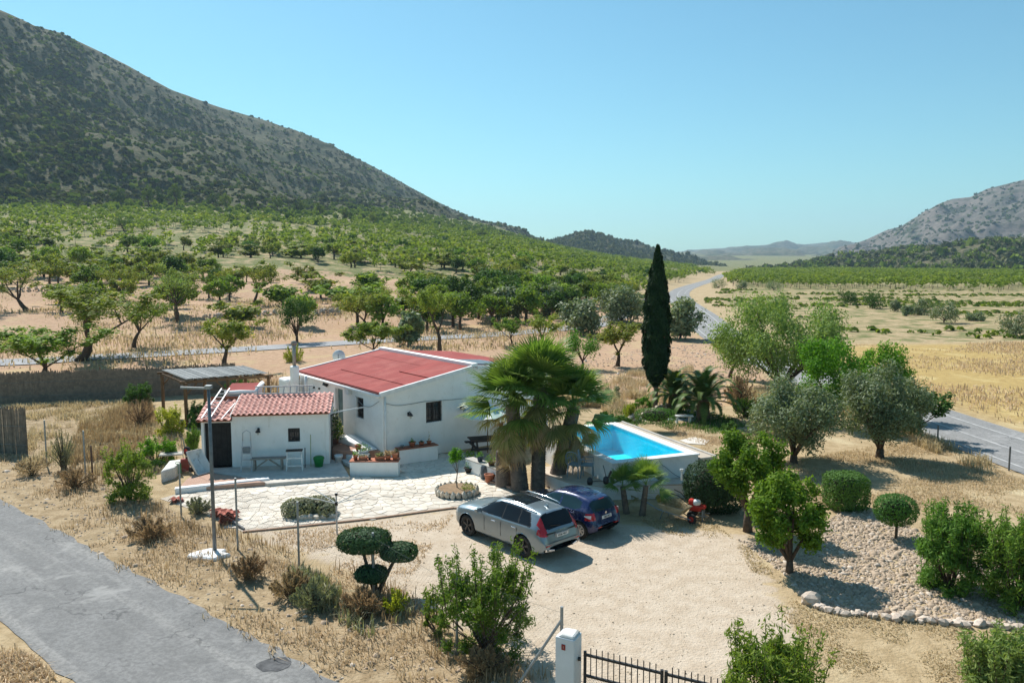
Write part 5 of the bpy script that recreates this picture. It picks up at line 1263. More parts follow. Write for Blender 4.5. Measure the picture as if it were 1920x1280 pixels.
# reed fence
reedm = M('reed', (.27, .21, .16), (.19, .148, .115), 5, .9, c3=(.36, .27, .19), s3=9)
def reed(name, lab, pts, h, seed):
    rr = random.Random(seed); t = thing(name, lab, 'fence', pts[0])
    for a, b_ in zip(pts, pts[1:]):
        d = b_ - a; L = d.length; n = int(L / .017); q = MB(); nn = Vector((-d.y, d.x, 0)).normalized()
        for k in range(n):
            p = a + d * ((k + .5) / n) + nn * rr.uniform(-.02, .02); hh = h * rr.uniform(.93, 1.04); l = rr.uniform(-.012, .012); e = d.normalized() * .02
            z0 = float(T(p.x, p.y)) - .05
            q.add([V3(p - e, z0), V3(p + e, z0), V3(p + nn * .02, z0), V3(p - e + d.normalized() * l, z0 + hh), V3(p + e + d.normalized() * l, z0 + hh), V3(p + nn * .02 + d.normalized() * l, z0 + hh)], [(0, 1, 4, 3), (1, 2, 5, 4), (2, 0, 3, 5), (3, 4, 5)])
        tag(q.build('reed_screen', reedm, t), kind='stuff')
        MB().tube([V3(a + nn * .06, float(T(a.x, a.y)) - .1), V3(a + nn * .06, float(T(a.x, a.y)) + h + .12)], .035, 6).build('post', wood_br, t)
        for z in (.4, 1.2): MB().tube([V3(a - nn * .04, float(T(a.x, a.y)) + z), V3(b_ - nn * .04, float(T(b_.x, b_.y)) + z)], .008, 4).build('fence_wire', wire, t)
reed('reed_fence', 'long dark reed screen fence along the back of the garden', [Vector((-33, 44.2, 0)), Vector((-29.6, 45.0, 0)), Vector((-26.9, 45.6, 0)), Vector((-24.4, 46.3, 0)), Vector((-22, 47.1, 0)), Vector((-19.5, 48.2, 0)), Vector((-17.4, 49.2, 0))], 1.85, 1)
reed('reed_fence', 'short tall piece of dark reed screen at the left edge', [Vector((-24.2, 33.6, 0)), Vector((-22.3, 33.4, 0)), at(52, 851)], 2.05, 2)
# ------------------------------------------------------------------ pergola
pc_ = [Vector(p) for p in ((-18.8, 42.0, 0), (-16.2, 38.7, 0), (-12.75, 40.9, 0), (-14.9, 43.7, 0))]
perg = thing('pergola', 'wooden pergola with weathered reed mat roof behind the shed', 'pergola', pc_[1])
ZP = 2.28
pposts = [pc_[0], pc_[1], pc_[1].lerp(pc_[2], .5), pc_[2], pc_[3], pc_[0].lerp(pc_[3], .5)]
for p in pposts: MB().bar(V3(p, -.1), V3(p, ZP - .1), .13).build('post', wood_br, perg)
for a, b_ in ((0, 1), (1, 2), (3, 2), (0, 3)):
    d = (pc_[b_] - pc_[a]).normalized() * .25; MB().bar(V3(pc_[a] - d, ZP - .04 - (.06 if (a, b_) in ((0, 1), (3, 2)) else 0)), V3(pc_[b_] + d, ZP - .04 - (.06 if (a, b_) in ((0, 1), (3, 2)) else 0)), .09, .12).build('beam', wood_br, perg)
for k in range(1, 8):
    f_ = k / 8; MB().bar(V3(pc_[0].lerp(pc_[3], f_), ZP + .05), V3(pc_[1].lerp(pc_[2], f_), ZP + .05), .06, .08).build('rafter', wood_br, perg)
for p, q_ in ((pposts[1], pposts[2]), (pposts[2], pposts[1]), (pposts[2], pposts[3]), (pposts[3], pposts[2]), (pposts[0], pposts[5]), (pposts[4], pposts[5])):
    d = (q_ - p).normalized(); MB().bar(V3(p, ZP - .7), V3(p + d * .55, ZP - .12), .07).build('brace', wood_br, perg)
q = MB(); n = 90; rr = random.Random(6)
for k in range(n):
    f0, f1 = k / n, (k + .9) / n; z = ZP + .1 + rr.uniform(0, .035); ea, eb = rr.uniform(-.03, .0), 1 + rr.uniform(0, .03)
    a, b_, c, d = pc_[0].lerp(pc_[1], ea).lerp(pc_[3].lerp(pc_[2], ea), f0), pc_[0].lerp(pc_[1], ea).lerp(pc_[3].lerp(pc_[2], ea), f1), pc_[0].lerp(pc_[1], eb).lerp(pc_[3].lerp(pc_[2], eb), f1), pc_[0].lerp(pc_[1], eb).lerp(pc_[3].lerp(pc_[2], eb), f0)
    q.hexa([V3(a, z), V3(b_, z), V3(c, z), V3(d, z), V3(a, z + .02), V3(b_, z + .02), V3(c, z + .02), V3(d, z + .02)])
tag(q.build('reed_mat', M('reed_mat_grey', (.3, .31, .3), (.21, .22, .22), 6, .9, c3=(.38, .38, .35), s3=3), perg), kind='stuff')

# ------------------------------------------------------------------ things by the shed
def V4(w, a, z, o): return w.pt(a, z, o)
def shed_at(px_, py_): p = at(px_, py_, SF); return p
wall_lamp(ws, 485, 806, 'black lantern on the shed wall beside the doorway')
p = shed_at(462, 884); t = thing('stepladder', 'white aluminium stepladder leaning folded on the shed wall', 'ladder', p)
for s in (-.2, .2):
    MB().bar(p + su * s, p + su * s * .75 + sv * .28 + Vector((0, 0, 1.15)), .045, .03).build('stile', alu, t)
for k in range(4): MB().bar(p + su * -.19 + sv * (.06 * k + .03) + Vector((0, 0, .2 + .24 * k)), p + su * .19 + sv * (.06 * k + .03) + Vector((0, 0, .2 + .24 * k)), .08, .03).build('rung', alu, t)
q = p + sv * .28 + Vector((0, 0, 1.15)); MB().tube([q - su * .15, q - su * .14 + Vector((0, 0, .32)), q + Vector((0, 0, .42)), q + su * .14 + Vector((0, 0, .32)), q + su * .15], .02, 8).build('top_rail', alu, t, smooth=True)
MB().box(p + sv * .2 + Vector((0, 0, .82)), (.3, .1, .24), math.atan2(su.y, su.x)).build('bucket_tray', greyplastic, t, bevel=.03)
p = shed_at(503, 882); t = thing('garden_bench', 'long grey wooden trestle bench against the shed front', 'bench', p)
MB().box(p + Vector((0, 0, .46)) + sv * .15, (1.32, .3, .05), math.atan2(su.y, su.x)).build('bench_top', wood_grey, t)
for s in (-.52, .5):
    MB().bar(p + su * s + sv * .04, p + su * s + sv * .08 + Vector((0, 0, .44)), .07).build('leg', wood_grey, t); MB().bar(p + su * s + sv * .28, p + su * s + sv * .24 + Vector((0, 0, .44)), .07).build('leg', wood_grey, t)
for s in (-1, 1): MB().bar(p + su * .48 * s + sv * .1 + Vector((0, 0, .1)), p + su * .03 * s + sv * .1 + Vector((0, 0, .42)), .05).build('brace', wood_grey, t)
p = shed_at(552, 883); t = thing('work_stand', 'white folding work stand with dark top against the shed', 'stand', p)
for s in (-.28, .28):
    MB().tube([p + su * s * 1.08, p + su * s * .92 + sv * .1 + Vector((0, 0, .76))], .022, 8).build('leg', whiteplastic, t); MB().tube([p + su * s * 1.08 + sv * .28, p + su * s * .92 + sv * .18 + Vector((0, 0, .76))], .022, 8).build('leg', whiteplastic, t)
for z in (.2, .5): MB().bar(p + su * -.29 + sv * .05 + Vector((0, 0, z)), p + su * .29 + sv * .05 + Vector((0, 0, z)), .05, .05).build('crossbar', whiteplastic, t)
MB().box(p + sv * .14 + Vector((0, 0, .79)), (.62, .24, .05), math.atan2(su.y, su.x)).build('stand_top', wood_dark, t)
p = shed_at(598, 874); t = thing('green_bin', 'green plastic bin at the right end of the shed wall', 'bin', p)
MB().lathe([(.15, 0), (.2, .28), (.21, .38), (.14, .42), (.03, .43)], p, 14).build('bin_body', greenplastic, t, smooth=True)
MB().lathe([(.21, .3), (.225, .33), (.21, .36)], p, 14).build('bin_rim', greenplastic, t, smooth=True)
for i, (a, b_, hgt, lab, mt) in enumerate(((572, 876, .75, 'short dark spade handle leaning on the shed wall by the stand', wood_dark), (583, 874, 1.25, 'thin pale cane leaning on the shed wall', M('cane', (.4, .42, .25))))):
    p = shed_at(a, b_); o = MB().tube([p, p + sv * .15 + Vector((0, 0, hgt))], .018, 6).build('tool_handle', mt); tag(o, lab, 'tool')
# ladders on the shed roof
def ladder(name, lab, a, b_, w, n, up):
    d = b_ - a; t = thing(name, lab, 'ladder', a); x = d.normalized(); sd = up * w
    for o_ in (Vector((0, 0, 0)), sd): MB().bar(a + o_, b_ + o_, .04, .05).build('stile', alu, t)
    for k in range(n): f_ = (k + .5) / n; MB().bar(a + d * f_, a + d * f_ + sd, .03).build('rung', alu, t)
rz = sroof(2.0, 1.95, .12, 2.21)
ladder('ladder', 'aluminium ladder lying along the ridge of the shed roof', sroof(1.75, 2.0, .13, 2.21), sroof(4.1, 2.0, .13, 2.21), .3, 9, Vector((0, .45, .9)).normalized())
ladder('ladder', 'aluminium ladder lying down the slope of the low shed roof', sroof(.1, .0, .14, 2.03), sroof(.35, 2.6, .35, 2.03), .32, 8, su)
o = MB().bar(sroof(.85, -.1, .13, 2.03), sroof(1.08, 1.5, .14, 2.03), .03).build('metal_rod', alu); tag(o, 'single white rod lying on the low shed roof', 'rod')
# iron gate between shed and house
ga0, ga1 = shed_at(622, 858), shed_at(634, 846)
t = thing('side_gate', 'narrow black iron gate between the shed and the house', 'gate', ga0)
for a in (ga0, ga1): MB().bar(V3(a, .1), V3(a, 1.95), .045).build('gate_stile', iron, t)
for z in (.25, 1.1, 1.9): MB().bar(V3(ga0, z), V3(ga1, z), .035).build('gate_rail', iron, t)
for k in range(1, 6): p = ga0.lerp(ga1, k / 6); MB().bar(V3(p, .25), V3(p, 1.9), .016).build('gate_bar', iron, t)
p = shed_at(590, 757); a_, z_ = ws.pt(SL - .1, 2.0, -1.2), wl.pt(3., 2.0, .02)
tag(MB().tube([ws.pt(SL, 2.02, -.9), wl.pt(1.6, 2.1, .02)], .03, 6).build('pipe', trimw), 'thin white pipe spanning from the shed to the house', 'pipe')
# left corner clutter
def wheelbarrow(name, lab, loc, rz, traym, framem, tip=0., load=None, scale=1.):
    t = thing(name, lab, 'wheelbarrow', loc, rz); t.rotation_euler = (0, tip, rz); t.scale = (scale,) * 3
    q = MB(); b0 = [(-.32, -.22, .3), (.3, -.2, .26), (.3, .2, .26), (-.32, .22, .3)]; b1 = [(-.52, -.36, .58), (.55, -.33, .55), (.55, .33, .55), (-.52, .36, .58)]
    q.add(b0 + b1, [(0, 1, 2, 3), (0, 4, 5, 1), (1, 5, 6, 2), (2, 6, 7, 3), (3, 7, 4, 0)]); o = q.build('tray', traym, t, local=True); so_ = o.modifiers.new('thick', 'SOLIDIFY'); so_.thickness = .02
    for s in (-1, 1):
        MB().tube([(.72, s * .06, .17), (.2, s * .2, .27), (-.5, s * .27, .34), (-1.0, s * .3, .52)], .02, 6).build('handle', framem, t, local=True)
        MB().tube([(-.32, s * .26, .31), (-.42, s * .27, 0)], .018, 6).build('leg', framem, t, local=True)
    MB().lathe([(.1, -.05), (.17, -.045), (.19, 0), (.17, .045), (.1, .05)], (.72, 0, .19), 18, 'Y').build('wheel', rubber, t, local=True, smooth=True)
    MB().lathe([(.1, -.052), (.02, -.06), (.02, .06), (.1, .052)], (.72, 0, .19), 12, 'Y').build('hub', redpaint, t, local=True)
    return t
cn = at(372, 888, .17)
wheelbarrow('wheelbarrow', 'old concrete splashed wheelbarrow tipped up against the shed corner', Vector((cn.x - .35, cn.y + .35, .25)), 2.6, lime_b, iron, -.9)
for i, (a, b_, tx, tz, lab) in enumerate(((352, 878, -.2, 1.25, 'long rake handle leaning left of the shed doorway'), (358, 884, -.3, 1.3, 'pale hoe handle leaning beside the tipped wheelbarrow'), (345, 870, -.12, 1.1, 'spade with a looped grip stuck beside the shed corner'))):
    p = at(a, b_, .1); t = thing('garden_tool', lab, 'tool', p)
    MB().tube([p, p + Vector((tx, .1, tz))], .016, 6).build('shaft', wood_grey, t); MB().box(p + Vector((0, 0, .08)), (.16, .03, .2), .3).build('blade', iron, t, bevel=.01)
    if i == 2: MB().tube([p + Vector((tx + .06 * math.cos(k), .1, tz + .06 + .06 * math.sin(k))) for k in np.linspace(0, 6.28, 12)], .012, 5).build('grip', rubber, t)
p = at(334, 888, .05); t = thing('jerry_can', 'green plastic can standing at the left patio corner', 'can', p)
MB().box(p + Vector((0, 0, .2)), (.24, .14, .4), .3).build('can_body', greenplastic, t, bevel=.035, seg=2); MB().tube([p + Vector((-.08, 0, .4)), p + Vector((-.07, 0, .47)), p + Vector((.07, 0, .47)), p + Vector((.08, 0, .4))], .015, 6).build('can_handle', greenplastic, t); MB().lathe([(.03, .4), (.03, .45)], p + Vector((.09, 0, 0)), 8).build('cap', iron, t)
p = at(346, 884, .05); t = thing('fuel_can', 'dusty red metal can behind the green can', 'can', p)
MB().box(p + Vector((0, .1, .25)), (.34, .2, .5), .3).build('can_body', M('faded_red', (.36, .06, .05), (.3, .09, .07), 5, .7), t, bevel=.03); MB().lathe([(.04, .5), (.03, .57)], p + Vector((.05, .1, 0)), 8).build('cap', iron, t)
q = [at(302, 905), at(328, 897), at(346, 880), at(318, 884)]; w_ = MB().prism([(a.x, a.y) for a in q], -.05, .45).build('rubble_wall', lime_b, None, bevel=.06, seg=2); tag(w_, 'crumbling white corner wall left of the green can', 'wall')
q = at(323, 874); tag(MB().box(V3(q, .52), (.9, .5, .06), .25).build('stone_slab', concrete, None, bevel=.02), 'flat stone slab resting on the crumbling corner wall', 'slab')
# roof tile stack and bricks
def tile_stack(lab, px_, py_, nx, nz, ang, cat='tiles'):
    p = at(px_, py_); t = thing('tile_stack', lab, cat, p, ang); me = tile_mesh(.2, .42); me.materials.append(M('red_tile', (.42, .13, .085), (.33, .09, .06), 9, .85, rnd=.15, world=False))
    rr = random.Random(px_)
    for i in range(nx):
        for k in range(nz): o = link('tile', me, None, t); o.location = (i * .23 + rr.uniform(-.03, .03), rr.uniform(-.05, .05), .02 + k * .06); o.rotation_euler = (rr.uniform(-.05, .05), 0, rr.uniform(-.1, .1))
tile_stack('stack of red roof tiles behind the steel pole at the patio corner', 398, 972, 4, 4, -.45)
tile_stack('taller block of dark red tiles right of the steel pole', 418, 985, 2, 6, .3)
tile_stack('few loose red tiles lying beside the left fence post', 322, 945, 2, 2, .2)
for i in range(3):
    a, b_ = at(428 + i * 5, 978 + i * 3), at(452 + i * 3, 990 + i * 2); tag(MB().tube([V3(a, .06 + .03 * i), V3(b_, .05)], .035, 8).build('pipe', M('pipe_grey', (.2, .2, .2), (.14, .14, .15), 8, .7)), 'grey pipe in the small pile beside the red tiles', 'pipe', 'pipes piled beside the tiles')
# rotary clothes dryer
pd = at(632, 1001); t = thing('rotary_dryer', 'white rotary clothes dryer with four open arms on the patio edge', 'dryer', pd)
MB().tube([V3(pd, -.05), V3(pd, 1.28)], .025, 8).build('pole', alu, t)
MB().lathe([(.05, .9), (.05, 1.0)], pd, 8).build('hub', blacktrim, t); MB().lathe([(.045, 1.2), (.045, 1.27)], pd, 8).build('collar', blacktrim, t)
for k, a in enumerate((2.55, .55, -.5, 3.5)):
    d = Vector((math.cos(a), math.sin(a) * .9, 0)); MB().tube([V3(pd, .95), V3(pd, 1.02) + d * .5 + Vector((0, 0, .1)), V3(pd, 1.25) + d * .98], .014, 6).build('arm', whiteplastic, t); MB().tube([V3(pd, 1.24), V3(pd, 1.1) + d * .55], .007, 5).build('strut', blacktrim, t)
# ------------------------------------------------------------------ pots
def plant_leaves(seed, r, h, n, L, Wd, spiky=False):
    rng = np.random.default_rng(seed)
    if spiky:
        a = rng.uniform(0, 6.28, n); e = rng.uniform(.15, 1.2, n); d = np.stack([np.cos(a) * np.cos(e), np.sin(a) * np.cos(e), np.sin(e)], 1)
        c = d * r * .5; b = np.cross(d, rng.normal(size=(n, 3))); b = unit(b) * Wd
        v = np.stack([c * 0 + b * .5, d * r * .6 + b, d * r, d * r * .6 - b], 1); v[..., 2] *= h / r; return v, rng.random(n)
    c = unit(rng.normal(size=(n, 3))) * (rng.random((n, 1)) ** .4); c[:, 2] = np.abs(c[:, 2]); c = c * np.array([r, r, h])
    return leaf_quads(c, rng.normal(size=(n, 3)) + np.array([0, 0, .8]), L, Wd, rng), rng.random(n)
def pot(lab, p, r, h, pm, lm=None, ph=.3, pr=None, spiky=False, seed=1, n=90, L=.07, box=0.):
    t = thing('plant_pot', lab, 'pot', p)
    if box: 
        q = MB(); a = .1; q.hexa([p + Vector((-box * .9, -r * .8, 0)), p + Vector((box * .9, -r * .8, 0)), p + Vector((box * .9, r * .8, 0)), p + Vector((-box * .9, r * .8, 0)), p + Vector((-box, -r, h)), p + Vector((box, -r, h)), p + Vector((box, r, h)), p + Vector((-box, r, h))]); q.build('pot_body', pm, t, bevel=.015)
    else: MB().lathe([(r * .68, 0), (r * .95, h * .8), (r * 1.08, h * .8), (r * 1.1, h), (r * .92, h), (r * .88, h * .9)], p, 14).build('pot_body', pm, t, smooth=True)
    MB().lathe([(r * .88, h * .88), (.01, h * .9)], p, 12, cap=False).build('soil', M('potting_soil', (.09, .06, .04), rough=.95), t)
    if lm:
        v, rd = plant_leaves(seed, pr or r * 1.3, ph, n, L, L * .5, spiky); v = v + np.array([0, 0, h * .9]); link('plant', leaf_mesh('plant', v, rd), lm, t)
    return t
PT = .602
def on1(px_): x = pl1.x + (px_ - 656) / 89 * 1.86; return Vector((x, pl1.y + .22, PT - .018))
pot('terracotta pot with a small upright plant at left end of the porch planter', on1(665), .1, .2, terracotta, LM['lush'], .2, .14, seed=2, n=50)
pot('rectangular terracotta pot with low succulents on the porch planter', on1(679), .1, .15, terracotta, LM['sage'], .1, .17, seed=3, n=70, box=.17)
pot('tiny dark pot with a small cactus on the porch planter', on1(691), .06, .12, blacktrim, LM['clipdark'], .12, .07, seed=4, n=60, L=.04)
pot('long terracotta trough with spiky aloes on the porch planter', on1(710), .11, .17, terracotta, LM['sage'], .2, .25, True, 5, 40, box=.19)
pot('terracotta pot with pale spiky aloe on the porch planter', on1(725), .12, .2, terracotta, LM['dry'], .25, .25, True, 6, 45)
pot('terracotta pot with reddish plant at right end of the porch planter', on1(738), .12, .26, terracotta, LM['drybrown'], .22, .2, seed=7, n=70)
d2 = Vector((.85, .5, 0)).normalized(); n2_ = Vector((-d2.y, d2.x, 0))
def on2(f_): return V3(pl2 + d2 * 1.72 * f_ + n2_ * .22, .64 - .018)
pot('tall terracotta pot with cactus nearest the corner on the house planter', V3(pl2 - d2 * .12 + n2_ * .1, 0), .13, .55, terracotta, LM['citrus'], .2, .12, seed=8, n=60)
pot('small grey pot on the house planter beside the cactus pot', on2(.12), .07, .13, greyplastic, None)
pot('wide terracotta pot with a small plant in the middle of the house planter', on2(.38), .14, .22, terracotta, LM['lush'], .2, .08, seed=9, n=40)
pot('plain terracotta pot on the house planter', on2(.62), .11, .17, terracotta, LM['clipdark'], .08, .08, seed=10, n=30)
pot('terracotta pot with a thin dry stalk at the right of the house planter', on2(.82), .1, .17, terracotta, LM['dry'], .5, .05, seed=11, n=25)
q = wl.pt(.95, .5, .4); pot('white pot with dense green plant at the house corner step', wl.pt(.35, .3, .7), .2, .3, whiteplastic, LM['lush'], .35, .28, seed=12, n=160)
pot('terracotta pot beside the white pot on the terrace step', wl.pt(.75, .5, .75), .13, .25, terracotta, LM['lush'], .1, .1, seed=13, n=20)
pot('white bucket standing at the foot of the terrace steps', wl.pt(.9, 0, 1.55), .16, .42, whiteplastic, None)
t = wl.pt(2.55, .5, .95); v, rd = plant_leaves(14, .42, .95, 420, .13, .06); ole = thing('flowering_shrub', 'potted shrub with pale yellow blossom beside the side wall', 'shrub', t)
MB().lathe([(.14, 0), (.18, .2)], t, 12).build('pot_body', terracotta, ole); link('leaves', leaf_mesh('leaves', v + np.array([0, 0, .25]), rd), LM['citrus'], ole); v, rd = plant_leaves(15, .45, 1.05, 150, .12, .08); link('blossom', leaf_mesh('blossom', v + np.array([0, 0, .3]), rd), leafmat('blossom_cream', (.6, .52, .3), (.68, .5, .38), .3), ole)
t = wl.pt(3.3, .5, .6); v, rd = plant_leaves(16, .35, 1.5, 300, .14, .06); o = thing('climbing_plant', 'dark tall climbing plant beside the green house door', 'plant', t); link('leaves', leaf_mesh('leaves', v, rd), LM['dark'], o); MB().tube([t, t + Vector((0, 0, 1.2))], .02, 5).build('stem', bark, o)
def onw(f_): return V3(w0 + lwd * (w1 - w0).length * f_ + lwn * .17, .545 - .005)
pot('dark blue pot with green plant on the low garden wall', onw(.33), .13, .22, M('blue_glaze', (.05, .08, .12)), LM['lush'], .2, .16, seed=17, n=80)
pot('brown pot with bushy green plant on the low garden wall', onw(.66), .15, .16, M('brown_glaze', (.12, .07, .05)), LM['citrus'], .3, .28, seed=18, n=150)
pot('low black pot with a plant at the end of the garden wall', at(880, 886), .2, .22, rubber, LM['clip'], .28, .2, seed=19, n=90)
pot('terracotta pot with bare stick nearest the patio by the stump', at(917, 905), .17, .34, terracotta, None)
pot('terracotta pot with bare stick beside the palm stump', at(930, 902), .17, .3, terracotta, LM['dry'], .9, .04, seed=20, n=20)
p = at(908, 899); t = thing('compost_bag', 'crumpled dark bag standing against the low garden wall', 'bag', p)
o = link('sack', rock_mesh(5, .2, .18, .28, 2), M('bag_plastic', (.06, .08, .1), (.2, .22, .24), 5, .4, world=False), t); o.location = (0, .1, .24)
MB().box(p + Vector((-.14, -.02, .3)), (.04, .02, .34), .2).build('bag_stripe', whiteplastic, t, bevel=.01)
# ring planter with sapling
pr_ = at(857, 926); t = thing('ring_planter', 'round stone ring planter in front of the silver SUV', 'planter', pr_)
rr = random.Random(12)
for k in range(22):
    a = 2 * math.pi * k / 22; o = link('stone', rock_mesh(40 + k % 6, .11, .09, .15), stone_w, t); o.location = (.72 * math.cos(a), .72 * math.sin(a), .14); o.rotation_euler = (rr.uniform(-.2, .2), 0, a + 1.57)
MB().lathe([(.66, .1), (.66, .22), (.01, .25)], pr_, 20).build('soil', M('planter_soil', (.3, .2, .12), (.22, .15, .09), 6, .95, bump=.5), t)
mbt, v, rd = round_tree(31, 1.55, .62, .75, 420, .11, .055, 9, .42, .02)
sap = thing('citrus_sapling', 'slim young citrus sapling growing in the stone ring planter', 'tree', pr_ + Vector((.02, 0, .2))); mbt.build('trunk', bark_grey, sap, local=True); link('crown', leaf_mesh('crown', v, rd), LM['lush'], sap)
v, rd = plant_leaves(22, .3, .22, 160, .07, .03); o = link('ground_plants', leaf_mesh('ground_plants', v, rd), LM['citrus']); o.location = pr_ + Vector((.38, -.1, .2)); tag(o, 'low green clump at right side of the ring planter', 'plant')
v, rd = plant_leaves(23, .25, .25, 90, .1, .06); o = link('shrub', leaf_mesh('shrub', v, rd), LM['feather']); o.location = at(893, 868) + Vector((-.25, -.4, .4)); tag(o, 'pale leafy shrub behind the citrus sapling', 'shrub')
# ------------------------------------------------------------------ picnic table, parasol, chairs
pt_ = at(916, 852); pa = .30; t = thing('picnic_table', 'black wooden picnic table with attached benches before the house wall', 'table', pt_, pa)
for k in range(4): MB().box((0, -.27 + k * .18, .74), (1.7, .16, .04)).build('plank', wood_dark, t, local=True)
for s in (-1, 1):
    for k in range(2): MB().box((0, s * (.66 + k * .14), .44), (1.7, .13, .04)).build('bench_plank', wood_dark, t, local=True)
    MB().bar((s * .62, -.78, .4), (s * .62, .78, .4), .06, .09).build('bench_beam', wood_dark, t, local=True); MB().bar((s * .62, -.33, .69), (s * .62, .33, .69), .06, .08).build('top_beam', wood_dark, t, local=True)
    for e in (-1, 1): MB().bar((s * .58, e * .62, 0), (s * .58, e * .2, .72), .06, .1).build('leg', wood_dark, t, local=True)
pu_ = pt_ + Vector((-.05, .25, 0)); t = thing('parasol', 'pale green and white garden parasol over the picnic table', 'parasol', pu_)
MB().tube([V3(pu_, .0), V3(pu_, 2.25)], .022, 8).build('pole', wood_br, t)
can = V3(pu_, 2.2); n = 8
for k in range(n):
    a0, a1 = 2 * math.pi * k / n + .2, 2 * math.pi * (k + 1) / n + .2; q = MB(); r_ = 1.1
    P = [can + Vector((r_ * math.cos(a0), r_ * math.sin(a0), -.55)), can + Vector((r_ * math.cos(a1), r_ * math.sin(a1), -.55)), can]
    q.add(P + [p_ - Vector((0, 0, .006)) for p_ in P], [(0, 1, 2), (5, 4, 3), (0, 3, 4, 1)]); q.build('canopy_panel', M('parasol_white', (.85, .85, .8), rough=.8) if k % 2 else M('parasol_green', (.62, .76, .66), rough=.8), t)
def chair(lab, p, rz):
    t = thing('garden_chair', lab, 'chair', p, rz)
    MB().box((0, 0, .42), (.44, .44, .04)).build('seat', greyplastic, t, local=True, bevel=.02)
    for sx in (-1, 1):
        for sy in (-1, 1): MB().bar((sx * .2, sy * .2, 0), (sx * .18, sy * .18, .42), .035).build('leg', greyplastic, t, local=True)
        MB().tube([(sx * .23, -.2, .42), (sx * .24, -.18, .62), (sx * .23, .2, .62)], .018, 6).build('armrest', greyplastic, t, local=True)
    for k in range(6): x = -.19 + k * .076; MB().tube([(x, .2, .43), (x * 1.05, .26, .7), (x * .9, .3, .86 - abs(x) * .25)], .013, 5).build('back_slat', greyplastic, t, local=True)
    MB().tube([(-.23, .22, .45), (-.24, .27, .72), (-.14, .3, .87), (0, .31, .9), (.14, .3, .87), (.24, .27, .72), (.23, .22, .45)], .02, 6).build('back_frame', greyplastic, t, local=True)
chair('grey plastic garden chair behind the blue car, nearer the palms', at(1079, 893, tz), 2.6)
chair('grey plastic garden chair behind the blue car, nearer the pool corner', at(1096, 896, tz) + Vector((.1, .15, 0)), 1.4)
# garden tools on the ledge
for i, (a, b_) in enumerate(((1106, 908), (1136, 906))):
    p = at(a, b_, tz + .0); t = thing('pool_pump' if i == 0 else 'strimmer', ('small black pump with cable on the ledge by the pool', 'black strimmer head standing upright on the ledge')[i], 'tool', p)
    MB().lathe([(.08, 0), (.1, .1), (.08, .2), (.03, .24)], p, 10).build('motor', iron, t, smooth=True)
    if i: MB().tube([p + Vector((.0, 0, .2)), p + Vector((-.05, 0, .45)), p + Vector((-.1, 0, .6))], .012, 5).build('shaft', iron, t); MB().box(p + Vector((.12, 0, .3)), (.06, .05, .25), .2, Matrix.Rotation(.4, 3, 'Y')).build('grip', iron, t, bevel=.01)
    else: MB().tube([p + Vector((.08, 0, .1)), p + Vector((.3, 0, .12)), p + Vector((.7, 0, .06))], .012, 5).build('cable', iron, t)
p = at(1278, 900, tz); t = thing('standpipe', 'small white standpipe with tap against the pool wall', 'tap', p)
MB().tube([p, p + Vector((0, 0, .32))], .03, 8).build('pipe', whiteplastic, t); MB().box(p + Vector((0, 0, .34)), (.12, .06, .08)).build('valve', whiteplastic, t, bevel=.01); MB().tube([p + Vector((.03, 0, .2)), p + Vector((.12, -.05, .1)), p + Vector((.2, -.1, 0))], .015, 5).build('spout', iron, t)
q = [Vector(pp(*c)) for c in ((1.85, -.03, 1.24), (2.0, -.02, 1.05), (2.15, -.02, .95), (2.45, -.03, .7), (2.75, -.05, .52))]; tag(MB().tube(spline(q, 4), .012, 5).build('cable', greyplastic), 'thin grey cable hanging down the pool wall', 'cable')
# wheelbarrow and tiller
strawm = LM['dry']
wb_ = at(1264, 974); wheelbarrow('wheelbarrow', 'cream wheelbarrow heaped with straw below the retaining wall', wb_, -.75, M('cream_paint', (.5, .42, .28), (.4, .32, .2), 4, .7), steel, 0, scale=.88)
rng = np.random.default_rng(4); c = rng.normal(size=(420, 3)) * np.array([.16, .13, .05]) + np.array([0, 0, .5]); c[:, 2] = np.clip(c[:, 2] + .1 - np.hypot(c[:, 0], c[:, 1]) * .3, .36, .75)
v = leaf_quads(c, rng.normal(size=(420, 3)) + np.array([0, 0, 1]), .2, .02, rng); o = link('straw_heap', leaf_mesh('straw_heap', v, rng.random(420)), strawm); o.location = wb_; o.rotation_euler = (0, 0, -.75); tag(o, 'heap of dry straw in the cream wheelbarrow', 'straw', kind='stuff')
tl = at(1304, 972); t = thing('garden_tiller', 'red petrol garden tiller with white tank beside the wheelbarrow', 'tiller', tl, -.4); t.scale = (.88,) * 3
MB().box((0, 0, .42), (.42, .3, .22)).build('engine', redpaint, t, local=True, bevel=.05, seg=2); MB().lathe([(.12, .52), (.16, .58), (.15, .68), (.05, .72)], (.02, 0, 0), 12).build('fuel_tank', whiteplastic, t, local=True, smooth=True)
MB().box((-.15, 0, .62), (.2, .26, .2)).build('air_filter', redpaint, t, local=True, bevel=.04); MB().box((.26, 0, .48), (.22, .3, .1)).build('belt_guard', redpaint, t, local=True, bevel=.03)
for s in (-1, 1):
    MB().lathe([(.05, s * .14), (.15, s * .15), (.17, s * .2), (.15, s * .25), (.05, s * .26)], (-.12, 0, .17), 16, 'Y').build('wheel', rubber, t, local=True)
    MB().tube([(-.2, s * .1, .5), (-.6, s * .22, .85), (-.85, s * .28, .92)], .018, 6).build('handlebar', iron, t, local=True)
    q = MB(); 
    for k in range(4): a = k * 1.57; q.bar((.28, s * .2, .2), (.28 + .2 * math.cos(a), s * .2, .2 + .2 * math.sin(a)), .05, .02)
    q.build('tine', steel, t, local=True)
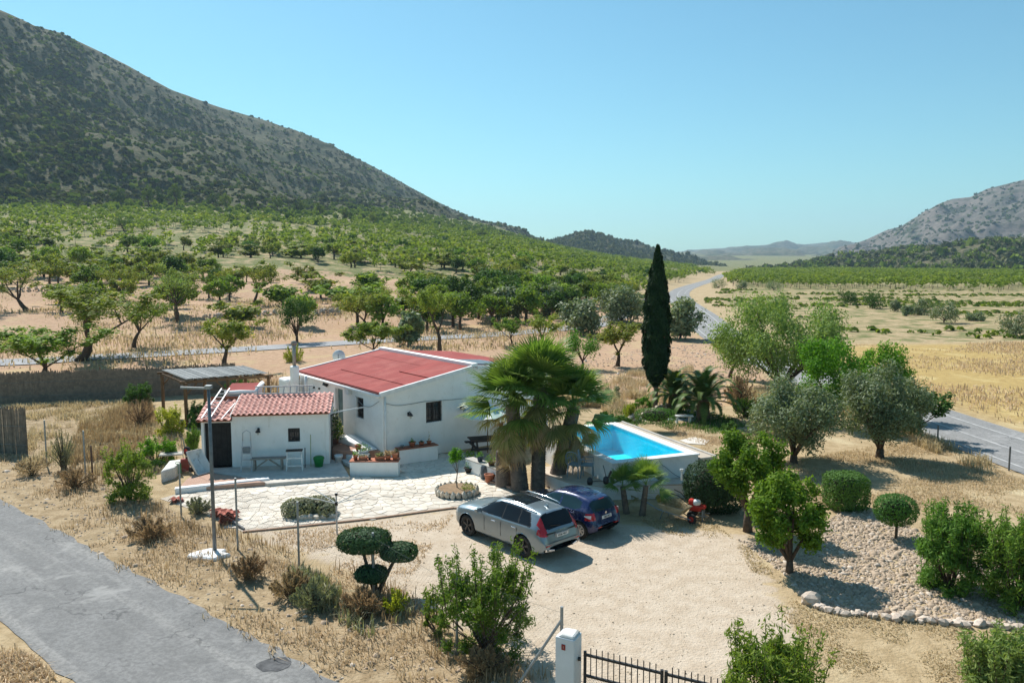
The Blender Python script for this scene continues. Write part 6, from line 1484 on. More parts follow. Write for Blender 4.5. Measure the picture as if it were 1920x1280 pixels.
# ------------------------------------------------------------------ hero trees
def place(bx, by, ty, wpx, flat=False):
    p = at(bx, by) if flat else gnd(bx, by); return p, hpx(p, by - ty), hpx(p, wpx)
def almond(lab, bx, by, ty, wpx, seed, lm='almond', leaves=4500, lean=(0, 0), fork=.27, limbs=4, spread=.6, L=.17, puff=.42, levels=2, name='almond_tree', off=0):
    p, h, w = place(bx, by, ty, wpx); mb, v, rnd = vase_tree(seed, h, w, leaves, L, L * .5, lean, fork, limbs, spread, .035 * h, levels, puff)
    return tree_object(name, lab, 'tree', p, mb, v, rnd, LM[lm])
def rtree(name, lab, bx, by, ty, wpx, lo, seed, lm, leaves, L, k=26, pr=.3, lean=(0, 0), flat=False, bm=None, ww=.5, cat='tree', tr=None, **kw):
    """lo: photo row of the crown's lower edge"""
    p, h, w = place(bx, by, ty, wpx, flat); c = hpx(p, by - lo)
    mb, v, rnd = round_tree(seed, h, w, c, leaves, L, L * ww, k, pr, tr or .03 * h, lean, **kw)
    return tree_object(name, lab, cat, p, mb, v, rnd, LM[lm], bm)
almond('large leaning almond with forked trunk left of the back lane', 147, 676, 528, 150, 1, leaves=5400, lean=(.25, 0), fork=.3, limbs=3)
almond('low spreading almond bush behind the left end of the reed fence', 78, 706, 605, 150, 2, 'almond2', 4800, fork=.2)
almond('small upright almond with bright leaves beside the leaning one', 251, 651, 543, 80, 3, 'almond2', 3900, fork=.33)
almond('sparse young almond behind the pergola roof', 420, 690, 592, 108, 4, 'almond', 2550, fork=.36, spread=.75, puff=.36)
almond('almond on twin trunks at far left of the tilled terrace', 50, 583, 484, 82, 5, leaves=3600)
almond('narrow drooping almond standing alone on the tilled terrace', 333, 604, 490, 88, 6, 'pepper', 3600, fork=.35)
almond('small almond with leaning trunk behind the bright upright one', 213, 562, 500, 66, 7, leaves=3000, lean=(.3, 0))
almond('round almond with dark trunk in the middle of the terrace', 476, 573, 492, 74, 8, leaves=3300, fork=.36)
almond('tiny pale almond left of the round one on the terrace', 392, 559, 507, 38, 9, 'almond2', 1800, fork=.4)
almond('small twisted almond between the tiny one and the round one', 434, 552, 500, 46, 10, leaves=2250, lean=(-.3, 0))
rtree('dense_tree', 'dense dark leafy tree beside the back lane', 557, 641, 556, 68, 627, 11, 'dark', 3600, .17, 26, .34)
almond('broad almond above the back lane behind the house roof', 690, 622, 528, 100, 12, 'almond', 4800)
almond('almond close behind the rear edge of the red roof', 703, 668, 598, 100, 13, 'almond2', 4800, fork=.22)
rtree('olive_tree', 'small grey green olive between two almonds behind the house', 766, 648, 582, 58, 644, 14, 'olive', 4500, .42, 26, .36, low=-.9, shell=.0)
almond('tall almond with open forked trunk behind the ridge band', 824, 662, 528, 92, 15, 'almond', 5100, fork=.3, limbs=3)
rtree('olive_tree', 'round silvery olive standing alone above the back lane', 950, 604, 540, 84, 600, 16, 'olive', 4500, .42, 32, .36, low=-.9, shell=.0)
almond('small bright almond in front of the silvery olive', 962, 648, 592, 46, 17, 'almond2', 2550, fork=.3)
almond('pale upright almond above the fan palm crown', 1014, 648, 580, 54, 18, 'almond', 2700, fork=.28)
rtree('olive_tree', 'wide olive left of the cypress beside the lane bend', 1090, 624, 556, 96, 620, 19, 'olive', 4500, .42, 32, .36, low=-.9, shell=.0)
rtree('olive_tree', 'tallest olive directly left of the cypress', 1165, 606, 535, 96, 602, 20, 'olive', 4500, .42, 32, .36, low=-.9, shell=.0)
rtree('olive_tree', 'olive half hidden behind the right side of the cypress', 1276, 636, 558, 92, 632, 21, 'olive', 4500, .42, 32, .36, low=-.9, shell=.0)
rtree('olive_tree', 'olive seen beyond the round silvery one near the orchard', 1030, 592, 538, 72, 588, 29, 'olive', 4500, .42, 26, .36, low=-.9, shell=.0)
almond('young almond with bare stem on the pink field left of the cypress', 1158, 686, 600, 74, 22, 'almond', 3300, fork=.34)
rtree('young_tree', 'two lobed bright green young tree behind the fan palms', 1092, 692, 616, 62, 672, 23, 'lush', 2200, .16, 10, .5)
almond('old almond with crooked trunk right of the cypress on the pink field', 1370, 708, 618, 86, 24, 'almond', 3600, lean=(-.15, 0), fork=.32)
# cypress
p, h, w = place(1228, 770, 464, 52, True)
rng = np.random.default_rng(5); n = 13000; zt = rng.random(n); zz = .155 + .845 * zt
rad = np.interp(zt, [0, .06, .18, .4, .62, .82, .93, 1], [.1, .62, .93, 1., .86, .5, .25, .02]) * w / 2
a = rng.uniform(0, 6.28, n); k = .5 + .5 * rng.random(n) ** .35; lump = 1 + .1 * np.sin(a * 5 + zt * 30) + .07 * np.sin(a * 3 - zt * 47)
rad = rad * k * lump; c = np.stack([rad * np.cos(a), rad * np.sin(a), zz * h], 1); nr = np.stack([np.cos(a), np.sin(a), .3 + 0 * a], 1) + rng.normal(size=(n, 3)) * .45
v = leaf_quads(c, nr, .27, .1, rng, -2.2)
mb = MB(); mb.tube([(0, 0, -.1), (.02, 0, h * .1), (.03, 0, h * .2), (0, 0, h * .8)], [.15, .125, .11, .03], 10)
tree_object('cypress_tree', 'tall narrow dark green cypress on a bare pale trunk', 'tree', p, mb, v, rng.random(n), LM['cyp'], bark_grey)
# right hand group
rtree('pepper_tree', 'largest tree, feathery grey green pepper tree near the bend of the road', 1466, 732, 545, 285, 722, 41, 'pepper', 27000, .23, 75, .2, ww=.34, droop=1.6, shell=.2, low=-.8, flat=True, limbs=7)
rtree('leafy_tree', 'bright green leafy tree between the pepper tree and the olives', 1558, 792, 626, 170, 780, 42, 'lush', 12000, .15, 44, .24, flat=True, low=-.8)
rtree('leafy_tree', 'bright green tree top rising behind the right olive', 1658, 780, 640, 108, 750, 43, 'lush', 6500, .15, 26, .3, flat=True)
rtree('olive_tree', 'broad left olive of the pair above the dry lawn', 1488, 868, 706, 205, 862, 44, 'olive', 21000, .15, 60, .24, ww=.36, flat=True, low=-.8, up=.3, tr=.16)
rtree('olive_tree', 'upright right olive of the pair casting shadow on the dry lawn', 1650, 858, 672, 176, 836, 45, 'olive', 20000, .15, 54, .25, ww=.36, flat=True, low=-.75, up=.3, tr=.17)
almond('thin dark almond behind the right olive beside the road', 1722, 822, 708, 84, 46, 'dark', 3600, fork=.3)
rtree('citrus_tree', 'dense dark green citrus tree right of the wheelbarrow', 1402, 996, 797, 158, 945, 47, 'citrus', 12500, .115, 60, .22, flat=True, tr=.13, low=-.8)
rtree('citrus_tree', 'round bright green citrus tree at the edge of the stone bed', 1480, 1074, 868, 160, 1045, 48, 'citrus', 12500, .115, 58, .22, flat=True, tr=.1, low=-.85)
# clipped shrubs
def clipped(name, lab, boxes, lm, n, L, seed, stem=None, cat='shrub', base=None, kind='ell'):
    """boxes: (cx,cy,cz,rx,ry,rz,power) superellipsoids with their base at the thing's foot"""
    rng = np.random.default_rng(seed); out = []; rn = []; tot = sum(b_[3] * b_[5] for b_ in boxes)
    for (cx, cy, cz, rx, ry, rz, pw) in boxes:
        m_ = int(n * rx * rz / tot); d = unit(rng.normal(size=(m_, 3))); s = (np.abs(d) ** pw).sum(1) ** (-1 / pw)
        c = d * s[:, None] * (1 - .12 * rng.random((m_, 1)) ** 2 + .025 * rng.normal(size=(m_, 1))); nr = np.sign(d) * np.abs(d * s[:, None]) ** (pw - 1) + rng.normal(size=(m_, 3)) * .35
        c = c * np.array([rx, ry, rz]) + np.array([cx, cy, cz]); keep = c[:, 2] > .02
        out.append(leaf_quads(c[keep], nr[keep], L, L * .55, rng)); rn.append(rng.random(keep.sum()))
    t = thing(name, lab, cat, base); link('foliage', leaf_mesh('foliage', np.concatenate(out), np.concatenate(rn)), LM[lm], t)
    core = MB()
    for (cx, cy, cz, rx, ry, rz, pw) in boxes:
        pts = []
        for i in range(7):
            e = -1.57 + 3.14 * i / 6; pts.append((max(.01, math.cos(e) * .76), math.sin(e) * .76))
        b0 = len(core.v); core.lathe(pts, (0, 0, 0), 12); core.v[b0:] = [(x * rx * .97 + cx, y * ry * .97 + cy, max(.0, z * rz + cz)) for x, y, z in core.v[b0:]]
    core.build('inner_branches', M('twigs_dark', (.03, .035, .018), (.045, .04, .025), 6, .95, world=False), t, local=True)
    if stem: stem.build('stem', bark, t, local=True)
    return t
b_ = at(1345, 962); clipped('clipped_shrub', 'big dark rounded clipped shrub at the corner of the pool', [(0, .4, .78, .98, .9, .82, 3)], 'clipdark', 9000, .085, 1, base=b_)
b_ = at(1592, 958); clipped('clipped_shrub', 'square clipped green shrub beyond the stone bed', [(0, .3, .6, .66, .6, .6, 5)], 'clip', 7500, .075, 2, base=b_)
b_ = at(1680, 1010); s_ = MB().tube([(0, 0, -.1), (0, 0, .6)], [.05, .04], 6); clipped('clipped_shrub', 'ball shaped clipped shrub on a short stem', [(0, .1, .86, .6, .56, .46, 2.4)], 'clip', 4200, .065, 3, s_, base=b_)
b_ = at(705, 1112); s_ = MB()
for e in ((-.35, .1, 1.15), (-.1, .1, 1.15), (.52, .05, .95), (-.1, 0, .45)): s_.tube([(0, 0, -.1), (e[0] * .5, e[1], .45), e], [.07, .05, .035], 6)
clipped('topiary_bush', 'cloud pruned dark bush in flat pads near the pole', [(-.3, .15, 1.3, .66, .55, .26, 2.6), (.58, .05, 1.05, .46, .42, .2, 2.6), (-.1, -.05, .52, .4, .36, .2, 2.4)], 'clipt', 9000, .075, 4, s_, base=b_)
b_ = at(572, 972); clipped('lavender_bed', 'oval clump of low brownish lavender on the patio', [(-.28, .3, .25, .55, .5, .3, 2.5), (.3, .55, .25, .6, .5, .3, 2.5), (.65, .2, .2, .3, .35, .25, 2.5)], 'sage', 3600, .09, 5, base=b_)
for i in range(5):
    o = link('edging_stone', rock_mesh(60 + i, .2, .14, .12), stone_w); o.location = b_ + Vector((.0 + i * .2, -.12 + .03 * i, .08)); o.rotation_euler = (0, 0, i * .7); tag(o, 'pale rock edging the front of the lavender clump', 'stone', 'rocks edging the lavender clump')
b_ = at(1228, 808); clipped('clipped_hedge', 'low flat clipped hedge behind the pool apron', [(0, 0, .75, .95, .5, .36, 4)], 'clip', 2600, .07, 6, base=b_, cat='hedge')
def bush(name, lab, bx, by, ty, wpx, seed, lm, n, L, ww, k=60, pr=.2, sprigs=0, cat='shrub', droop=0.):
    p, h, w = place(bx, by, ty, wpx, True); rng = np.random.default_rng(seed); rr = random.Random(seed); pf = []; mb = MB(); top = h * (.82 if sprigs else .93)
    while len(pf) < k:
        z = rr.uniform(.04, .95); r_ = w / 2 * .86 * math.sqrt(max(.02, 1 - ((z - .36) / .66) ** 2)); a = rr.uniform(0, 6.28); q = r_ * rr.random() ** .4
        pf.append((q * math.cos(a), q * math.sin(a), z * top, pr * min(w, h) / 2 * rr.uniform(.6, 1.3)))
    v, rd = puff_leaves(pf, n // k, L, L * ww, rng, .0, .4, droop, .3)
    for q in pf[::3]: mb.tube([(rr.uniform(-.06, .06), rr.uniform(-.06, .06), -.05), (q[0] * .45, q[1] * .45, q[2] * .5), q[:3]], [.03, .02, .006], 5)
    for j in range(sprigs):
        a = rr.uniform(0, 6.28); q = w / 2 * .8 * rr.random() ** .5; b0 = Vector((q * math.cos(a), q * math.sin(a), top * rr.uniform(.45, .8) * (1 - .35 * (q / (w / 2)) ** 2))); e = b0 + Vector((b0.x * .22 + rr.gauss(0, .06), b0.y * .22 + rr.gauss(0, .06), (h - b0.z) * rr.uniform(.5, 1.)))
        mb.tube([b0 * .6, b0, e], [.014, .01, .004], 4); m_ = 70; t = rng.random(m_) ** .8; c = np.array(b0)[None] * (1 - t)[:, None] + np.array(e)[None] * t[:, None] + rng.normal(size=(m_, 3)) * .045
        v = np.concatenate([v, leaf_quads(c, rng.normal(size=(m_, 3)), L, L * ww, rng, droop)]); rd = np.concatenate([rd, rng.random(m_)])
    v[..., 2] = np.maximum(v[..., 2], .01)
    t_ = thing(name, lab, cat, p); mb.build('stems', bark, t_, local=True); link('foliage', leaf_mesh('foliage', v, rd), LM[lm], t_); return t_
# feathery shrubs right
def feather(name, lab, bx, by, ty, wpx, seed, lm='feather', n=8000, L=.13, cat='shrub', k=34, ww=.22, dr=-.7, sc=.1):
    p, h, w = place(bx, by, ty, wpx, True); rng = np.random.default_rng(seed); rr = random.Random(seed)
    mb = MB(); ends = []
    for i in range(k):
        a = rr.uniform(0, 6.28); e = rr.uniform(.0, 1.) ** .6 * w / 2; hh = h * (1 - .45 * (e / (w / 2)) ** 2) * rr.uniform(.72, 1.)
        end = Vector((e * math.cos(a), e * math.sin(a), hh)); mid = Vector((end.x * .35, end.y * .35, hh * .45)); mb.tube([(rr.uniform(-.06, .06), rr.uniform(-.06, .06), -.05), mid, end], [.03, .018, .006], 5); ends.append((mid, end))
    ix = rng.integers(0, k, n); t = rng.random(n) ** .7; A = np.array([tuple(m_) for m_, e in ends]); B = np.array([tuple(e) for m_, e in ends])
    A = A * np.array([1.3, 1.3, .35]); c = A[ix] * (1 - t)[:, None] + B[ix] * t[:, None] + rng.normal(size=(n, 3)) * (sc * w / 1.6) * (1.15 - t)[:, None]; c[:, 2] = np.maximum(c[:, 2], .03)
    d = unit(B[ix] - A[ix] * .5); b = rng.normal(size=(n, 3)); nr = b - d * (b * d).sum(1)[:, None]
    v = leaf_quads(c, nr + np.array([0, 0, .25]), L, L * ww, rng, dr)
    t_ = thing(name, lab, cat, p); mb.build('stems', bark, t_, local=True); link('foliage', leaf_mesh('foliage', v, rng.random(n)), LM[lm], t_); return t_
bush('feathery_shrub', 'feathery green shrub on the far side of the stone bed', 1780, 1104, 938, 135, 51, 'feather', 12000, .14, .22, k=70, pr=.22, sprigs=60)
bush('feathery_shrub', 'larger feathery green shrub cut by the right edge', 1905, 1135, 950, 150, 52, 'feather', 12000, .14, .22, k=70, pr=.22, sprigs=60)
bush('feathery_shrub', 'grey green shrub low in the right corner below the stone bed', 1885, 1330, 1175, 160, 53, 'pepper', 12000, .14, .22, k=70, pr=.22, sprigs=60)
bush('garden_shrub', 'leafy upright shrub by the left fence posts', 243, 938, 822, 95, 54, 'almond2', 6000, .1, .4, k=44, pr=.22, sprigs=14)
bush('garden_shrub', 'broad green shrub behind the left fence shrub', 292, 872, 816, 85, 55, 'lush', 6000, .1, .4, k=44, pr=.22, sprigs=14)
bush('garden_shrub', 'bright yellow green shrub beside the pergola post', 320, 816, 758, 56, 56, 'yellow', 6000, .1, .4, k=44, pr=.22, sprigs=14)
bush('garden_shrub', 'dark shrub in front of the reed fence', 262, 760, 716, 56, 57, 'dark', 6000, .1, .4, k=44, pr=.22, sprigs=14)
bush('garden_shrub', 'green shrub under the pergola', 372, 800, 752, 44, 58, 'clip', 6000, .1, .4, k=44, pr=.22, sprigs=14)
feather('garden_shrub', 'tall grassy shrub left of the shed wall', 364, 850, 790, 30, 59, 'feather', 2200, .16, ww=.12)
feather('garden_shrub', 'shrub behind the pergola near its right posts', 450, 742, 702, 60, 60, 'clip', 2400, .12, ww=.4)
feather('garden_shrub', 'light green round shrub behind the chimney flue', 553, 688, 640, 46, 61, 'yellow', 2400, .14, ww=.3)
feather('garden_shrub', 'spiky green plant left of the pond rocks', 1180, 788, 752, 34, 62, 'yellow', 900, .22, ww=.12)
feather('garden_shrub', 'low green shrub behind the pool corner', 1140, 800, 770, 60, 63, 'clip', 1800, .12, ww=.4)
feather('garden_shrub', 'dark shrub with red blossom behind the date palms', 1385, 760, 700, 60, 64, 'drybrown', 2400, .12, ww=.4)
feather('garden_shrub', 'dark leafy shrub under the blossom shrub', 1398, 782, 742, 62, 65, 'dark', 1800, .12, ww=.4)
v, rd = plant_leaves(66, .7, .8, 90, .13, .1); o = link('red_blossom', leaf_mesh('red_blossom', v, rd), LM['red']); o.location = gnd(1372, 752) + Vector((0, -.5, .3)); tag(o, 'red blossom on the shrub behind the date palms', 'blossom', kind='stuff')
# foreground almond shrubs with long leaves
for (lab, a, b, c, d, e, n, k) in (('open almond shrub with hanging leaves inside the fence near the gate', 912, 1224, 1000, 215, 71, 9500, 64), ('almond shrub in front of the iron gate at the lower edge', 1450, 1420, 1160, 230, 72, 13000, 70), ('small thin almond sucker left of the open almond shrub', 822, 1192, 1085, 70, 73, 1100, 14)):
    bush('almond_shrub', lab, a, b, c, d, e, 'almond2', int(n * 1.2), .115, .27, k=k, pr=.16, sprigs=k // 2, droop=.7)
for (lab, a, b, c, d, e, n, lm) in (('dry brown bush beside the white cement footing', 280, 1010, 965, 90, 81, 3500, 'drybrown'), ('dry brown bush on the verge below the street pole', 465, 1085, 1030, 70, 82, 2500, 'drybrown'), ('dry brown bush on the verge left of the topiary', 545, 1120, 1060, 80, 83, 3000, 'drybrown'), ('pale flowering weed bush below the topiary', 588, 1140, 1075, 90, 84, 3500, 'sage'), ('brown bush at the fence foot below the topiary', 680, 1155, 1095, 90, 85, 3500, 'drybrown'), ('yellow green weed bush at the fence near the sucker', 745, 1150, 1098, 60, 86, 1800, 'yellow'), ('brown weed bush at the lower fence left of the gate', 905, 1262, 1210, 110, 87, 3000, 'drybrown'), ('dry bush at the left verge near the short reed screen', 140, 915, 872, 90, 88, 3000, 'drybrown'), ('tall rust brown dry bush in the back garden', 262, 800, 745, 52, 89, 2600, 'drybrown'), ('small grey lavender clump left of the tile stack', 372, 962, 930, 60, 90, 2000, 'sage'), ('pale weed bush on the verge by the left lane edge', 60, 890, 855, 70, 91, 2200, 'dry'), ('grey thistle bush between the left fence posts', 120, 880, 800, 60, 92, 1500, 'sage')):
    feather('verge_bush', lab, a, b, c, d, e, lm, n, .1, k=26, ww=.2)
# ------------------------------------------------------------------ fan palms
def fan_mesh(name, seed, droop, L=1.0, pet=.75, n=26, spread=2.5, fold=.25):
    """a fan leaf along +X: petiole then pointed segments"""
    rr = random.Random(seed); v = []; f = []; rn = []
    v += [(0, -.022, 0), (0, .022, 0), (pet, .012, .05 - droop * .15), (pet, -.012, .05 - droop * .15)]; f.append((0, 1, 2, 3)); rn.append(.9)
    hub = Vector((pet, 0, .05 - droop * .15))
    for k in range(n):
        a = -spread / 2 + spread * (k + .5) / n; l = L * (.78 + .22 * math.cos(a * .8)) * rr.uniform(.9, 1.05); w = l * spread / n * .32
        d = Vector((math.cos(a), math.sin(a), 0)); s = Vector((-math.sin(a), math.cos(a), 0)); tw = rr.uniform(-.25, .25)
        z1 = .06 * abs(math.sin(a)) * fold - droop * .08; z2 = -droop * .2 - rr.uniform(0, .04); z3 = -droop * .6 - rr.uniform(.0, .1)
        b = len(v); zz_ = Vector((0, 0, 1))
        p1, p2, p3 = hub + d * l * .45 + zz_ * z1, hub + d * l * .75 + zz_ * z2, hub + d * l * (1 - droop * .12) + zz_ * z3 + s * rr.uniform(-.05, .05)
        v += [tuple(hub), tuple(p1 + s * w + zz_ * w * tw), tuple(p1 - s * w - zz_ * w * tw), tuple(p2 + s * w * .7), tuple(p2 - s * w * .7), tuple(p3 + s * w * .1), tuple(p3 - s * w * .1)]
        f += [(b, b + 2, b + 1), (b + 1, b + 2, b + 4, b + 3), (b + 3, b + 4, b + 6, b + 5)]; q = rr.random(); rn += [q, q, q]
    me = bpy.data.meshes.new(name); me.from_pydata(v, [], f); me.update(); fattr(me, 'rnd', rn); return me
palm_green = leafmat('palm_green', (.1, .175, .035), (.21, .3, .07), .28, .15, .4)
palm_olive = leafmat('palm_yellowing', (.18, .19, .06), (.36, .3, .12), .3, .15, .5)
palm_dead = leafmat('palm_dead', (.4, .28, .16), (.58, .44, .27), .25, .2, .7)
FG = [fan_mesh('frond', i, .08 + .1 * i, 1.0, .75, 30, 3.0) for i in range(4)]; FY = [fan_mesh('frond', 10 + i, .35 + .1 * i, .95, .7, 24, 2.4) for i in range(3)]; FD = [fan_mesh('dead_frond', 20 + i, .9, .8, .5, 16, 1.0) for i in range(3)]
for me in FG: me.materials.append(palm_green)
for me in FY: me.materials.append(palm_olive)
for me in FD: me.materials.append(palm_dead)
def ringed_trunk(base, top, r0, r1, seed, rings=34):
    rr = random.Random(seed); pts = []; rad = []
    for k in range(rings * 2 + 1):
        t = k / (rings * 2); p = base.lerp(top, t); rb = r0 + (r1 - r0) * (t ** .7); pts.append(p); rad.append(rb * ((1.035 if k % 2 else .975) + rr.uniform(-.012, .012)))
    return MB().tube(pts, rad, 18)
palm_bark = M('palm_bark', (.19, .15, .12), (.12, .095, .078), 5, .95, bump=.7, bscale=22, world=False, c3=(.25, .2, .155), s3=9)
def fan_palm(lab, base, crown, r0, r1, ng, ny, nd, s, seed, name='fan_palm'):
    rr = random.Random(seed); t = thing(name, lab, 'palm', base); off = crown - base
    ringed_trunk(Vector((0, 0, -.15)), off + Vector((0, 0, .1)), r0, r1, seed, int(off.length * 11)).build('trunk', palm_bark, t, local=True, smooth=True)
    def put(ms, nm, n, e0, e1, sc):
        for k in range(n):
            o = link(nm, rr.choice(ms), None, t); a = k * 2.39996 + rr.uniform(-.3, .3); e = e0 + (e1 - e0) * (k + .5) / n + rr.uniform(-.12, .12)
            o.location = off + Vector((0, 0, .12 if e > 0 else (-.05 - .3 * rr.random() if e > -.5 else -.1 - .85 * rr.random()))); o.rotation_euler = (rr.uniform(-.4, .4), -e, a); q = sc * rr.uniform(.85, 1.12); o.scale = (q, q, q)
    put(FG, 'frond', ng, 1.5, -.15, s * 1.12); put(FY, 'frond', ny, -.05, -.75, s * 1.0); put(FD, 'dead_frond', nd, -.45, -1.4, s * 1.05)
    return t
B = [at(976, 919), at(1008, 917), at(1038, 912), at(946, 911)]
fan_palm('left fan palm of the cluster with brown skirt of dead leaves', B[0], B[0] + Vector((-.3, .1, 3.0)), .33, .24, 32, 10, 38, 1.02, 1)
fan_palm('middle fan palm of the cluster, tallest and straight', B[1], B[1] + Vector((.1, .2, 3.6)), .28, .22, 34, 8, 28, 1.02, 2)
fan_palm('right fan palm of the cluster leaning towards the pool', B[2], B[2] + Vector((.72, .1, 2.75)), .32, .24, 30, 8, 28, .92, 3)
sb = B[3]; t = thing('palm_stump', 'cut grey palm stump left of the fan palm cluster', 'stump', sb)
ringed_trunk(V3(sb, -.1), V3(sb, 1.28) + Vector((-.12, 0, 0)), .36, .2, 8, 14).build('stump_trunk', palm_bark, t, smooth=True)
MB().lathe([(.2, 1.281), (.19, 1.31), (.01, 1.32)], sb + Vector((-.12, 0, 0)), 16).build('cut_face', wood_grey, t)
for i, (bx, by, cx, cy, s) in enumerate(((1176, 962, 1168, 905, .62), (1203, 966, 1212, 900, .72))):
    b_ = at(bx, by); c_ = atY(cx, cy, b_.y); fan_palm(('smaller young fan palm at the retaining wall', 'larger young fan palm at the retaining wall')[i], b_, b_ + Vector((c_.x - b_.x, .05, .78 + .1 * i)), .12, .085, 15, 2, 0, s * .66, 30 + i, 'young_fan_palm')
# date palms
def feather_frond(seed, L=2.0):
    rr = random.Random(seed); v = []; f = []; rn = []; N = 26; P = []
    for k in range(N + 1): t = k / N; P.append(Vector((L * math.sin(t * 1.45) / 1.1, 0, L * (.62 * t - .78 * t * t))))
    for k in range(N):
        b = len(v); v += [tuple(P[k] + Vector((0, -.012, 0))), tuple(P[k] + Vector((0, .012, 0))), tuple(P[k + 1] + Vector((0, .01, 0))), tuple(P[k + 1] + Vector((0, -.01, 0)))]; f.append((b, b + 1, b + 2, b + 3)); rn.append(.8)
        if k > 3:
            for s in (-1, 1):
                for h_ in (0, .5):
                    p = P[k].lerp(P[k + 1], h_); l = .42 * math.sin(max(.25, min(1, (1.12 - k / N))) * 1.6) * rr.uniform(.85, 1.1); d = (P[k + 1] - P[k]).normalized(); e = p + Vector((d.x * .35 * l, s * l * .8, .16 * l - .05)); b = len(v); w = d * .03
                    v += [tuple(p - w), tuple(p + w), tuple(e)]; f.append((b, b + 1, b + 2)); rn.append(rr.random())
    me = bpy.data.meshes.new('frond'); me.from_pydata(v, [], f); me.update(); fattr(me, 'rnd', rn); me.materials.append(leafmat('date_green', (.075, .13, .03), (.16, .21, .06), .28, .12, .45)); return me
DF = [feather_frond(i) for i in range(3)]
for i, (bx, by, s, hh) in enumerate(((1264, 770, .92, .85), (1318, 786, 1.05, .95))):
    b_ = at(bx, by); rr = random.Random(i + 50); t = thing('date_palm', ('left date palm beside the cypress trunk', 'right date palm with thick brown trunk by the pond')[i], 'palm', b_)
    ringed_trunk(Vector((0, 0, -.1)), Vector((0, 0, hh + .1)), .38, .3, i, 7).build('trunk', M('date_bark', (.2, .12, .07), (.13, .08, .05), 8, .95, bump=.7), t, local=True, smooth=True)
    for k in range(50):
        o = link('frond', rr.choice(DF), None, t); e = 1.25 - 1.55 * k / 50; o.location = (0, 0, hh); o.rotation_euler = (0, -e, k * 2.39996); q = s * rr.uniform(.85, 1.1); o.scale = (q, q, q)
# ------------------------------------------------------------------ olives right of the road, pines at the foot of the mountain
for i, (bx, by, ty, wp, lab) in enumerate(((1588, 571, 541, 44, 'dark round olive first in the row beyond the golden field'), (1636, 577, 547, 50, 'dark round olive second in the row beyond the golden field'), (1770, 606, 565, 58, 'dark olive bush in the middle of the vines at right'), (1905, 630, 583, 72, 'big dark olive at the right edge beyond the golden field'), (1728, 590, 560, 40, 'pale olive bush beside the row of vines'), (1828, 603, 583, 34, 'small grey olive bush near the right edge'), (1678, 583, 562, 26, 'tiny olive bush between the two dark rows'), (1700, 592, 570, 24, 'tiny olive bush left of the vines'), (1346, 541, 522, 34, 'round olive on the inside of the road bend'), (1390, 543, 525, 28, 'single small olive right of the road bend'), (1450, 544, 524, 42, 'wide olive at the end of the green orchard'))):
    rtree('olive_bush', lab, bx, by, ty, wp, by, 80 + i, ('dark' if i in (0, 1) else 'olive'), 1800, .24, 16, .4, low=-1)
pine_px = [(65, 358, 322, 26), (110, 364, 338, 18), (30, 356, 328, 30), (150, 352, 326, 20), (178, 350, 324, 22), (222, 386, 348, 30), (278, 388, 346, 32), (298, 388, 350, 30), (332, 388, 344, 36), (400, 390, 358, 28), (424, 394, 362, 28), (470, 396, 364, 30), (520, 398, 370, 26), (560, 402, 374, 26), (600, 406, 380, 24), (240, 352, 328, 22), (350, 360, 332, 22), (650, 414, 390, 24), (700, 420, 398, 24), (1140, 470, 448, 26), (1180, 478, 460, 22), (905, 448, 430, 24)]
pme = {}
for i in range(4):
    mb, v, rnd = round_tree(300 + i, 1., .8, .12, 900, .07, .045, 22, .3, .03, low=-.9); pme[i] = (mb.mesh('trunk'), leaf_mesh('crown', v, rnd)); pme[i][0].materials.append(bark); pme[i][1].materials.append(LM['pine'] if i % 2 else LM['pine2'])
for i, (bx, by, ty, wp) in enumerate(pine_px):
    p = gnd(bx, by, 1500); hgt = hpx(p, by - ty); w = hpx(p, wp)
    t = thing('pine_tree', ('bushy green pine at the mountain foot ' + ('near the left edge' if bx < 100 else 'above the twin trunk almond' if bx < 200 else 'above the lone carob tree' if bx < 260 else 'in the tight group right of the carob' if bx < 345 else 'above the pergola' if bx < 530 else 'above the chimney flue' if bx < 660 else 'high above the red roof')) if bx < 1000 else 'bushy pine above the far end of the orchard', 'tree', p, i * 1.3, 'pines at the mountain foot' if bx < 1000 else 'pines above the far orchard'); t.scale = (w / .8, w / .8, hgt)
    for nm, me in zip(('trunk', 'crown'), pme[i % 4]): link(nm, me, None, t)
rtree('carob_tree', 'solitary dark round carob tree in the upper orchard', 232, 434, 402, 60, 430, 97, 'dark', 1600, .4, 14, .4)
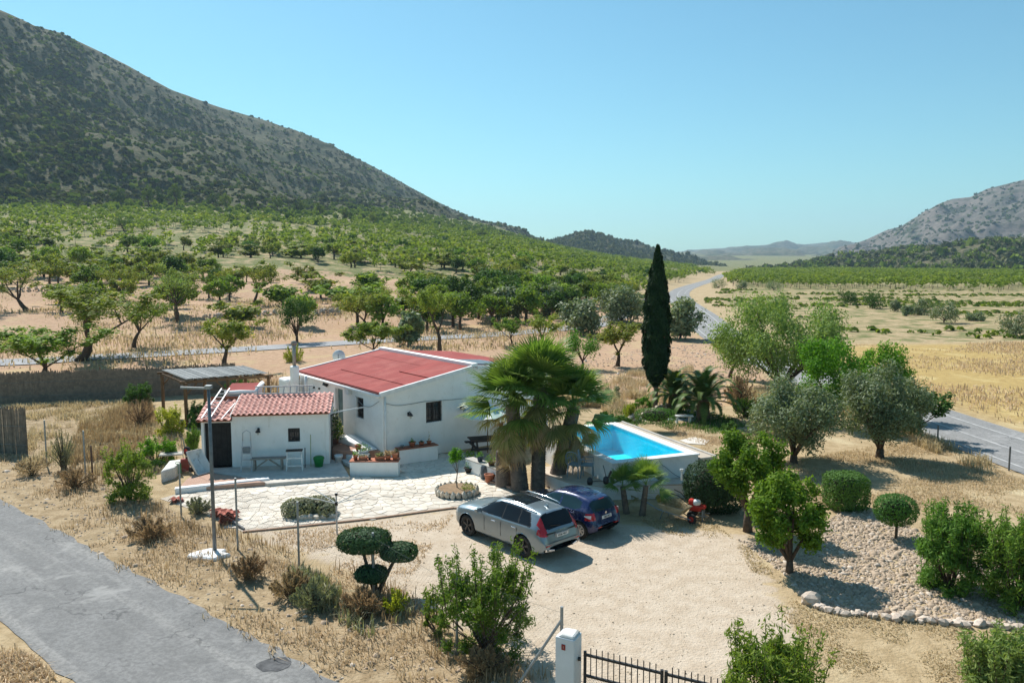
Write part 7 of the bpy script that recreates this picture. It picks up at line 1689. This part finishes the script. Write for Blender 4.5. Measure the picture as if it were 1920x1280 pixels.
# ------------------------------------------------------------------ stone bed
bedp = [tuple(at(a, b_)[:2]) for a, b_ in [(1512, 1128), (1580, 1150), (1700, 1162), (1830, 1172), (1915, 1178), (1990, 1150), (1930, 1085), (1840, 1060), (1740, 1010), (1690, 975), (1590, 950), (1540, 985), (1500, 1040), (1380, 1010), (1410, 1030), (1480, 1085)]]
stone_l = M('bed_stone', (.6, .5, .41), (.47, .38, .3), 9, .9, bump=.3, rnd=.2, world=False)
xs = [p[0] for p in bedp]; ys = [p[1] for p in bedp]; rng = np.random.default_rng(9)
def pebbles(name, lab, poly, n, s0, s1, mat, seed, zl=.0):
    rng = np.random.default_rng(seed); xs = [p[0] for p in poly]; ys = [p[1] for p in poly]
    P = np.stack([rng.uniform(min(xs), max(xs), n * 3), rng.uniform(min(ys), max(ys), n * 3)], 1); P = P[inpoly(P[:, 0], P[:, 1], poly)][:n]; n = len(P)
    o_ = np.array([(1, 0, 0), (0, 1, 0), (-1, 0, 0), (0, -1, 0), (0, 0, 1), (.5, .5, .7), (-.5, .4, .7), (-.3, -.6, .7), (.6, -.4, .6)], float); Fp = np.array([(0, 1, 5), (1, 2, 6), (2, 3, 7), (3, 0, 8), (5, 1, 6), (6, 2, 7), (7, 3, 8), (8, 0, 5), (5, 6, 4), (6, 7, 4), (7, 8, 4), (8, 5, 4)])
    sz = rng.uniform(s0, s1, n) * (1 + (rng.random(n) < .06) * 1.0); a = rng.uniform(0, 6.28, n)
    v = o_[None] * (1 + rng.uniform(-.25, .25, (n, 9, 1))) * sz[:, None, None] * np.stack([rng.uniform(.7, 1.4, n), rng.uniform(.7, 1.2, n), rng.uniform(.4, .9, n)], 1)[:, None]
    w = v.copy(); w[..., 0] = v[..., 0] * np.cos(a)[:, None] - v[..., 1] * np.sin(a)[:, None] + P[:, :1]; w[..., 1] = v[..., 0] * np.sin(a)[:, None] + v[..., 1] * np.cos(a)[:, None] + P[:, 1:]; w[..., 2] += zl
    f = (Fp[None] + (np.arange(n) * 9)[:, None, None]).reshape(-1, 3); me = fastmesh(name, w.reshape(-1, 3), f); fattr(me, 'rnd', np.repeat(rng.random(n), 12)); o = link(name, me, mat); tag(o, lab, 'stones', kind='stuff'); return o
def pebmat(name, c1, c2, c3):
    m, n, b = nodes_of(name); setb(b, .9, 0, .15); r = attrn(n, 'rnd'); col = mixc(n, r, c1, c2); col = mixc(n, rampn(n, r, .9, .93), col, c3); col = mixc(n, mathn(n, 'MULTIPLY', noisen(n, posn(n), 18, 3), .3), col, (.3, .24, .18)); lk(n, col, b.inputs['Base Color']); return m
pebm = pebmat('pebble_mix', (.52, .41, .3), (.34, .255, .18), (.6, .51, .42))
pebbles('stone_bed', 'pale loose stones covering the garden bed at right', bedp, 11500, .026, .06, pebm, 1)
pebbles('gravel', 'scattered gravel on the driveway', yard, 2600, .008, .02, pebmat('gravel_mix', (.5, .4, .29), (.38, .29, .2), (.62, .54, .44)), 2)
pebbles('rubble', 'pale rubble scattered along the fence line', verge, 1500, .02, .06, pebm, 3)
pebbles('field_stones', 'small stones on the pink field beyond the garden', pinkF, 2200, .03, .09, pebmat('field_stone_mix', (.55, .42, .32), (.4, .28, .2), (.62, .54, .46)), 4, .02)
ed = spline([at(a, b_) for a, b_ in [(1512, 1128), (1545, 1143), (1600, 1153), (1700, 1163), (1830, 1173), (1935, 1181)]], 10); bd = thing('stone_border', 'row of larger stones edging the front of the stone bed', 'border', ed[0]); rr = random.Random(4); acc = 0
rocks = [rock_mesh(i, .11, .085, .07) for i in range(6)]
for me in rocks: me.materials.append(stone_l)
for a, b_ in zip(ed, ed[1:]):
    for k in range(max(1, int((b_ - a).length / .42))):
        o = link('stone', rr.choice(rocks), None, bd); p = a.lerp(b_, rr.random()) - ed[0]; o.location = (p.x, p.y + rr.uniform(-.08, .08), .05); o.rotation_euler = (rr.uniform(-.4, .4), rr.uniform(-.4, .4), rr.uniform(0, 6)); s = rr.uniform(.6, 1.5); o.scale = (s, s, s)
for (a, b_, s, lab) in ((1520, 1131, 2.2, 'round boulder at the left end of the stone border'), (1700, 1162, 1.5, 'pale rock standing out in the stone border')):
    o = link('boulder', rock_mesh(a, .15 * s / 1.3, .13 * s / 1.3, .12 * s / 1.3, 2), stone_l); o.location = at(a, b_) + Vector((0, 0, .1)); tag(o, lab, 'stone')
# pond with rocks behind the pool
pz_ = [tuple(at(a, b_)[:2]) for a, b_ in [(1206, 788), (1240, 772), (1300, 768), (1330, 776), (1300, 790), (1262, 788)]]
tag(MB().prism(pz_, -.05, .02).build('pond_liner', M('liner_grey', (.3, .32, .33), (.24, .26, .27), 3, .6), None), kind='structure')
pz2 = [tuple(at(a, b_)[:2]) for a, b_ in [(1243, 779), (1258, 773), (1290, 774), (1276, 783)]]
tag(MB().prism(pz2, .0, .04).build('pond_water', M('pond_surface', (.03, .07, .1), rough=.05, spec=.6), None), kind='structure')
rr = random.Random(9); pl_ = spline([at(1188, 792), at(1215, 780), at(1238, 770), at(1268, 764), at(1300, 764)], 6); rw = thing('pond_rocks', 'curved row of pale rocks edging the little pond', 'rocks', pl_[0])
for p in pl_:
    for k in range(2): o = link('stone', rr.choice(rocks), None, rw); o.location = p - pl_[0] + Vector((rr.uniform(-.2, .2), rr.uniform(-.2, .2), .12 + .12 * k)); s = rr.uniform(1.2, 2.); o.scale = (s, s, s); o.rotation_euler = (rr.random(), rr.random(), rr.random() * 6)
p = at(1281, 793); t = thing('stone_bench', 'small white stone bench beside the pond', 'bench', p); MB().box(V3(p, .38), (1.0, .35, .07), -.03).build('seat', lime_b, t, bevel=.02)
for s in (-.33, .33): MB().box(V3(p, .17) + Vector((s, 0, 0)), (.1, .3, .34)).build('leg', lime_b, t, bevel=.02)
q = [tuple(at(a, b_)[:2]) for a, b_ in [(1274, 826), (1300, 820), (1330, 826), (1322, 834), (1290, 832)]]; tag(MB().prism(q, -.02, .03).build('concrete_slab', M('bleached_slab', (.68, .63, .56), (.6, .55, .48), 3, .9), None), kind='structure')
# ------------------------------------------------------------------ dry grass and weeds
def grass(name, lab, poly, n, h0, h1, lm, seed, wd=.018, clump=0., lean=.35, keep=None, z=None):
    rng = np.random.default_rng(seed); xs = [p[0] for p in poly]; ys = [p[1] for p in poly]; m_ = n * 4
    P = np.stack([rng.uniform(min(xs), max(xs), m_), rng.uniform(min(ys), max(ys), m_)], 1); ok = inpoly(P[:, 0], P[:, 1], poly)
    if clump:
        nz = np.array([fbm(p[0] * clump, p[1] * clump, seed * 1.7, 3) for p in P]); ok &= nz > rng.uniform(-.25, .3, m_)
    if keep is not None: ok &= keep(P[:, 0], P[:, 1])
    P = P[ok][:n]; n = len(P); g = np.stack([P[:, 0], P[:, 1], T(P[:, 0], P[:, 1]) - .02], 1)
    hh = rng.uniform(h0, h1, n); a = rng.uniform(0, 6.28, n); l = np.abs(rng.normal(size=n)) * lean; d = np.stack([np.cos(a), np.sin(a)], 1); s = np.stack([-d[:, 1], d[:, 0]], 1) * wd
    s3 = np.concatenate([s, np.zeros((n, 1))], 1); mid = g + np.concatenate([d * (l * hh * .3)[:, None], (hh * .6)[:, None]], 1); top = g + np.concatenate([d * (l * hh)[:, None], (hh * np.sqrt(np.maximum(.15, 1 - np.minimum(l, .9) ** 2)))[:, None]], 1)
    v = np.stack([g - s3, g + s3, mid + s3 * .8, top, mid - s3 * .8], 1); f = (np.array([(0, 1, 2), (0, 2, 4), (4, 2, 3)])[None] + (np.arange(n) * 5)[:, None, None]).reshape(-1, 3)
    me = fastmesh(name, v.reshape(-1, 3), f); fattr(me, 'rnd', np.repeat(rng.random(n), 3)); o = link(name, me, LM[lm]); tag(o, lab, 'grass', kind='stuff'); return o
roadside = lambda x, y: ((x - e0.x) * .64 + (y - e0.y) * .7685) > -.12 + .3 * np.sin(x * 3.1 + y * 1.7) * np.sin(x * 7.3)
vp = P2([(-40, 800), (90, 860), (200, 900), (330, 965), (450, 1025), (560, 1062), (700, 1110), (760, 1120), (860, 1220), (1040, 1290), (1040, 1380), (640, 1330), (300, 1120), (-60, 920)])
grass('dry_grass', 'dry golden grass on the verge between lane and fence', vp, 38000, .06, .26, 'dry', 1, .011, .5, .8, roadside)
grass('dry_weeds', 'tall brown weeds along the chain link fence', P2([(330, 960), (450, 1000), (580, 1045), (710, 1090), (790, 1130), (880, 1215), (1040, 1270), (900, 1300), (700, 1160), (560, 1110), (420, 1075), (250, 1010), (120, 930), (180, 900)]), 8000, .12, .42, 'drybrown', 2, .011, .7, .5, roadside)
grass('green_weeds', 'pale green weeds among the dry verge', P2([(520, 1060), (640, 1100), (780, 1150), (700, 1200), (560, 1130)]), 3500, .15, .5, 'sage', 3, .016, .9, .6, roadside)
grass('dry_grass', 'dry grass left of the shed in the back garden', P2([(40, 870), (60, 790), (0, 765), (250, 752), (300, 800), (370, 830), (330, 880), (240, 900)]), 22000, .1, .4, 'dry', 4, .014, .5, .6)
grass('dry_weeds', 'brown dry bushes in the back garden', P2([(120, 870), (150, 800), (280, 750), (300, 800), (200, 900)]), 9000, .2, .6, 'drybrown', 5, .013, .8, .4)
grass('dry_grass', 'short straw on the dry lawn under the olives', P2([(1360, 890), (1560, 850), (1720, 820), (1920, 900), (1920, 1060), (1750, 1000), (1600, 930), (1400, 1000)]), 20000, .05, .16, 'dry', 6, .012, .35, .9)
grass('dry_grass', 'straw scattered round the driveway edge', P2([(1180, 965), (1330, 975), (1420, 1040), (1500, 1130), (1900, 1190), (1930, 1290), (1450, 1300), (1500, 1190), (1430, 1110), (1380, 1020), (1250, 1000)]), 15000, .03, .1, 'dry', 7, .012, .6, 1.)
grass('dry_grass', 'straw on the yard between topiary and fence', P2([(500, 1000), (850, 965), (760, 1100), (900, 1230), (1000, 1290), (860, 1230), (700, 1110), (560, 1060)]), 9000, .03, .12, 'dry', 8, .012, .7, 1.)
grass('dry_grass', 'tall dry grass bank between garden and back lane', [(-34, 45.5), (-20, 49.6), (-10, 46), (-8, 52), (-3, 58), (3, 62), (2, 66), (-14, 56.4), (-26, 49.6), (-40, 46)], 18000, .2, .7, 'dry', 9, .022, .3, .6)
grass('dry_weeds', 'brown weed tufts on the bank behind the house', [(-20, 49.8), (-9, 44), (0, 42), (5, 50), (3, 62), (-14, 55)], 14000, .25, .8, 'drybrown', 10, .022, .35, .6)
grass('dry_weeds', 'golden weed bank between the garden and the pink field', [(3, 44), (8.6, 43.5), (16, 45.5), (16, 47.5), (9, 47), (3, 47)], 9000, .3, .9, 'dry', 11, .02, .4, .5)
grass('field_grass', 'golden dry grass of the field right of the road', gold, 32000, .15, .4, 'dry', 12, .03, .12, .7)
grass('dry_weeds', 'dry weeds along the country road verge', [(18.3, 30), (19.4, 30), (19, 44), (17.6, 44)], 4000, .15, .6, 'dry', 13, .016, .6, .6)
grass('dry_grass', 'dry grass bands on the orchard terraces', [(-90, 62), (-30, 56), (-12, 64), (8, 74), (16, 100), (0, 120), (-100, 110)], 22000, .2, .6, 'dry', 14, .05, .09, .6)
rng = np.random.default_rng(15); out = []; rn = []; pts = []
for r_ in range(-40, 60):
    for k in range(0, 150):
        x_, y_ = 30 + k * 1.5 + r_ * .0, 90 + r_ * 3.2 - k * .12; pts.append((x_ + rng.normal() * .25, y_ + rng.normal() * .25))
P = np.array(pts); P = P[inpoly(P[:, 0], P[:, 1], vine)]; P = P[np.array([fbm(p[0] * .03, p[1] * .05, 6., 3) > rng.uniform(-.05, .5) for p in P])]
for k in range(5):
    pr = small_bush(rng, 11, .6); S = P[k::5]; sz = rng.uniform(.7, 1.5, len(S)); g = np.stack([S[:, 0], S[:, 1], T(S[:, 0], S[:, 1])], 1)
    out.append((pr[None] * sz[:, None, None, None] * np.array([1.2, 1, .8]) + g[:, None, None]).reshape(-1, 4, 3)); rn.append(np.repeat(rng.random(len(S)), 11))
o = link('vine_rows', leaf_mesh('vine_rows', np.concatenate(out), np.concatenate(rn)), LM['almond2']); tag(o, 'rows of low green vines in the field right of the road', 'vines', kind='stuff')
grass('lane_grass', 'dry grass on the near side of the lane', P2([(-60, 1160), (0, 1150), (185, 1285), (185, 1400), (-60, 1400)]), 9000, .06, .25, 'dry', 16, .012, .5, .9, lambda x, y: ((x - e0.x) * .64 + (y - e0.y) * .7685) < -3.5)
grass('dry_weeds', 'golden weeds on the bank between pool and cypress', P2([(1105, 740), (1180, 700), (1300, 690), (1300, 740), (1240, 765), (1150, 795)]), 9000, .15, .6, 'dry', 17, .014, .5, .6)
grass('green_weeds', 'low green weeds round the little pond', P2([(1120, 800), (1150, 765), (1240, 760), (1340, 770), (1400, 800), (1330, 815), (1220, 800)]), 5000, .08, .3, 'clip', 18, .014, .7, .7)
grass('dry_grass', 'short straw in the garden right of the pool', P2([(1240, 800), (1400, 780), (1480, 830), (1420, 870), (1330, 850)]), 8000, .04, .16, 'dry', 19, .012, .5, .9)
for (lab, a, b, c, d, e, lm) in (('low green shrub on the bank below the cypress', 1205, 772, 745, 40, 401, 'lush'), ('grey green shrub on the bank left of the cypress', 1150, 752, 722, 46, 402, 'sage'), ('dark green shrub on the bank behind the pool', 1168, 805, 778, 44, 403, 'clip'), ('small round shrub between pond and citrus tree', 1368, 812, 790, 36, 404, 'clip')):
    bush('garden_shrub', lab, a, b, c, d, e, lm, 2600, .1, .4, k=24, pr=.3)
# terrace walls of dry stone in the orchard
rr = random.Random(21)
for i, (pxs, lab) in enumerate((([(380, 600), (450, 596), (520, 590)], 'low dry stone terrace wall above the back lane at left'), ([(590, 590), (640, 586)], 'heap of pale stones above the lane behind the house'), ([(0, 548), (90, 545), (160, 542)], 'dark dry stone wall at the far left terrace'))):
    L_ = spline([gnd(*p) for p in pxs], 12); t = thing('stone_wall', lab, 'wall', L_[0])
    for a, b_ in zip(L_, L_[1:]):
        for k in range(3): o = link('stone', rr.choice(rocks), None, t); o.location = a.lerp(b_, rr.random()) - L_[0] + Vector((0, rr.uniform(-.15, .15), .1 + .2 * k)); s = rr.uniform(1.3, 2.6); o.scale = (s, s, s); o.rotation_euler = (rr.random(), rr.random(), rr.random() * 6)
# ------------------------------------------------------------------ haze
hz = MB().hexa([(-4900, -300, -48), (4900, -300, -48), (4900, 8200, -48), (-4900, 8200, -48), (-4900, -300, 470), (4900, -300, 470), (4900, 8200, 470), (-4900, 8200, 470)])
m = bpy.data.materials.new('haze'); m.use_nodes = True; n = m.node_tree; n.nodes.clear(); ou = n.nodes.new('ShaderNodeOutputMaterial'); pv_ = n.nodes.new('ShaderNodeVolumePrincipled'); pv_.inputs['Density'].default_value = .00011; pv_.inputs['Color'].default_value = (.58, .8, 1, 1); pv_.inputs['Anisotropy'].default_value = .2
n.links.new(pv_.outputs[0], ou.inputs['Volume'])
tag(hz.build('haze', m), kind='stuff')
